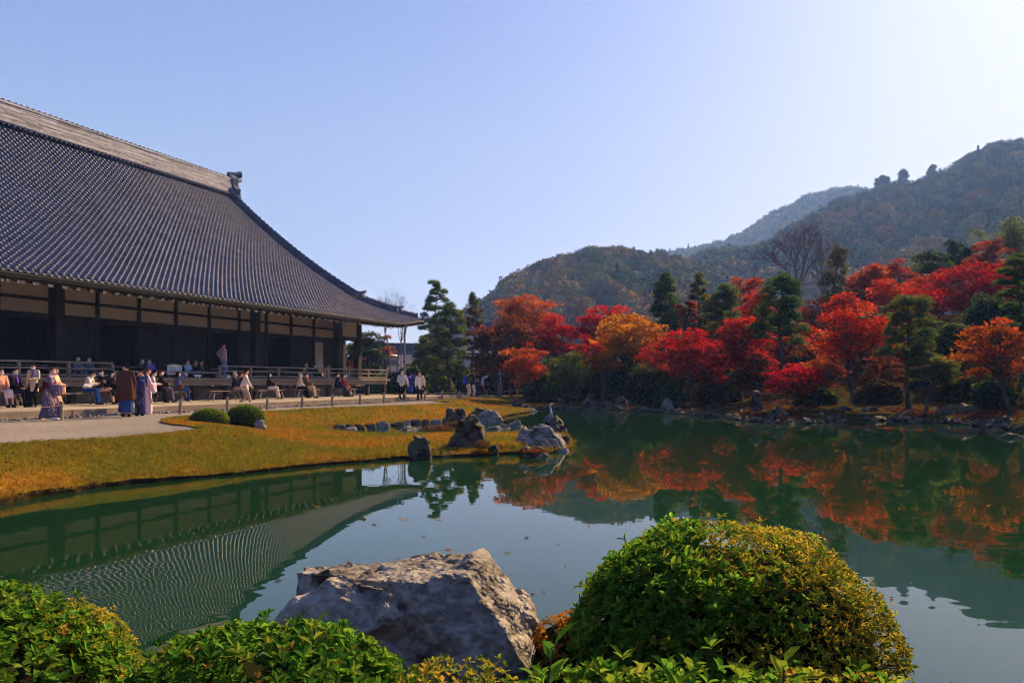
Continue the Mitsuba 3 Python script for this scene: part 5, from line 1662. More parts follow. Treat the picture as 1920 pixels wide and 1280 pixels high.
# ------------------------------------------------------------------ the near shrubs
def near_shrub(name, label, shape, n, seed, kinds, cat='shrub', twigs=60, core=0.84):
    """A shrub made of sprigs. shape(q) maps unit directions to surface points and normals. kinds: (palette, leaf length, width, weight, zone) with zone(p) in 0..1."""
    rng = np.random.default_rng(seed)
    k = thing(name, label, cat)
    q = unit(rng.normal(0, 1, (n, 3)))
    q[:, 2] = np.where(q[:, 2] < -0.2, -q[:, 2], q[:, 2])
    p, nr = shape(q)
    depth = np.abs(rng.normal(0, 0.045, n)) * (rng.random(n) < 0.75)
    p = p - nr * depth[:, None] + nr * (rng.random(n) < 0.05)[:, None] * rng.uniform(0.01, 0.05, (n, 1))
    W = np.stack([w * z(p) for _, _, _, w, z in kinds], 1)
    W = W / W.sum(1, keepdims=True)
    pick = (rng.random(n)[:, None] > np.cumsum(W, 1)).sum(1)
    lf, tw = MB(), MB()
    for j, (cols, L, Wd, _, _) in enumerate(kinds):
        s = pick == j
        m = int(s.sum())
        if not m:
            continue
        axis = unit(nr[s] + np.array([0, 0, 0.75]) + rng.normal(0, 0.35, (m, 3)))
        ref = unit(np.cross(axis, rng.normal(0, 1, (m, 3))))
        oth = np.cross(axis, ref)
        base = pal(cols, rng, m) * rng.uniform(0.75, 1.25, (m, 1))
        per = 5
        for i in range(per):
            a = i * 2.4 + rng.normal(0, 0.3, m)
            lift = 0.45 + 0.75 * i / per + rng.normal(0, 0.30, m)
            out = ref * np.cos(a)[:, None] + oth * np.sin(a)[:, None]
            d = unit(out + axis * lift[:, None])
            nn = unit(axis - out * lift[:, None] * 0.8 + rng.normal(0, 0.15, (m, 3)))
            st = p[s] + axis * (L * (0.22 * i / per - 0.1))
            big_leaves(lf, st, d, nn, L * rng.uniform(0.65, 1.15, m), Wd * rng.uniform(0.75, 1.15, m), base * rng.uniform(0.8, 1.2, (m, 1)) * (1 + rng.normal(0, 0.05, (m, 3))), 0.12)
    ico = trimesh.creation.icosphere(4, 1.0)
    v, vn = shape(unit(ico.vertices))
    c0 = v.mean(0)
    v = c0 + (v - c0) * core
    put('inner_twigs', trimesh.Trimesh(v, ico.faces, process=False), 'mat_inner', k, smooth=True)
    pt = p[rng.integers(0, n, twigs)]
    for e in pt:
        b = c0 + (e - c0) * 0.55 - [0, 0, 0.05]
        tw.tube(curve(b, e, 0.05, rng, 5), np.linspace(0.006, 0.002, 5), 4, cap=False)
    tw.put('twig', 'mat_bark', k, kind='stuff')
    lf.put('leaves', 'mat_gloss_leaf', k, color=True)
    return k


def mound(c, r, rough=0.16, freq=2.2, seed=0, pw=1.0):
    c, r = np.array(c, float), np.array(r, float)

    def f(q):
        u = np.sign(q) * np.abs(q) ** pw
        g = 1 + rough * (meshkit.fbm(q * freq + seed * 3.7, 3, seed) - 0.5) * 2
        return c + u * r * g[:, None], unit(u / r)
    return f


PAL['camellia'] = [(0.085, 0.220, 0.022), (0.150, 0.310, 0.030), (0.040, 0.130, 0.016)]
PAL['camellia_new'] = [(0.170, 0.260, 0.022), (0.110, 0.210, 0.020), (0.230, 0.280, 0.030)]
PAL['azalea_gold'] = [(0.42, 0.32, 0.030), (0.48, 0.35, 0.050), (0.27, 0.27, 0.026)]
PAL['azalea_rust'] = [(0.330, 0.130, 0.030), (0.250, 0.150, 0.030), (0.360, 0.220, 0.050)]
one = lambda p: np.ones(len(p))

# the big two-toned bush before the water
_bc = at(1372, 4.05)[0]
_side = lambda p: sstep(-0.30, 0.15, p[:, 0] - _bc + 0.35 * (meshkit.fbm(p * 3.2, 3, 3) - 0.5) * 2)
near_shrub('big_bush', 'large rounded bush, glossy green on its left side and golden on its right', mound((_bc + 0.01, 4.05, 0.10), (0.80, 0.74, 0.745), 0.12, 2.0, 2, 0.86), 5600, 71,
           [(['camellia', 'camellia', 'camellia_new'], 0.047, 0.021, 1.0, lambda p: 1.02 - 1.0 * _side(p)), (['azalea_gold', 'azalea_gold', 'bright'], 0.030, 0.011, 2.2, lambda p: 0.04 + _side(p)), (['camellia_new'], 0.045, 0.019, 0.04, one)], twigs=260)
# left hedge and the yellow shrub beside it
near_shrub('front_hedge', 'glossy green clipped hedge at the lower left corner', mound((-2.40, 2.75, 0.22), (1.00, 0.75, 0.65), 0.06, 2.0, 5, 0.8), 4200, 72,
           [(['camellia', 'camellia', 'camellia_new'], 0.038, 0.0185, 1, one), (['azalea_rust'], 0.026, 0.012, 0.03, one)], cat='hedge')
near_shrub('golden_shrub', 'small golden leaved shrub at the right end of the left hedge', mound((-1.74, 3.10, 0.20), (0.22, 0.42, 0.50), 0.06, 2.0, 6, 0.85), 1500, 73,
           [(['azalea_gold', 'azalea_gold', 'camellia_new'], 0.022, 0.012, 1, one), (['bright'], 0.03, 0.012, 0.3, one)])
near_shrub('front_hedge', 'glossy green leafy hedge below the large boulder', mound((-0.76, 2.42, 0.22), (0.53, 0.48, 0.60), 0.06, 2.4, 7, 0.8), 2900, 74,
           [(['camellia', 'camellia', 'camellia_new'], 0.038, 0.0185, 1, one), (['azalea_rust'], 0.028, 0.013, 0.05, one)], cat='hedge')
near_shrub('golden_shrub', 'golden leaved shrub left of the hedge below the boulder', mound((-1.12, 2.75, 0.25), (0.28, 0.3, 0.42), 0.06, 2.4, 8, 0.85), 900, 75, [(['azalea_gold', 'azalea_gold', 'azalea_rust'], 0.022, 0.011, 1, one)])
near_shrub('golden_shrub', 'yellow green small leaved shrub between boulder and near hedge', mound((-0.18, 2.3, 0.30), (0.30, 0.35, 0.47), 0.06, 2.4, 9, 0.85), 1100, 76, [(['azalea_gold', 'bright'], 0.024, 0.011, 1, one)])
near_shrub('golden_shrub', 'orange tinged low shrub at the water between boulder and big bush', mound((0.33, 4.35, 0.10), (0.24, 0.25, 0.22), 0.15, 2.4, 10), 700, 77, [(['azalea_rust', 'amber'], 0.024, 0.010, 1, one)])
near_shrub('near_hedge', 'nearest hedge along the lower edge with mixed golden and green leaves', mound((0.44, 1.62, 0.60), (0.70, 0.30, 0.385), 0.05, 3.0, 11, 0.75), 1900, 78,
           [(['camellia', 'camellia_new'], 0.038, 0.017, 0.6, one), (['azalea_gold', 'azalea_rust', 'bright'], 0.022, 0.010, 1.5, lambda p: 0.15 + sstep(0.5, 0.62, meshkit.fbm(p * 4.0, 2, 12)) * 2)], cat='hedge')
# a few tall fresh shoots
for i, (px, py, D, lab) in enumerate([(592, 1150, 2.35, 'bright fresh shoot standing above the hedge below the boulder'), (1040, 1178, 1.55, 'tall dark green shoot of the near hedge by the boulder'), (1470, 1215, 1.6, 'arching green shoot of the near hedge before the big bush')]):
    rng = np.random.default_rng(900 + i)
    k = thing('leafy_shoot', lab, 'plant')
    tip = at(px, D, py=py)
    b = tip + [rng.normal(0, 0.02), 0.02, -0.28]
    m = MB()
    pth = curve(b, tip - [0, 0, 0.03], 0.0, rng, 6)
    m.tube(pth, np.linspace(0.004, 0.002, 6), 5)
    m.put('stem', 'mat_bark', k)
    n = 9
    u = np.linspace(0.45, 1, n)
    p = np.stack([np.interp(u, np.linspace(0, 1, 6), pth[:, j]) for j in range(3)], 1)
    a = np.arange(n) * 2.4
    d = unit(np.stack([np.cos(a), np.sin(a), np.full(n, 0.9)], 1))
    nn = unit(np.stack([-np.cos(a), -np.sin(a), np.full(n, 1.1)], 1))
    lf = MB()
    big_leaves(lf, p, d, nn, 0.06 * rng.uniform(0.8, 1.2, n), np.full(n, 0.023), pal('camellia_new' if i != 1 else 'camellia', rng, n), 0.1)
    lf.put('leaves', 'mat_gloss_leaf', k, color=True)
# ------------------------------------------------------------------ people
def ball(p, r, n=10):
    r = np.broadcast_to(np.asarray(r, float), (3,))
    return m3.Manifold.sphere(1.0, n).scale([float(x) for x in r]).translate([float(x) for x in p])


def limb(pts, n=10):
    """Tapered limb through (point, radius) joints."""
    b = [ball(p, r, n) for p, r in pts]
    return [m3.Manifold.batch_hull([b[i], b[i + 1]]) for i in range(len(b) - 1)]


def union(parts):
    return m3.Manifold.batch_boolean(parts, m3.OpType.Add)


def two_bone(a, b, l1, l2, pole):
    a, b = np.asarray(a, float), np.asarray(b, float)
    d = np.linalg.norm(b - a)
    if d > (l1 + l2) * 0.995:
        b = a + (b - a) / d * (l1 + l2) * 0.995
        d = (l1 + l2) * 0.995
    u = (b - a) / d
    x = (d * d + l1 * l1 - l2 * l2) / (2 * d)
    h = math.sqrt(max(l1 * l1 - x * x, 0))
    p = np.asarray(pole, float)
    p = unit(p - u * p.dot(u))
    return a + u * x + p * h, b


SKIN = lin(205, 160, 130)


def person(label, pos, yaw, Ht=1.65, pose='stand', arms=('down', 'down'), top=(60, 60, 66), length=0.52, bottom='trousers', low=(40, 42, 50), shoes=(40, 36, 34), hair=(24, 20, 20), hairlen=0.05, mask=None,
           hat=None, lean=0.0, stride=0.0, seat=0.45, sleeve=1.15, look=0.0, nod=0.0, obi=None, pattern=None, open_front=None, scarf=None, build=1.0, bun=False, category='person'):
    k = thing('person', label, category)
    rng = np.random.default_rng(int(abs(pos[0] * 1000 + pos[1] * 77)) % 9999)
    s = Ht
    sw, hw = 0.108 * s * build, 0.052 * s * build
    P = {}
    if pose == 'stand':
        hz = 0.515 * s
        P['hip'] = np.array([0, 0, hz])
        for i, q in ((-1, 'l'), (1, 'r')):
            fwd = stride * i * 0.5
            P['hip' + q] = P['hip'] + [i * hw, 0, 0]
            P['ank' + q] = np.array([i * hw * 1.05, fwd, 0.045 * s + (0.05 * s if fwd < -0.12 else 0)])
            P['kne' + q], _ = two_bone(P['hip' + q], P['ank' + q], 0.245 * s, 0.245 * s, [0, 1, 0])
    else:
        hz = seat + 0.075 * s * 0.8
        P['hip'] = np.array([0, 0, hz])
        for i, q in ((-1, 'l'), (1, 'r')):
            P['hip' + q] = P['hip'] + [i * hw, 0, 0]
            if pose == 'floor':
                P['kne' + q] = P['hip'] + [i * 0.13 * s, 0.21 * s, 0.06 * s]
                P['ank' + q] = P['hip'] + [i * 0.03 * s, 0.16 * s + 0.08 * i, -0.03 * s]
            elif pose == 'hug':
                P['kne' + q] = P['hip'] + [i * 0.05 * s, 0.20 * s, 0.13 * s]
                P['ank' + q] = P['hip'] + [i * 0.05 * s, 0.27 * s, -0.02 * s]
            else:
                P['kne' + q] = P['hip'] + [i * (hw + 0.012 * s), 0.245 * s, 0.008]
                P['ank' + q] = np.array([i * (hw + 0.01 * s), 0.245 * s + (0.05 + 0.08 * stride * i) * s, 0.045 * s])
    up = unit(np.array([0, math.sin(lean), math.cos(lean)]))
    fw = np.array([0, math.cos(lean), -math.sin(lean)])
    tor = 0.30 * s
    P['chest'] = P['hip'] + up * tor * 0.62
    P['neck'] = P['hip'] + up * tor * 1.09
    shz = P['hip'] + up * tor
    hd = P['neck'] + up * 0.085 * s + fw * (0.012 + 0.05 * nod) * s - np.array([0, 0, 0.02 * nod * s])
    cl, sl = math.cos(look), math.sin(look)

    def face(x, y, z):
        y2, z2 = y * math.cos(nod * 0.7) + z * math.sin(nod * 0.7), z * math.cos(nod * 0.7) - y * math.sin(nod * 0.7)
        return hd + np.array([x * cl + y2 * sl, -x * sl + y2 * cl, z2]) * s

    hands = {}
    for i, q, mode in ((-1, 'l', arms[0]), (1, 'r', arms[1])):
        S = shz + np.array([i * sw, 0, 0])
        tgt = {'down': S + [i * 0.03 * s, 0.02 * s, -0.335 * s], 'swing': S + [i * 0.05 * s, 0.16 * s * i, -0.28 * s], 'lap': P['hip'] + [i * 0.045 * s, 0.17 * s, 0.065 * s], 'hold': P['chest'] + [i * 0.035 * s, 0.17 * s, -0.06 * s],
               'phone': hd + [i * 0.03 * s, 0.20 * s, -0.01 * s], 'hip': P['hip'] + [i * 0.125 * s, -0.01 * s, 0.055 * s], 'point': P['chest'] + [i * 0.02 * s, 0.30 * s, 0.07 * s], 'book': P['chest'] + [i * 0.045 * s, 0.20 * s, -0.03 * s],
               'side': P['hip'] + [i * 0.22 * s, 0.02 * s, -0.04 * s]}[mode]
        pole = np.array([i * 0.7, -0.7, -0.3]) if mode != 'hip' else np.array([i * 1.0, -0.5, 0])
        E, Wr = two_bone(S, tgt, 0.168 * s, 0.150 * s, pole)
        P['sh' + q], P['el' + q], P['wr' + q] = S, E, Wr
        hands[q] = (Wr, unit(Wr - E), i)
    # the body: one surface with head, neck, trunk, limbs, hands and feet
    B = [ball(hd + [0, 0, 0.0], (0.046 * s, 0.056 * s, 0.068 * s), 14), m3.Manifold.batch_hull([ball(face(0, 0.012, -0.030), 0.034 * s, 10), ball(face(0, 0.026, -0.052), 0.019 * s, 8), ball(hd, 0.040 * s, 10)]),
         m3.Manifold.batch_hull([ball(face(0, 0.054, 0.006), 0.006 * s, 6), ball(face(0, 0.064, -0.014), 0.008 * s, 6), ball(face(0, 0.045, -0.018), 0.011 * s, 6)])]
    for i in (-1, 1):
        B.append(ball(face(i * 0.047, -0.004, -0.004), (0.006 * s, 0.011 * s, 0.017 * s), 8))
    B += limb([(hd - up * 0.02 * s, 0.030 * s), (P['neck'] - up * 0.012 * s, 0.033 * s)])
    B += [m3.Manifold.batch_hull([ball(P['shl'] + [0.02 * s, 0, -0.01 * s], 0.035 * s), ball(P['shr'] + [-0.02 * s, 0, -0.01 * s], 0.035 * s), ball(P['chest'], (0.082 * s, 0.058 * s, 0.06 * s)), ball(P['neck'], 0.034 * s)]),
          m3.Manifold.batch_hull([ball(P['chest'], (0.082 * s, 0.058 * s, 0.06 * s)), ball(P['hip'], (0.088 * s, 0.062 * s, 0.05 * s))])]
    for q in 'lr':
        B += limb([(P['sh' + q], 0.032 * s), (P['el' + q], 0.024 * s), (P['wr' + q], 0.0165 * s)])
        B += limb([(P['hip' + q], 0.052 * s), (P['kne' + q], 0.034 * s), (P['ank' + q], 0.022 * s)])
        W_, d, i = hands[q]
        side = unit(np.cross(d, [0, 0, 1.0]) + [1e-3, 0, 0]) * (1 if abs(d[2]) < 0.9 else 0) + (np.array([0, 1.0, 0]) if abs(d[2]) >= 0.9 else 0)
        side = unit(side)
        nrm = unit(np.cross(side, d))
        pc = W_ + d * 0.022 * s
        kn = [W_ + d * 0.050 * s + side * x * s for x in (-0.0165, -0.0055, 0.0055, 0.0165)]
        B.append(m3.Manifold.batch_hull([ball(W_, 0.0135 * s, 6)] + [ball(x, 0.0075 * s, 6) for x in (kn[0], kn[3])] + [ball(pc, 0.0125 * s, 6)]))
        for x, L in zip(kn, (0.030, 0.038, 0.040, 0.034)):
            m_ = x + (d * 0.85 + nrm * 0.35) * L * 0.55 * s
            B += limb([(x, 0.0068 * s), (m_, 0.0060 * s), (m_ + (d * 0.45 + nrm * 0.8) * L * 0.5 * s, 0.0048 * s)], 5)
        tb = W_ + d * 0.018 * s - side * i * 0.014 * s
        B += limb([(tb, 0.0075 * s), (tb + (d * 0.6 - side * i * 0.6 + nrm * 0.4) * 0.024 * s, 0.0065 * s), (tb + (d * 1.0 - side * i * 0.55 + nrm * 0.8) * 0.040 * s, 0.005 * s)], 5)
    M = np.eye(4)
    cy, sy = math.cos(yaw), math.sin(yaw)
    M[:3, :3] = [[cy, sy, 0], [-sy, cy, 0], [0, 0, 1]]
    M[:3, 3] = pos

    def emit(name, parts, col, bsdf='mat_cloth', smooth=50, noise_col=None, refine=0):
        u = union(parts)
        if refine:
            u = u.refine_to_length(refine)
        mm = u.to_mesh()
        v = mm.vert_properties[:, :3].astype(float)
        f = np.asarray(mm.tri_verts)
        c = np.tile(np.asarray(col, float), (len(v), 1))
        if noise_col is not None:
            g = meshkit.fbm(v * 21 + pos[0], 2, 3)
            c = np.where((g > 0.66)[:, None], noise_col * 0.7 + c * 0.3, c)
        if name in ('cape', 'hakama', 'skirt', 'kimono'):   # folds that hang down
            rr = np.hypot(v[:, 0], v[:, 1])
            an = np.arctan2(v[:, 1], v[:, 0])
            kf = 1 + 0.07 * np.sin(an * 9 + pos[0] * 3 + 0.8 * np.sin(an * 4)) * np.clip((P['hip'][2] + 0.25 * s - v[:, 2]) / (0.4 * s), 0, 1)
            v[:, :2] *= kf[:, None]
        v = v @ M[:3, :3].T + M[:3, 3]
        return put(name, trimesh.Trimesh(v, f, process=False), bsdf, k, smooth=True if refine else (True if noise_col is not None else True), color=c)

    emit('body', B, SKIN)
    # clothes
    tl = lin(*top)
    rs = 1.0 * sleeve
    coat_z = length      # how far down the coat reaches, as a share of the height, from the ground
    C = [m3.Manifold.batch_hull([ball(P['shl'] + [0.018 * s, 0, -0.002 * s], 0.036 * s), ball(P['shr'] + [-0.018 * s, 0, -0.002 * s], 0.036 * s), ball(P['chest'], (0.096 * s * build, 0.076 * s, 0.06 * s))]),
         m3.Manifold.batch_hull([ball(P['chest'], (0.096 * s * build, 0.076 * s, 0.06 * s)), ball(P['hip'], (0.100 * s * build, 0.078 * s, 0.03 * s))]),
         m3.Manifold.batch_hull([ball(P['neck'] - up * 0.015 * s, 0.040 * s), ball(P['shl'] + [0.03 * s, 0, 0], 0.028 * s), ball(P['shr'] - [0.03 * s, 0, 0], 0.028 * s)])]
    for q in 'lr':
        C += limb([(P['sh' + q], 0.038 * s * rs ** 0.5), (P['el' + q], 0.034 * s * rs), (P['wr' + q] - unit(P['wr' + q] - P['el' + q]) * 0.012 * s, 0.027 * s * rs)])
    if bottom in ('kimono', 'cape', 'hakama') and bottom != 'hakama' or obi is not None:
        for q, i in (('l', -1), ('r', 1)):   # hanging sleeves
            e, w = P['el' + q], P['wr' + q]
            C.append(m3.Manifold.batch_hull([ball(e, 0.034 * s), ball(w - unit(w - e) * 0.02 * s, 0.030 * s), ball(e * 0.4 + w * 0.6 - [0, 0, 0.17 * s], (0.012 * s, 0.05 * s, 0.02 * s)), ball(w - [0, 0, 0.13 * s], (0.012 * s, 0.02 * s, 0.02 * s))]))
    if pose == 'stand' and coat_z < 0.47:
        C.append(m3.Manifold.batch_hull([ball(P['hip'], (0.102 * s * build, 0.08 * s, 0.03 * s)), ball([0, 0, coat_z * s], (0.115 * s * build, 0.095 * s, 0.008 * s), 14)]))
    elif pose != 'stand' and coat_z < 0.47:
        C.append(m3.Manifold.batch_hull([ball(P['hip'] + [0, -0.02 * s, -0.02 * s], (0.105 * s, 0.075 * s, 0.03 * s)), ball(P['hip'] + [0, 0.12 * s, 0.02 * s], (0.095 * s, 0.05 * s, 0.055 * s))]))
    if bottom == 'cape':
        C.append(m3.Manifold.batch_hull([ball(P['shl'] + [0.02 * s, 0, 0.01 * s], 0.042 * s), ball(P['shr'] - [0.02 * s, 0, -0.01 * s], 0.042 * s), ball([0, -0.01 * s, coat_z * s], (0.172 * s, 0.13 * s, 0.01 * s), 18), ball(P['chest'], (0.135 * s, 0.10 * s, 0.05 * s), 14)]))
    nc = lin(*pattern) if pattern else None
    name = {'kimono': 'kimono', 'cape': 'cape'}.get(bottom, 'coat' if coat_z < 0.47 else 'top')
    ll = lin(*low)
    if bottom == 'kimono':
        if pose == 'stand':
            C.append(m3.Manifold.batch_hull([ball(P['hip'], (0.100 * s, 0.08 * s, 0.05 * s), 14), ball([0, stride * 0.1, 0.26 * s], (0.100 * s, 0.10 * s + stride * 0.15, 0.02 * s), 14)]))
            C.append(m3.Manifold.batch_hull([ball([0, stride * 0.1, 0.26 * s], (0.100 * s, 0.10 * s + stride * 0.15, 0.02 * s), 14), ball([0, stride * 0.05, 0.055 * s], (0.098 * s, 0.10 * s + stride * 0.35, 0.012 * s), 14)]))
        else:
            C += [m3.Manifold.batch_hull([ball(P['hip'], (0.10 * s, 0.08 * s, 0.05 * s)), ball((P['knel'] + P['kner']) / 2, (0.10 * s, 0.05 * s, 0.045 * s))]), m3.Manifold.batch_hull([ball((P['knel'] + P['kner']) / 2, (0.10 * s, 0.05 * s, 0.045 * s)), ball((P['ankl'] + P['ankr']) / 2 + [0, 0, 0.03 * s], (0.10 * s, 0.05 * s, 0.02 * s))])]
    emit(name, C, tl, noise_col=nc, refine=0.035 if nc is not None or name == 'cape' else 0)
    if bottom == 'trousers':
        L = [m3.Manifold.batch_hull([ball(P['hipl'], 0.062 * s), ball(P['hipr'], 0.062 * s), ball(P['hip'] + up * 0.03 * s, (0.088 * s, 0.066 * s, 0.03 * s))])]
        for q in 'lr':
            L += limb([(P['hip' + q], 0.060 * s), (P['kne' + q], 0.043 * s), (P['ank' + q] + [0, 0, 0.012 * s], 0.036 * s)])
        emit('trousers', L, ll)
    elif bottom in ('skirt', 'hakama', 'cape'):
        z0 = {'skirt': 0.20, 'hakama': 0.09, 'cape': 0.10}[bottom] * s
        if pose == 'stand':
            L = [m3.Manifold.batch_hull([ball(P['hip'] + [0, 0, 0.03 * s], (0.09 * s, 0.07 * s, 0.03 * s), 14), ball([0, 0, z0], (0.13 * s, 0.115 * s, 0.012 * s), 16)])]
        else:
            kc = (P['knel'] + P['kner']) / 2
            L = [m3.Manifold.batch_hull([ball(P['hip'], (0.10 * s, 0.08 * s, 0.045 * s)), ball(kc, (0.10 * s, 0.045 * s, 0.04 * s))]), m3.Manifold.batch_hull([ball(kc, (0.10 * s, 0.045 * s, 0.04 * s)), ball(kc + [0, 0.03 * s, -0.14 * s], (0.11 * s, 0.04 * s, 0.015 * s))])]
        emit('hakama' if bottom == 'cape' else bottom, L, ll, refine=0.05)
    sh = lin(*shoes)
    F = []
    for q in 'lr':
        a = P['ank' + q]
        F.append(m3.Manifold.batch_hull([ball(a + [0, -0.012 * s, -0.022 * s], (0.022 * s, 0.03 * s, 0.020 * s), 8), ball(a + [0, 0.07 * s, -0.028 * s], (0.024 * s, 0.03 * s, 0.016 * s), 8), ball(a + [0, 0, 0.005 * s], 0.026 * s, 8)]))
    for q in F:
        emit('shoe', [q], sh)
    hc = lin(*hair)
    Hh = [m3.Manifold.batch_hull([ball(face(0, -0.016, 0.018), (0.052 * s, 0.054 * s, 0.062 * s), 12), ball(face(0, 0.026, 0.048), (0.036 * s, 0.022 * s, 0.02 * s), 10)])]
    Hh[0] = Hh[0] - m3.Manifold.batch_hull([ball(face(0, 0.085, -0.03), 0.052 * s, 10), ball(face(0, 0.07, -0.09), 0.05 * s, 10)])
    if hairlen > 0.06:
        Hh.append(m3.Manifold.batch_hull([ball(face(0, -0.026, 0.01), (0.053 * s, 0.040 * s, 0.04 * s), 10), ball(face(0, -0.030, 0.02 - hairlen), (0.055 * s, 0.032 * s, 0.03 * s), 10)]))
        for i in (-1, 1):
            Hh.append(m3.Manifold.batch_hull([ball(face(i * 0.046, 0.004, 0.02), 0.014 * s, 8), ball(face(i * 0.050, 0.002, -0.03 - 0.3 * hairlen), 0.014 * s, 8)]))
    if bun:
        Hh.append(ball(face(0, -0.066, 0.030), 0.030 * s, 10))
    emit('hair', Hh, hc)
    E = [ball(face(i * 0.019, 0.0505, 0.008), (0.0075 * s, 0.005 * s, 0.0045 * s), 6) for i in (-1, 1)]
    emit('eyes', E, (0.02, 0.015, 0.015))
    if mask is not None:
        emit('face_mask', [m3.Manifold.batch_hull([ball(face(0, 0.052, -0.012), (0.020 * s, 0.018 * s, 0.012 * s), 8), ball(face(0, 0.046, -0.050), (0.020 * s, 0.014 * s, 0.012 * s), 8), ball(face(-0.034, 0.022, -0.028), 0.017 * s, 8), ball(face(0.034, 0.022, -0.028), 0.017 * s, 8)])], lin(*mask))
    else:
        emit('mouth', [ball(face(0, 0.050, -0.036), (0.014 * s, 0.006 * s, 0.004 * s), 6)], lin(150, 80, 75))
    if hat is not None:
        emit('hat', [ball(face(0, -0.008, 0.046), (0.054 * s, 0.060 * s, 0.036 * s), 12), ball(face(0, 0.0, 0.030), (0.078 * s, 0.085 * s, 0.008 * s), 14)], lin(*hat))
    if obi is not None:
        o = [m3.Manifold.batch_hull([ball(P['chest'] - up * 0.10 * s, (0.104 * s, 0.088 * s, 0.012 * s), 14), ball(P['chest'] + up * 0.0 * s, (0.101 * s, 0.084 * s, 0.012 * s), 14)]),
             m3.Manifold.batch_hull([ball(P['chest'] + [0, -0.10 * s, -0.03 * s], (0.055 * s, 0.03 * s, 0.055 * s), 10), ball(P['chest'] + [0, -0.10 * s, -0.12 * s], (0.045 * s, 0.022 * s, 0.02 * s), 10)])]
        emit('obi_sash', o, lin(*obi))
    if open_front is not None:
        emit('shirt_front', [m3.Manifold.batch_hull([ball(P['neck'] + fw * 0.045 * s - up * 0.03 * s, 0.022 * s, 8), ball(P['chest'] + fw * 0.072 * s, (0.03 * s, 0.012 * s, 0.04 * s), 8), ball(P['hip'] + fw * 0.074 * s, (0.035 * s, 0.012 * s, 0.02 * s), 8)])], lin(*open_front))
    if scarf is not None:
        emit('scarf', [ball(P['neck'], (0.055 * s, 0.056 * s, 0.026 * s), 12), m3.Manifold.batch_hull([ball(P['neck'] + fw * 0.05 * s, 0.022 * s, 8), ball(P['chest'] + fw * 0.085 * s, (0.025 * s, 0.012 * s, 0.03 * s), 8)])], lin(*scarf))
    return k, P, M


def put_at(name, label, cat, parts, col, bsdf='mat_cloth', refine=0):
    u = union(parts)
    mm = u.to_mesh()
    v = mm.vert_properties[:, :3].astype(float)
    k = tag(key_for(name), label, cat)
    scene[k] = mikit.ply(trimesh.Trimesh(v, mm.tri_verts, process=False), bsdf, smooth=True, color=np.tile(lin(*col), (len(v), 1)))
    return k


def xf(M, p):
    return M[:3, :3] @ np.asarray(p, float) + M[:3, 3]


RAD = math.radians
OUT = math.degrees(math.atan2(_C, -_S))   # yaw that looks from the hall to the pond
BE = 25.9                                     # bench line
white = (226, 226, 228)


def seat_at(px, e):
    """World point on the walk where the line e (hall frame) is seen at column px."""
    t = (px - 960) / FP
    s = e * (_C + _S * t) / (_S - _C * t)
    return L2W([s, e, PLAT_Z]), s


# benches
for s, lab in ((18.4, 'wooden bench at the far left of the walk'), (21.3, 'wooden bench under the woman reading a paper'), (23.6, 'wooden bench hidden behind the brown cape'), (26.0, 'wooden bench under the person taking a picture'), (29.3, 'wooden bench left of the walking man with the cream jacket'), (32.5, 'wooden bench with the lone woman in white trousers'), (35.5, 'wooden bench with the grey haired couple'), (39.2, 'wooden bench nearest the hall corner, with the woman in red')):
    k = thing('bench', lab, 'bench', 'benches along the walk')
    m = MB()
    m.box(s - 1.05, s + 1.05, BE - 0.17, BE + 0.17, PLAT_Z + 0.42, PLAT_Z + 0.46)
    hput(m, 'seat', 'mat_grey_wood', k)
    for a in (-1, 1):
        for b in (-1, 1):
            m = MB()
            m.bar([s + a * 0.75, BE + b * 0.10, PLAT_Z + 0.42], [s + a * 0.92, BE + b * 0.15, PLAT_Z], 0.045, 0.045, up=(0, 1, 0))
            hput(m, 'leg', 'mat_grey_wood', k)
    m = MB()
    m.bar([s - 0.85, BE, PLAT_Z + 0.20], [s - 0.2, BE, PLAT_Z + 0.41], 0.03, 0.03, up=(0, 1, 0))
    m.bar([s + 0.85, BE, PLAT_Z + 0.20], [s + 0.2, BE, PLAT_Z + 0.41], 0.03, 0.03, up=(0, 1, 0))
    hput(m, 'brace', 'mat_grey_wood', k)

SE = 0.46
_o = RAD(OUT)


def sit(label, px, dyaw=0, e=BE - 0.02, **kw):
    p, s = seat_at(px, e)
    return person(label, p, _o + RAD(dyaw), pose='sit', seat=SE, **kw)


sit('person in a peach top and pale skirt seated at the left edge of the view', 1, top=(214, 160, 130), bottom='skirt', low=(226, 200, 196), shoes=(30, 26, 26), arms=('lap', 'hold'), hair=(40, 28, 24), mask=white, Ht=1.58)
sit('seated person in a dark coat and purple scarf, second from the left edge', 27, top=(36, 30, 40), low=(34, 32, 40), arms=('lap', 'lap'), scarf=(120, 80, 190), mask=(196, 226, 214), dyaw=-15, Ht=1.6, length=0.4)
sit('seated person in a white coat reading a paper', 160, top=(214, 204, 188), low=(40, 66, 130), arms=('book', 'book'), lean=0.32, nod=0.5, mask=white, dyaw=-30, hair=(50, 36, 30), Ht=1.6, length=0.4)
sit('seated person in a long black coat pointing to the right', 188, top=(34, 30, 34), bottom='skirt', low=(30, 28, 32), arms=('lap', 'point'), scarf=(190, 150, 170), mask=white, dyaw=-40, look=0.5, Ht=1.6, length=0.4, hair=(60, 36, 30))
sit('seated person in black looking down beside the brown cape', 207, top=(28, 26, 30), low=(30, 28, 34), arms=('hold', 'lap'), nod=0.4, mask=white, dyaw=-40, look=0.4, Ht=1.58, hairlen=0.09)
sit('seated person in wide black trousers half hidden behind the pink kimono', 287, top=(200, 186, 176), low=(22, 20, 22), arms=('hold', 'hold'), dyaw=-35, nod=0.3, mask=white, Ht=1.6)
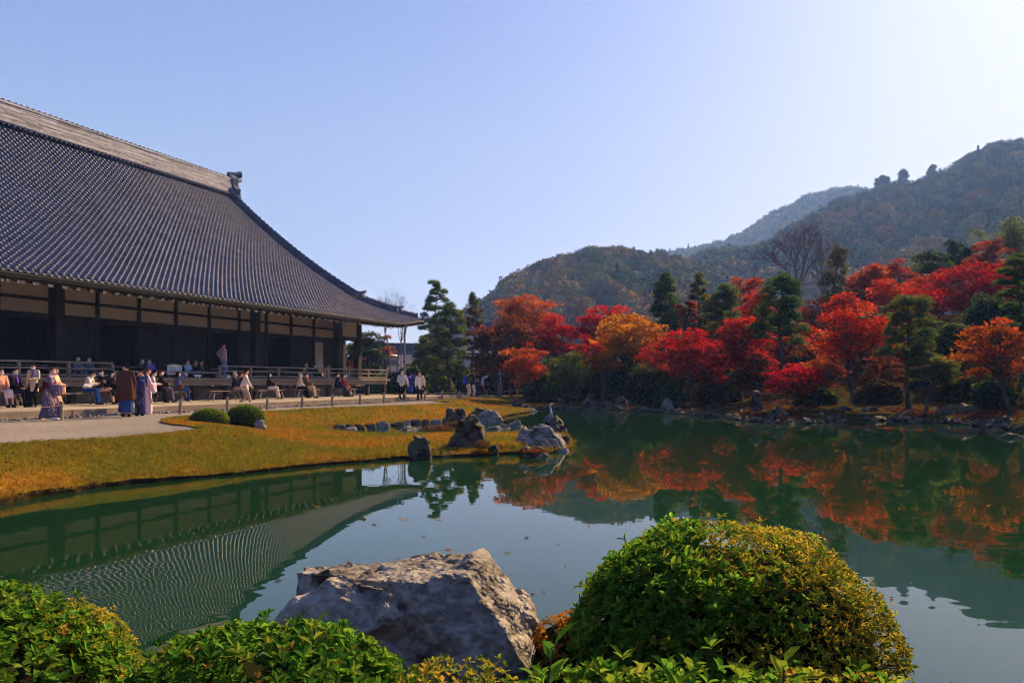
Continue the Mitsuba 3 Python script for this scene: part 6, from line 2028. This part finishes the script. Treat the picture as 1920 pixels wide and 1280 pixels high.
sit('seated person in a black sweater and grey trousers', 301, top=(20, 19, 20), low=(112, 100, 108), arms=('hold', 'lap'), dyaw=-45, mask=white, hair=(70, 44, 34), Ht=1.66)
sit('seated person in a blue grey cardigan taking a picture', 333, top=(98, 106, 150), low=(44, 66, 120), shoes=(196, 190, 190), arms=('phone', 'phone'), dyaw=-70, hairlen=0.10, hair=(36, 20, 26), mask=white, Ht=1.56, length=0.44)
sit('seated white haired person in dark navy behind the walking man', 440, top=(38, 40, 50), low=(176, 150, 110), arms=('lap', 'lap'), dyaw=-30, hair=(196, 190, 186), mask=white, Ht=1.62)
sit('seated person with brown hair just behind the walking man', 452, top=(44, 40, 46), low=(60, 54, 54), dyaw=-50, hair=(80, 50, 34), arms=('lap', 'lap'), Ht=1.58)
sit('seated woman in a black coat and white trousers alone on her bench', 504, top=(30, 27, 30), low=(222, 206, 196), arms=('lap', 'hold'), dyaw=-40, hairlen=0.08, mask=white, Ht=1.6, stride=0.3)
sit('seated grey haired person in a cream sweater and black trousers', 560, top=(206, 194, 180), low=(26, 24, 26), arms=('lap', 'lap'), dyaw=-50, hair=(170, 164, 160), mask=white, Ht=1.6, lean=0.1)
sit('seated person with an orange scarf and beige trousers', 574, top=(70, 62, 60), low=(196, 170, 140), arms=('hold', 'hold'), dyaw=-25, scarf=(216, 120, 50), mask=white, hair=(60, 40, 36), Ht=1.6)
sit('seated person in a black shirt on the bench nearest the hall corner', 632, top=(36, 34, 38), low=(40, 42, 60), arms=('lap', 'lap'), dyaw=-40, hair=(30, 24, 22), mask=white, Ht=1.66, stride=0.5)
sit('seated woman in a red top on the bench nearest the hall corner', 643, top=(150, 36, 56), bottom='skirt', low=(140, 66, 60), arms=('lap', 'lap'), dyaw=-30, hairlen=0.1, mask=white, Ht=1.56)

# on the veranda
def vsit(label, px, e=VE + 0.95, dyaw=0, pose='hug', **kw):
    p, s = seat_at(px, e)
    p[2] = FLOOR_Z
    return person(label, p, _o + RAD(dyaw), pose=pose, seat=0.02, **kw)


vsit('person in a pale blue coat sitting behind the left railing, left of two', 145, top=(110, 116, 138), low=(120, 120, 140), mask=white, arms=('lap', 'lap'), Ht=1.6)
vsit('person in a pale grey coat sitting behind the left railing, right of two', 166, top=(96, 100, 112), low=(110, 112, 124), mask=white, arms=('lap', 'lap'), Ht=1.58)
vsit('person in dark clothes sitting behind the railing left of the purple jacket', 266, top=(40, 40, 50), low=(44, 44, 56), mask=white, Ht=1.6, arms=('lap', 'lap'), hairlen=0.1)
vsit('person in a purple jacket leaning on one arm behind the railing', 283, top=(134, 104, 188), low=(60, 56, 84), mask=white, Ht=1.62, arms=('lap', 'side'), lean=-0.2, length=0.44)
vsit('person in a pale patterned top sitting beside the notice board', 351, e=VE + 0.55, top=(150, 176, 196), low=(50, 62, 92), mask=(180, 190, 196), arms=('lap', 'lap'), Ht=1.56, pattern=(70, 80, 110))
vsit('person with long black hair sitting at the veranda opening', 366, e=VE + 0.55, top=(26, 24, 28), low=(60, 72, 100), arms=('hold', 'hold'), nod=0.3, dyaw=15, hairlen=0.14, Ht=1.6)
vsit('person in dark clothes with a pale sleeve sitting right of the black haired one', 377, e=VE + 0.8, top=(88, 76, 92), low=(36, 34, 44), arms=('lap', 'side'), Ht=1.58, hair=(20, 18, 20), dyaw=-20)
vsit('person in dark clothes behind the right railing, left of two', 574, top=(50, 50, 58), low=(120, 130, 150), mask=white, arms=('lap', 'lap'), hair=(190, 180, 176), Ht=1.6)
vsit('person in a black coat behind the right railing, right of two', 590, top=(28, 28, 34), low=(36, 36, 44), mask=white, arms=('lap', 'lap'), Ht=1.64)
_p, _s = seat_at(418, VE + 0.75)
_p[2] = FLOOR_Z + 0.004
_k, _P, _M = person('man in a pink jacket and light jeans standing on the veranda, hand on hip', _p, _o + RAD(-70), Ht=1.76, top=(226, 176, 178), low=(146, 170, 206), shoes=(210, 210, 214), arms=('hip', 'down'), look=0.5, length=0.50)
put_at('sling_bag', 'black sling bag across the back of the man in the pink jacket', 'bag', [m3.Manifold.batch_hull([ball(xf(_M, _P['shl'] + [0.0, 0.075, 0.02]), 0.022), ball(xf(_M, _P['chest'] + [0.0, 0.155, 0.0]), 0.02)]), m3.Manifold.batch_hull([ball(xf(_M, _P['chest'] + [0.02, 0.155, 0.02]), 0.06), ball(xf(_M, _P['hip'] + [0.14, 0.12, 0.14]), 0.07)])], (28, 24, 30))

# walking and standing in the court
def stand(label, px, py, yaw, z=GRAVEL_Z + 0.005, **kw):
    p = on(px, py, z)
    return person(label, [p[0], p[1], z], RAD(yaw), **kw)


stand('elderly person in a dark hat, beige coat and black trousers standing on the walk', 63, 763, 170, z=PLAT_Z + 0.002, Ht=1.50, top=(196, 178, 152), length=0.36, low=(30, 26, 30), hat=(44, 48, 58), mask=white, arms=('hold', 'down'), build=0.9, sleeve=0.95, nod=0.2, scarf=(110, 80, 150))
stand('woman in a purple kimono with a dark red sash walking right', 91, 787.5, 75, Ht=1.52, bottom='kimono', top=(100, 84, 108), pattern=(176, 164, 184), obi=(100, 32, 40), hair=(84, 54, 44), bun=True, stride=0.35, lean=0.12, arms=('hold', 'hold'), shoes=(224, 218, 222), mask=white)
stand('woman in a peach kimono half hidden behind the purple one', 103, 781, 80, Ht=1.52, bottom='kimono', top=(232, 186, 150), pattern=(246, 220, 190), obi=(150, 70, 60), hair=(110, 74, 50), bun=True, stride=0.3, arms=('hold', 'hold'), shoes=(230, 224, 220))
stand('man in a brown cape and blue hakama seen from behind', 236, 782, -20, Ht=1.66, bottom='cape', top=(86, 54, 40), length=0.33, low=(56, 74, 124), shoes=(24, 22, 24), hair=(26, 22, 24), look=-0.7, mask=white, arms=('down', 'down'))
stand('woman in a navy kimono beside the brown cape', 263, 779.5, -50, Ht=1.55, bottom='kimono', top=(46, 50, 78), pattern=(130, 124, 150), obi=(60, 70, 120), hair=(40, 26, 28), bun=True, mask=white, arms=('hold', 'hold'))
stand('woman in a pale pink kimono with an orange sash', 276, 776.5, 60, Ht=1.53, bottom='kimono', top=(232, 206, 220), pattern=(214, 120, 110), obi=(228, 150, 50), hair=(96, 62, 44), bun=True, arms=('hold', 'hold'), shoes=(226, 220, 224))
stand('man in a cream jacket and beige trousers walking right', 460, 763, 80, Ht=1.62, top=(226, 210, 196), low=(176, 154, 128), arms=('swing', 'swing'), stride=0.5, hair=(50, 34, 28), mask=None, length=0.46, lean=0.05)
stand('bald older man in a pale jacket and black trousers walking towards the camera', 754, 752.5, 185, Ht=1.68, top=(214, 206, 192), low=(26, 24, 28), arms=('swing', 'hold'), stride=0.3, hair=(150, 140, 134), hairlen=0.0, mask=white, shoes=(190, 90, 60), length=0.48)
stand('person in a long royal blue coat seen from behind taking a picture', 769, 746, 15, Ht=1.62, top=(44, 62, 160), length=0.26, low=(40, 50, 120), arms=('phone', 'phone'), hair=(28, 22, 24))
stand('woman in an open cream cardigan and black trousers walking', 787, 751.5, 175, Ht=1.64, top=(230, 214, 186), length=0.40, low=(26, 22, 26), open_front=(240, 236, 236), arms=('swing', 'down'), stride=0.3, hair=(110, 62, 40), hairlen=0.1, mask=white)
_k, _P, _M = stand('man in a dark green jacket and beige trousers taking a picture', 877, 747, 60, Ht=1.72, top=(52, 62, 58), low=(206, 184, 152), shoes=(222, 218, 214), arms=('phone', 'phone'), hair=(40, 30, 26))
put_at('backpack', 'blue backpack on the man in the dark green jacket', 'backpack', [m3.Manifold.batch_hull([ball(xf(_M, _P['chest'] + [0, -0.21, 0.14]), (0.13, 0.09, 0.08)), ball(xf(_M, _P['hip'] + [0, -0.22, 0.10]), (0.15, 0.11, 0.08))])], (50, 84, 160))
stand('woman in a black top and white trousers taking a picture', 887, 746, 70, Ht=1.62, top=(34, 32, 40), low=(220, 210, 204), arms=('phone', 'phone'), hairlen=0.1)
stand('person in dark clothes bending forward left of the pink bag', 895, 745, 160, Ht=1.35, top=(50, 44, 56), low=(46, 40, 52), arms=('hold', 'hold'), lean=0.3, hairlen=0.08)
_k, _P, _M = stand('woman in a white blouse and dark red skirt taking a picture', 905, 744.5, 80, Ht=1.58, top=(206, 200, 204), bottom='skirt', low=(84, 26, 36), arms=('phone', 'phone'), hairlen=0.1)
put_at('shoulder_bag', 'pink shoulder bag of the woman in the dark red skirt', 'bag', [m3.Manifold.batch_hull([ball(xf(_M, _P['shr'] + [0.10, 0.0, -0.16]), (0.05, 0.12, 0.03)), ball(xf(_M, _P['hip'] + [0.22, 0.0, 0.10]), (0.10, 0.17, 0.05))]), m3.Manifold.batch_hull([ball(xf(_M, _P['shr'] + [0.02, 0, 0.05]), 0.015), ball(xf(_M, _P['shr'] + [0.13, 0.06, -0.18]), 0.012)])], (226, 160, 186))
stand('man in a white cap and grey jacket with a camera at his face', 937, 743.5, 150, Ht=1.72, top=(96, 92, 92), low=(140, 128, 110), hat=(226, 226, 230), arms=('phone', 'phone'), open_front=(170, 180, 196))
stand('person in dark clothes standing in the hedge shade at the end of the path', 960, 742, 170, Ht=1.66, top=(34, 36, 46), low=(32, 32, 42), arms=('down', 'hold'), length=0.40)
# things they carry
_p, _s = seat_at(338, BE - 0.28)
put_at('handbag', 'brown furry bag on the lap of the person taking a picture', 'bag', [m3.Manifold.batch_hull([ball(_p + [0, 0, 0.62], (0.15, 0.12, 0.09)), ball(_p + [0.02, 0, 0.70], (0.13, 0.10, 0.06))])], (110, 66, 44))
_p, _s = seat_at(163, BE - 0.45)
k = tag(key_for('paper'), 'white paper in the hands of the seated person in the white coat', 'paper')
scene[k] = mikit.ply(trimesh.Trimesh(trimesh.creation.box([0.30, 0.20, 0.004]).apply_transform(trimesh.transformations.rotation_matrix(0.5, [1, 0.3, 0])).vertices + _p + [0.05, 0, 0.74], trimesh.creation.box([1, 1, 1]).faces, process=False), 'mat_white')

# rope fence: wooden stakes with a rope from stake to stake
_st = [(-30, 797, 0), (114.5, 787.5, 1), (236, 781, 1), (338, 776, 1), (426, 770.5, 1), (501, 767, 1), (566, 763.5, 1), (623, 761, 1), (675, 758, 1), (720, 756, 1), (760, 753.6, 1), (796.6, 751, 1), (829, 749.2, 1), (861, 748.3, 1), (888, 747, 1), (913, 745, 1), (937, 743.6, 1), (956, 742.4, 1), (970, 741.6, 1), (1000, 740.5, 1)]
_tops = []
for i, (px, py, vis) in enumerate(_st):
    p = on(px, py, GRAVEL_Z)
    rng = np.random.default_rng(70 + i)
    m = MB()
    h = 0.53 + rng.normal(0, 0.015)
    lean = rng.normal(0, 0.012, 2)
    q = np.array([p - [0, 0, 0.2], p + [lean[0] * .5, lean[1] * .5, h * 0.5], p + [*lean, h - 0.015], p + [*lean, h]])
    m.tube(q, [0.058, 0.056, 0.055, 0.045], 10)
    k = tag(key_for('fence_stake'), f'short round wooden stake of the rope fence, {ORD[i]} from the left', 'stake', 'stakes of the rope fence')
    v, f = m.mesh()
    scene[k] = mikit.ply(trimesh.Trimesh(v, f, process=False), 'mat_grey_wood', smooth=40)
    _tops.append(p + [0, 0, h * 0.80])
for i in range(len(_tops) - 1):
    a, b = _tops[i], _tops[i + 1]
    t = np.linspace(0, 1, 9)[:, None]
    q = a + (b - a) * t - np.array([0, 0, 0.05]) * (4 * t * (1 - t)) + np.array([0.03, -0.05, 0])
    m = MB().tube(q, 0.009, 5)
    k = tag(key_for('fence_rope'), f'thin slack rope hanging to the right of the {ORD[i]} fence stake from the left', 'rope', 'ropes of the court fence')
    scene[k] = mikit.ply(trimesh.Trimesh(*m.mesh(), process=False), 'mat_grey_wood', smooth=True)

# the roofed notice board and small things at the veranda opening
p, s = seat_at(327, VE + 0.35)
k = thing('notice_board', 'white roofed notice board with columns of small writing at the veranda opening', 'notice board')
m = MB()
z = FLOOR_Z
m.add([[s - .42, VE + .33, z + .16], [s + .42, VE + .33, z + .16], [s + .42, VE + .33, z + .56], [s, VE + .33, z + .63], [s - .42, VE + .33, z + .56], [s - .42, VE + .37, z + .16], [s + .42, VE + .37, z + .16], [s + .42, VE + .37, z + .56], [s, VE + .37, z + .63], [s - .42, VE + .37, z + .56]],
      [[0, 1, 2, 4], [2, 3, 4, 4], [6, 5, 9, 7], [7, 9, 8, 8], [0, 5, 6, 1], [1, 6, 7, 2], [5, 0, 4, 9]])
hput(m, 'board', 'mat_white', k)
m = MB()
for a in (-1, 1):
    m.bar([s, VE + .34, z + .655], [s + a * .54, VE + .34, z + .575], 0.12, 0.03)
hput(m, 'board_roof', 'mat_grey_wood', k)
m = MB()
for a in (-1, 1):
    m.box(s + a * .36 - .03, s + a * .36 + .03, VE + .30, VE + .328, z + .002, z + .16)
    m.box(s + a * .36 - .04, s + a * .36 + .04, VE + .15, VE + .55, z + .002, z + .04)
hput(m, 'stand', 'mat_grey_wood', k)
m = MB()
rng = np.random.default_rng(3)
for c in range(15):
    x = s - .37 + c * .053
    zz = z + .53
    while zz > z + (.22 if c % 5 else .30):
        h = rng.uniform(.010, .026)
        m.box(x - .009, x + .009, VE + .326, VE + .3285, zz - h, zz)
        zz -= h + rng.uniform(.006, .012)
hput(m, 'writing', 'mat_black', k, kind='stuff')
for px, w, lab in ((367, 0.20, 'low white box on the veranda edge left of the standing man'), (425, 0.09, 'small white tin on the veranda by the railing end')):
    p, s = seat_at(px, VE + 0.18)
    m = MB()
    m.box(s - w, s + w, VE + 0.05, VE + 0.25, FLOOR_Z + 0.002, FLOOR_Z + 0.15)
    m.box(s - w - .008, s + w + .008, VE + 0.042, VE + 0.258, FLOOR_Z + 0.15, FLOOR_Z + 0.168)
    k = tag(key_for('white_box'), lab, 'box')
    scene[k] = mikit.ply(trimesh.Trimesh(L2W(m.mesh()[0]), m.mesh()[1], process=False), 'mat_white')

# the grey heron on its rock
k = thing('heron', 'grey heron standing upright on the brown rock', 'heron')
hb = at(1029, 24.1, py=806)
f = unit(np.array([0.75, -0.66, 0]))
zz = np.array([0, 0, 1.0])


def hp(x, z, y=0.0):
    return hb + f * x + zz * z + np.array([-f[1], f[0], 0]) * y


body = [m3.Manifold.batch_hull([ball(hp(0.06, 0.42), (0.075, 0.075, 0.09), 12), ball(hp(-0.04, 0.30), (0.085, 0.085, 0.11), 12), ball(hp(-0.20, 0.14), (0.03, 0.03, 0.04), 10)])]
body += limb([(hp(0.07, 0.45), 0.055), (hp(0.10, 0.54), 0.032), (hp(0.075, 0.62), 0.024), (hp(0.055, 0.70), 0.021), (hp(0.075, 0.78), 0.022), (hp(0.11, 0.805), 0.030)], 9)
body += limb([(hp(0.11, 0.805), 0.026), (hp(0.15, 0.80), 0.016)], 8)
for y in (-1, 1):
    body += limb([(hp(0.0, 0.24, 0.035 * y), 0.03), (hp(0.01, 0.12, 0.035 * y), 0.010), (hp(0.0, 0.02, 0.035 * y), 0.008), (hp(0.07, 0.005, 0.035 * y), 0.007)], 6)
mm = union(body).refine_to_length(0.03).to_mesh()
v = mm.vert_properties[:, :3].astype(float)
h = v[:, 2] - hb[2]
c = np.where((h > 0.5)[:, None], lin(206, 200, 196), lin(126, 130, 146))
c = np.where((h < 0.16)[:, None] & ((np.abs((v - hb) @ f) < 0.09))[:, None], lin(120, 104, 80), c)
put('body', trimesh.Trimesh(v, mm.tri_verts, process=False), 'mat_feather', k, smooth=True, color=c)
for y in (-1, 1):
    w = m3.Manifold.batch_hull([ball(hp(0.03, 0.40, 0.07 * y), (0.03, 0.03, 0.06), 8), ball(hp(-0.08, 0.27, 0.085 * y), (0.03, 0.03, 0.07), 8), ball(hp(-0.22, 0.12, 0.03 * y), 0.015, 6)]).to_mesh()
    v = w.vert_properties[:, :3]
    put('wing', trimesh.Trimesh(v, w.tri_verts, process=False), 'mat_feather', k, smooth=True, color=np.tile(lin(92, 98, 116), (len(v), 1)))
w = union(limb([(hp(0.155, 0.798), 0.013), (hp(0.25, 0.782), 0.003)], 6)).to_mesh()
put('beak', trimesh.Trimesh(w.vert_properties[:, :3], w.tri_verts, process=False), 'mat_feather', k, smooth=True, color=np.tile(lin(206, 140, 60), (len(w.vert_properties), 1)))
w = union(limb([(hp(0.13, 0.826), 0.011), (hp(0.06, 0.825), 0.008), (hp(-0.03, 0.79), 0.003)], 6)).to_mesh()
put('crest', trimesh.Trimesh(w.vert_properties[:, :3], w.tri_verts, process=False), 'mat_feather', k, smooth=True, color=np.tile(lin(30, 32, 40), (len(w.vert_properties), 1)))


# small tiled buildings beyond the hall
def outbuilding(label, px, D, yaw, Lh, Wh, wall_z, rise, base, name='outbuilding', cat='building'):
    k = thing(name, label, cat)
    o = at(px, D, z=base)
    c, s_ = math.cos(RAD(yaw)), math.sin(RAD(yaw))

    def w2(v):
        v = np.asarray(v, float)
        return np.stack([o[0] + c * v[:, 0] - s_ * v[:, 1], o[1] + s_ * v[:, 0] + c * v[:, 1], o[2] + v[:, 2]], 1)

    def pp(mb, nm, mat, par=k, **kw):
        v, f_ = mb.mesh()
        return put(nm, trimesh.Trimesh(w2(v), f_, process=False), mat, par, **kw)
    m = MB()
    m.box(-Lh + .5, Lh - .5, -Wh + .8, Wh - .8, -0.5, wall_z)
    for x in (-Lh + .5, Lh - .5):
        m.add([[x, -Wh + .8, wall_z], [x, Wh - .8, wall_z], [x, 0, wall_z + rise * 0.8]], [[0, 1, 2]])
    pp(m, 'wall', 'mat_plaster')
    m = MB()
    for i in range(-3, 4):
        x = i * (Lh - .5) / 3
        m.box(x - .09, x + .09, -Wh + .72, -Wh + .81, -0.5, wall_z)
    for z in (0.9, wall_z - .25):
        m.box(-Lh + .5, Lh - .5, -Wh + .74, -Wh + .80, z, z + .18)
    pp(m, 'timber', 'mat_dark_wood', kind='stuff')
    rows = 8
    m = MB()
    for sd in (-1, 1):
        t = np.linspace(0, 1, rows + 1)
        prof = np.column_stack([sd * Wh * (1 - t), wall_z - 0.15 + (rise + .15) * (0.75 * t + 0.25 * t * t)])
        n = int(2 * Lh / 0.3)
        for i in range(n):
            x = -Lh + i * 0.3
            for (y0, z0), (y1, z1) in zip(prof[:-1], prof[1:]):
                a = np.array([[x, y0, z0 + .05], [x + .12, y0, z0 + .13], [x + .3, y0, z0 + .05], [x, y1, z1], [x + .12, y1, z1 + .08], [x + .3, y1, z1]])
                m.add(a, [[0, 1, 4, 3], [1, 2, 5, 4]])
        m.add([[-Lh, prof[0, 0], prof[0, 1]], [Lh, prof[0, 0], prof[0, 1]], [Lh, 0, prof[-1, 1] - .1], [-Lh, 0, prof[-1, 1] - .1]], [[0, 1, 2, 3]])
    rk = pp(m, 'roof', 'mat_tile')
    m = MB()
    m.box(-Lh - .05, Lh + .05, -.22, .22, wall_z + rise - .1, wall_z + rise + .35)
    m.tube([[-Lh - .1, 0, wall_z + rise + .38], [Lh + .1, 0, wall_z + rise + .38]], 0.16, 8)
    pp(m, 'ridge', 'mat_tile', rk)
    m = MB()
    for x in (-Lh + .1, Lh - .1):
        for sd in (-1, 1):
            m.bar([x, sd * (Wh - .05), wall_z - .28], [x, 0, wall_z + rise - .22], .08, .26)
    pp(m, 'barge_board', 'mat_white')
    return k


outbuilding('small white walled gatehouse with a tiled gable roof seen under the hall eaves', 708, 84, 62, 3.2, 2.6, 2.0, 1.5, 0.5, 'gatehouse')
outbuilding('tiled building half hidden behind the rain pipe', 772, 92, 20, 4.0, 3.0, 3.1, 1.9, 0.5)
outbuilding('large blue grey tiled roof behind the sparse conifer', 915, 112, 12, 8.0, 6.0, 5.0, 4.0, 0.5)
# ------------------------------------------------------------------ the air
scene['haze'] = {'type': 'cube', 'to_world': T().translate([0, 690, 220]).scale([1400, 800, 225]), 'bsdf': {'type': 'null'}, 'interior': {'type': 'ref', 'id': 'air'}}
tag('haze', 'thin blue autumn haze over the valley', kind='stuff')
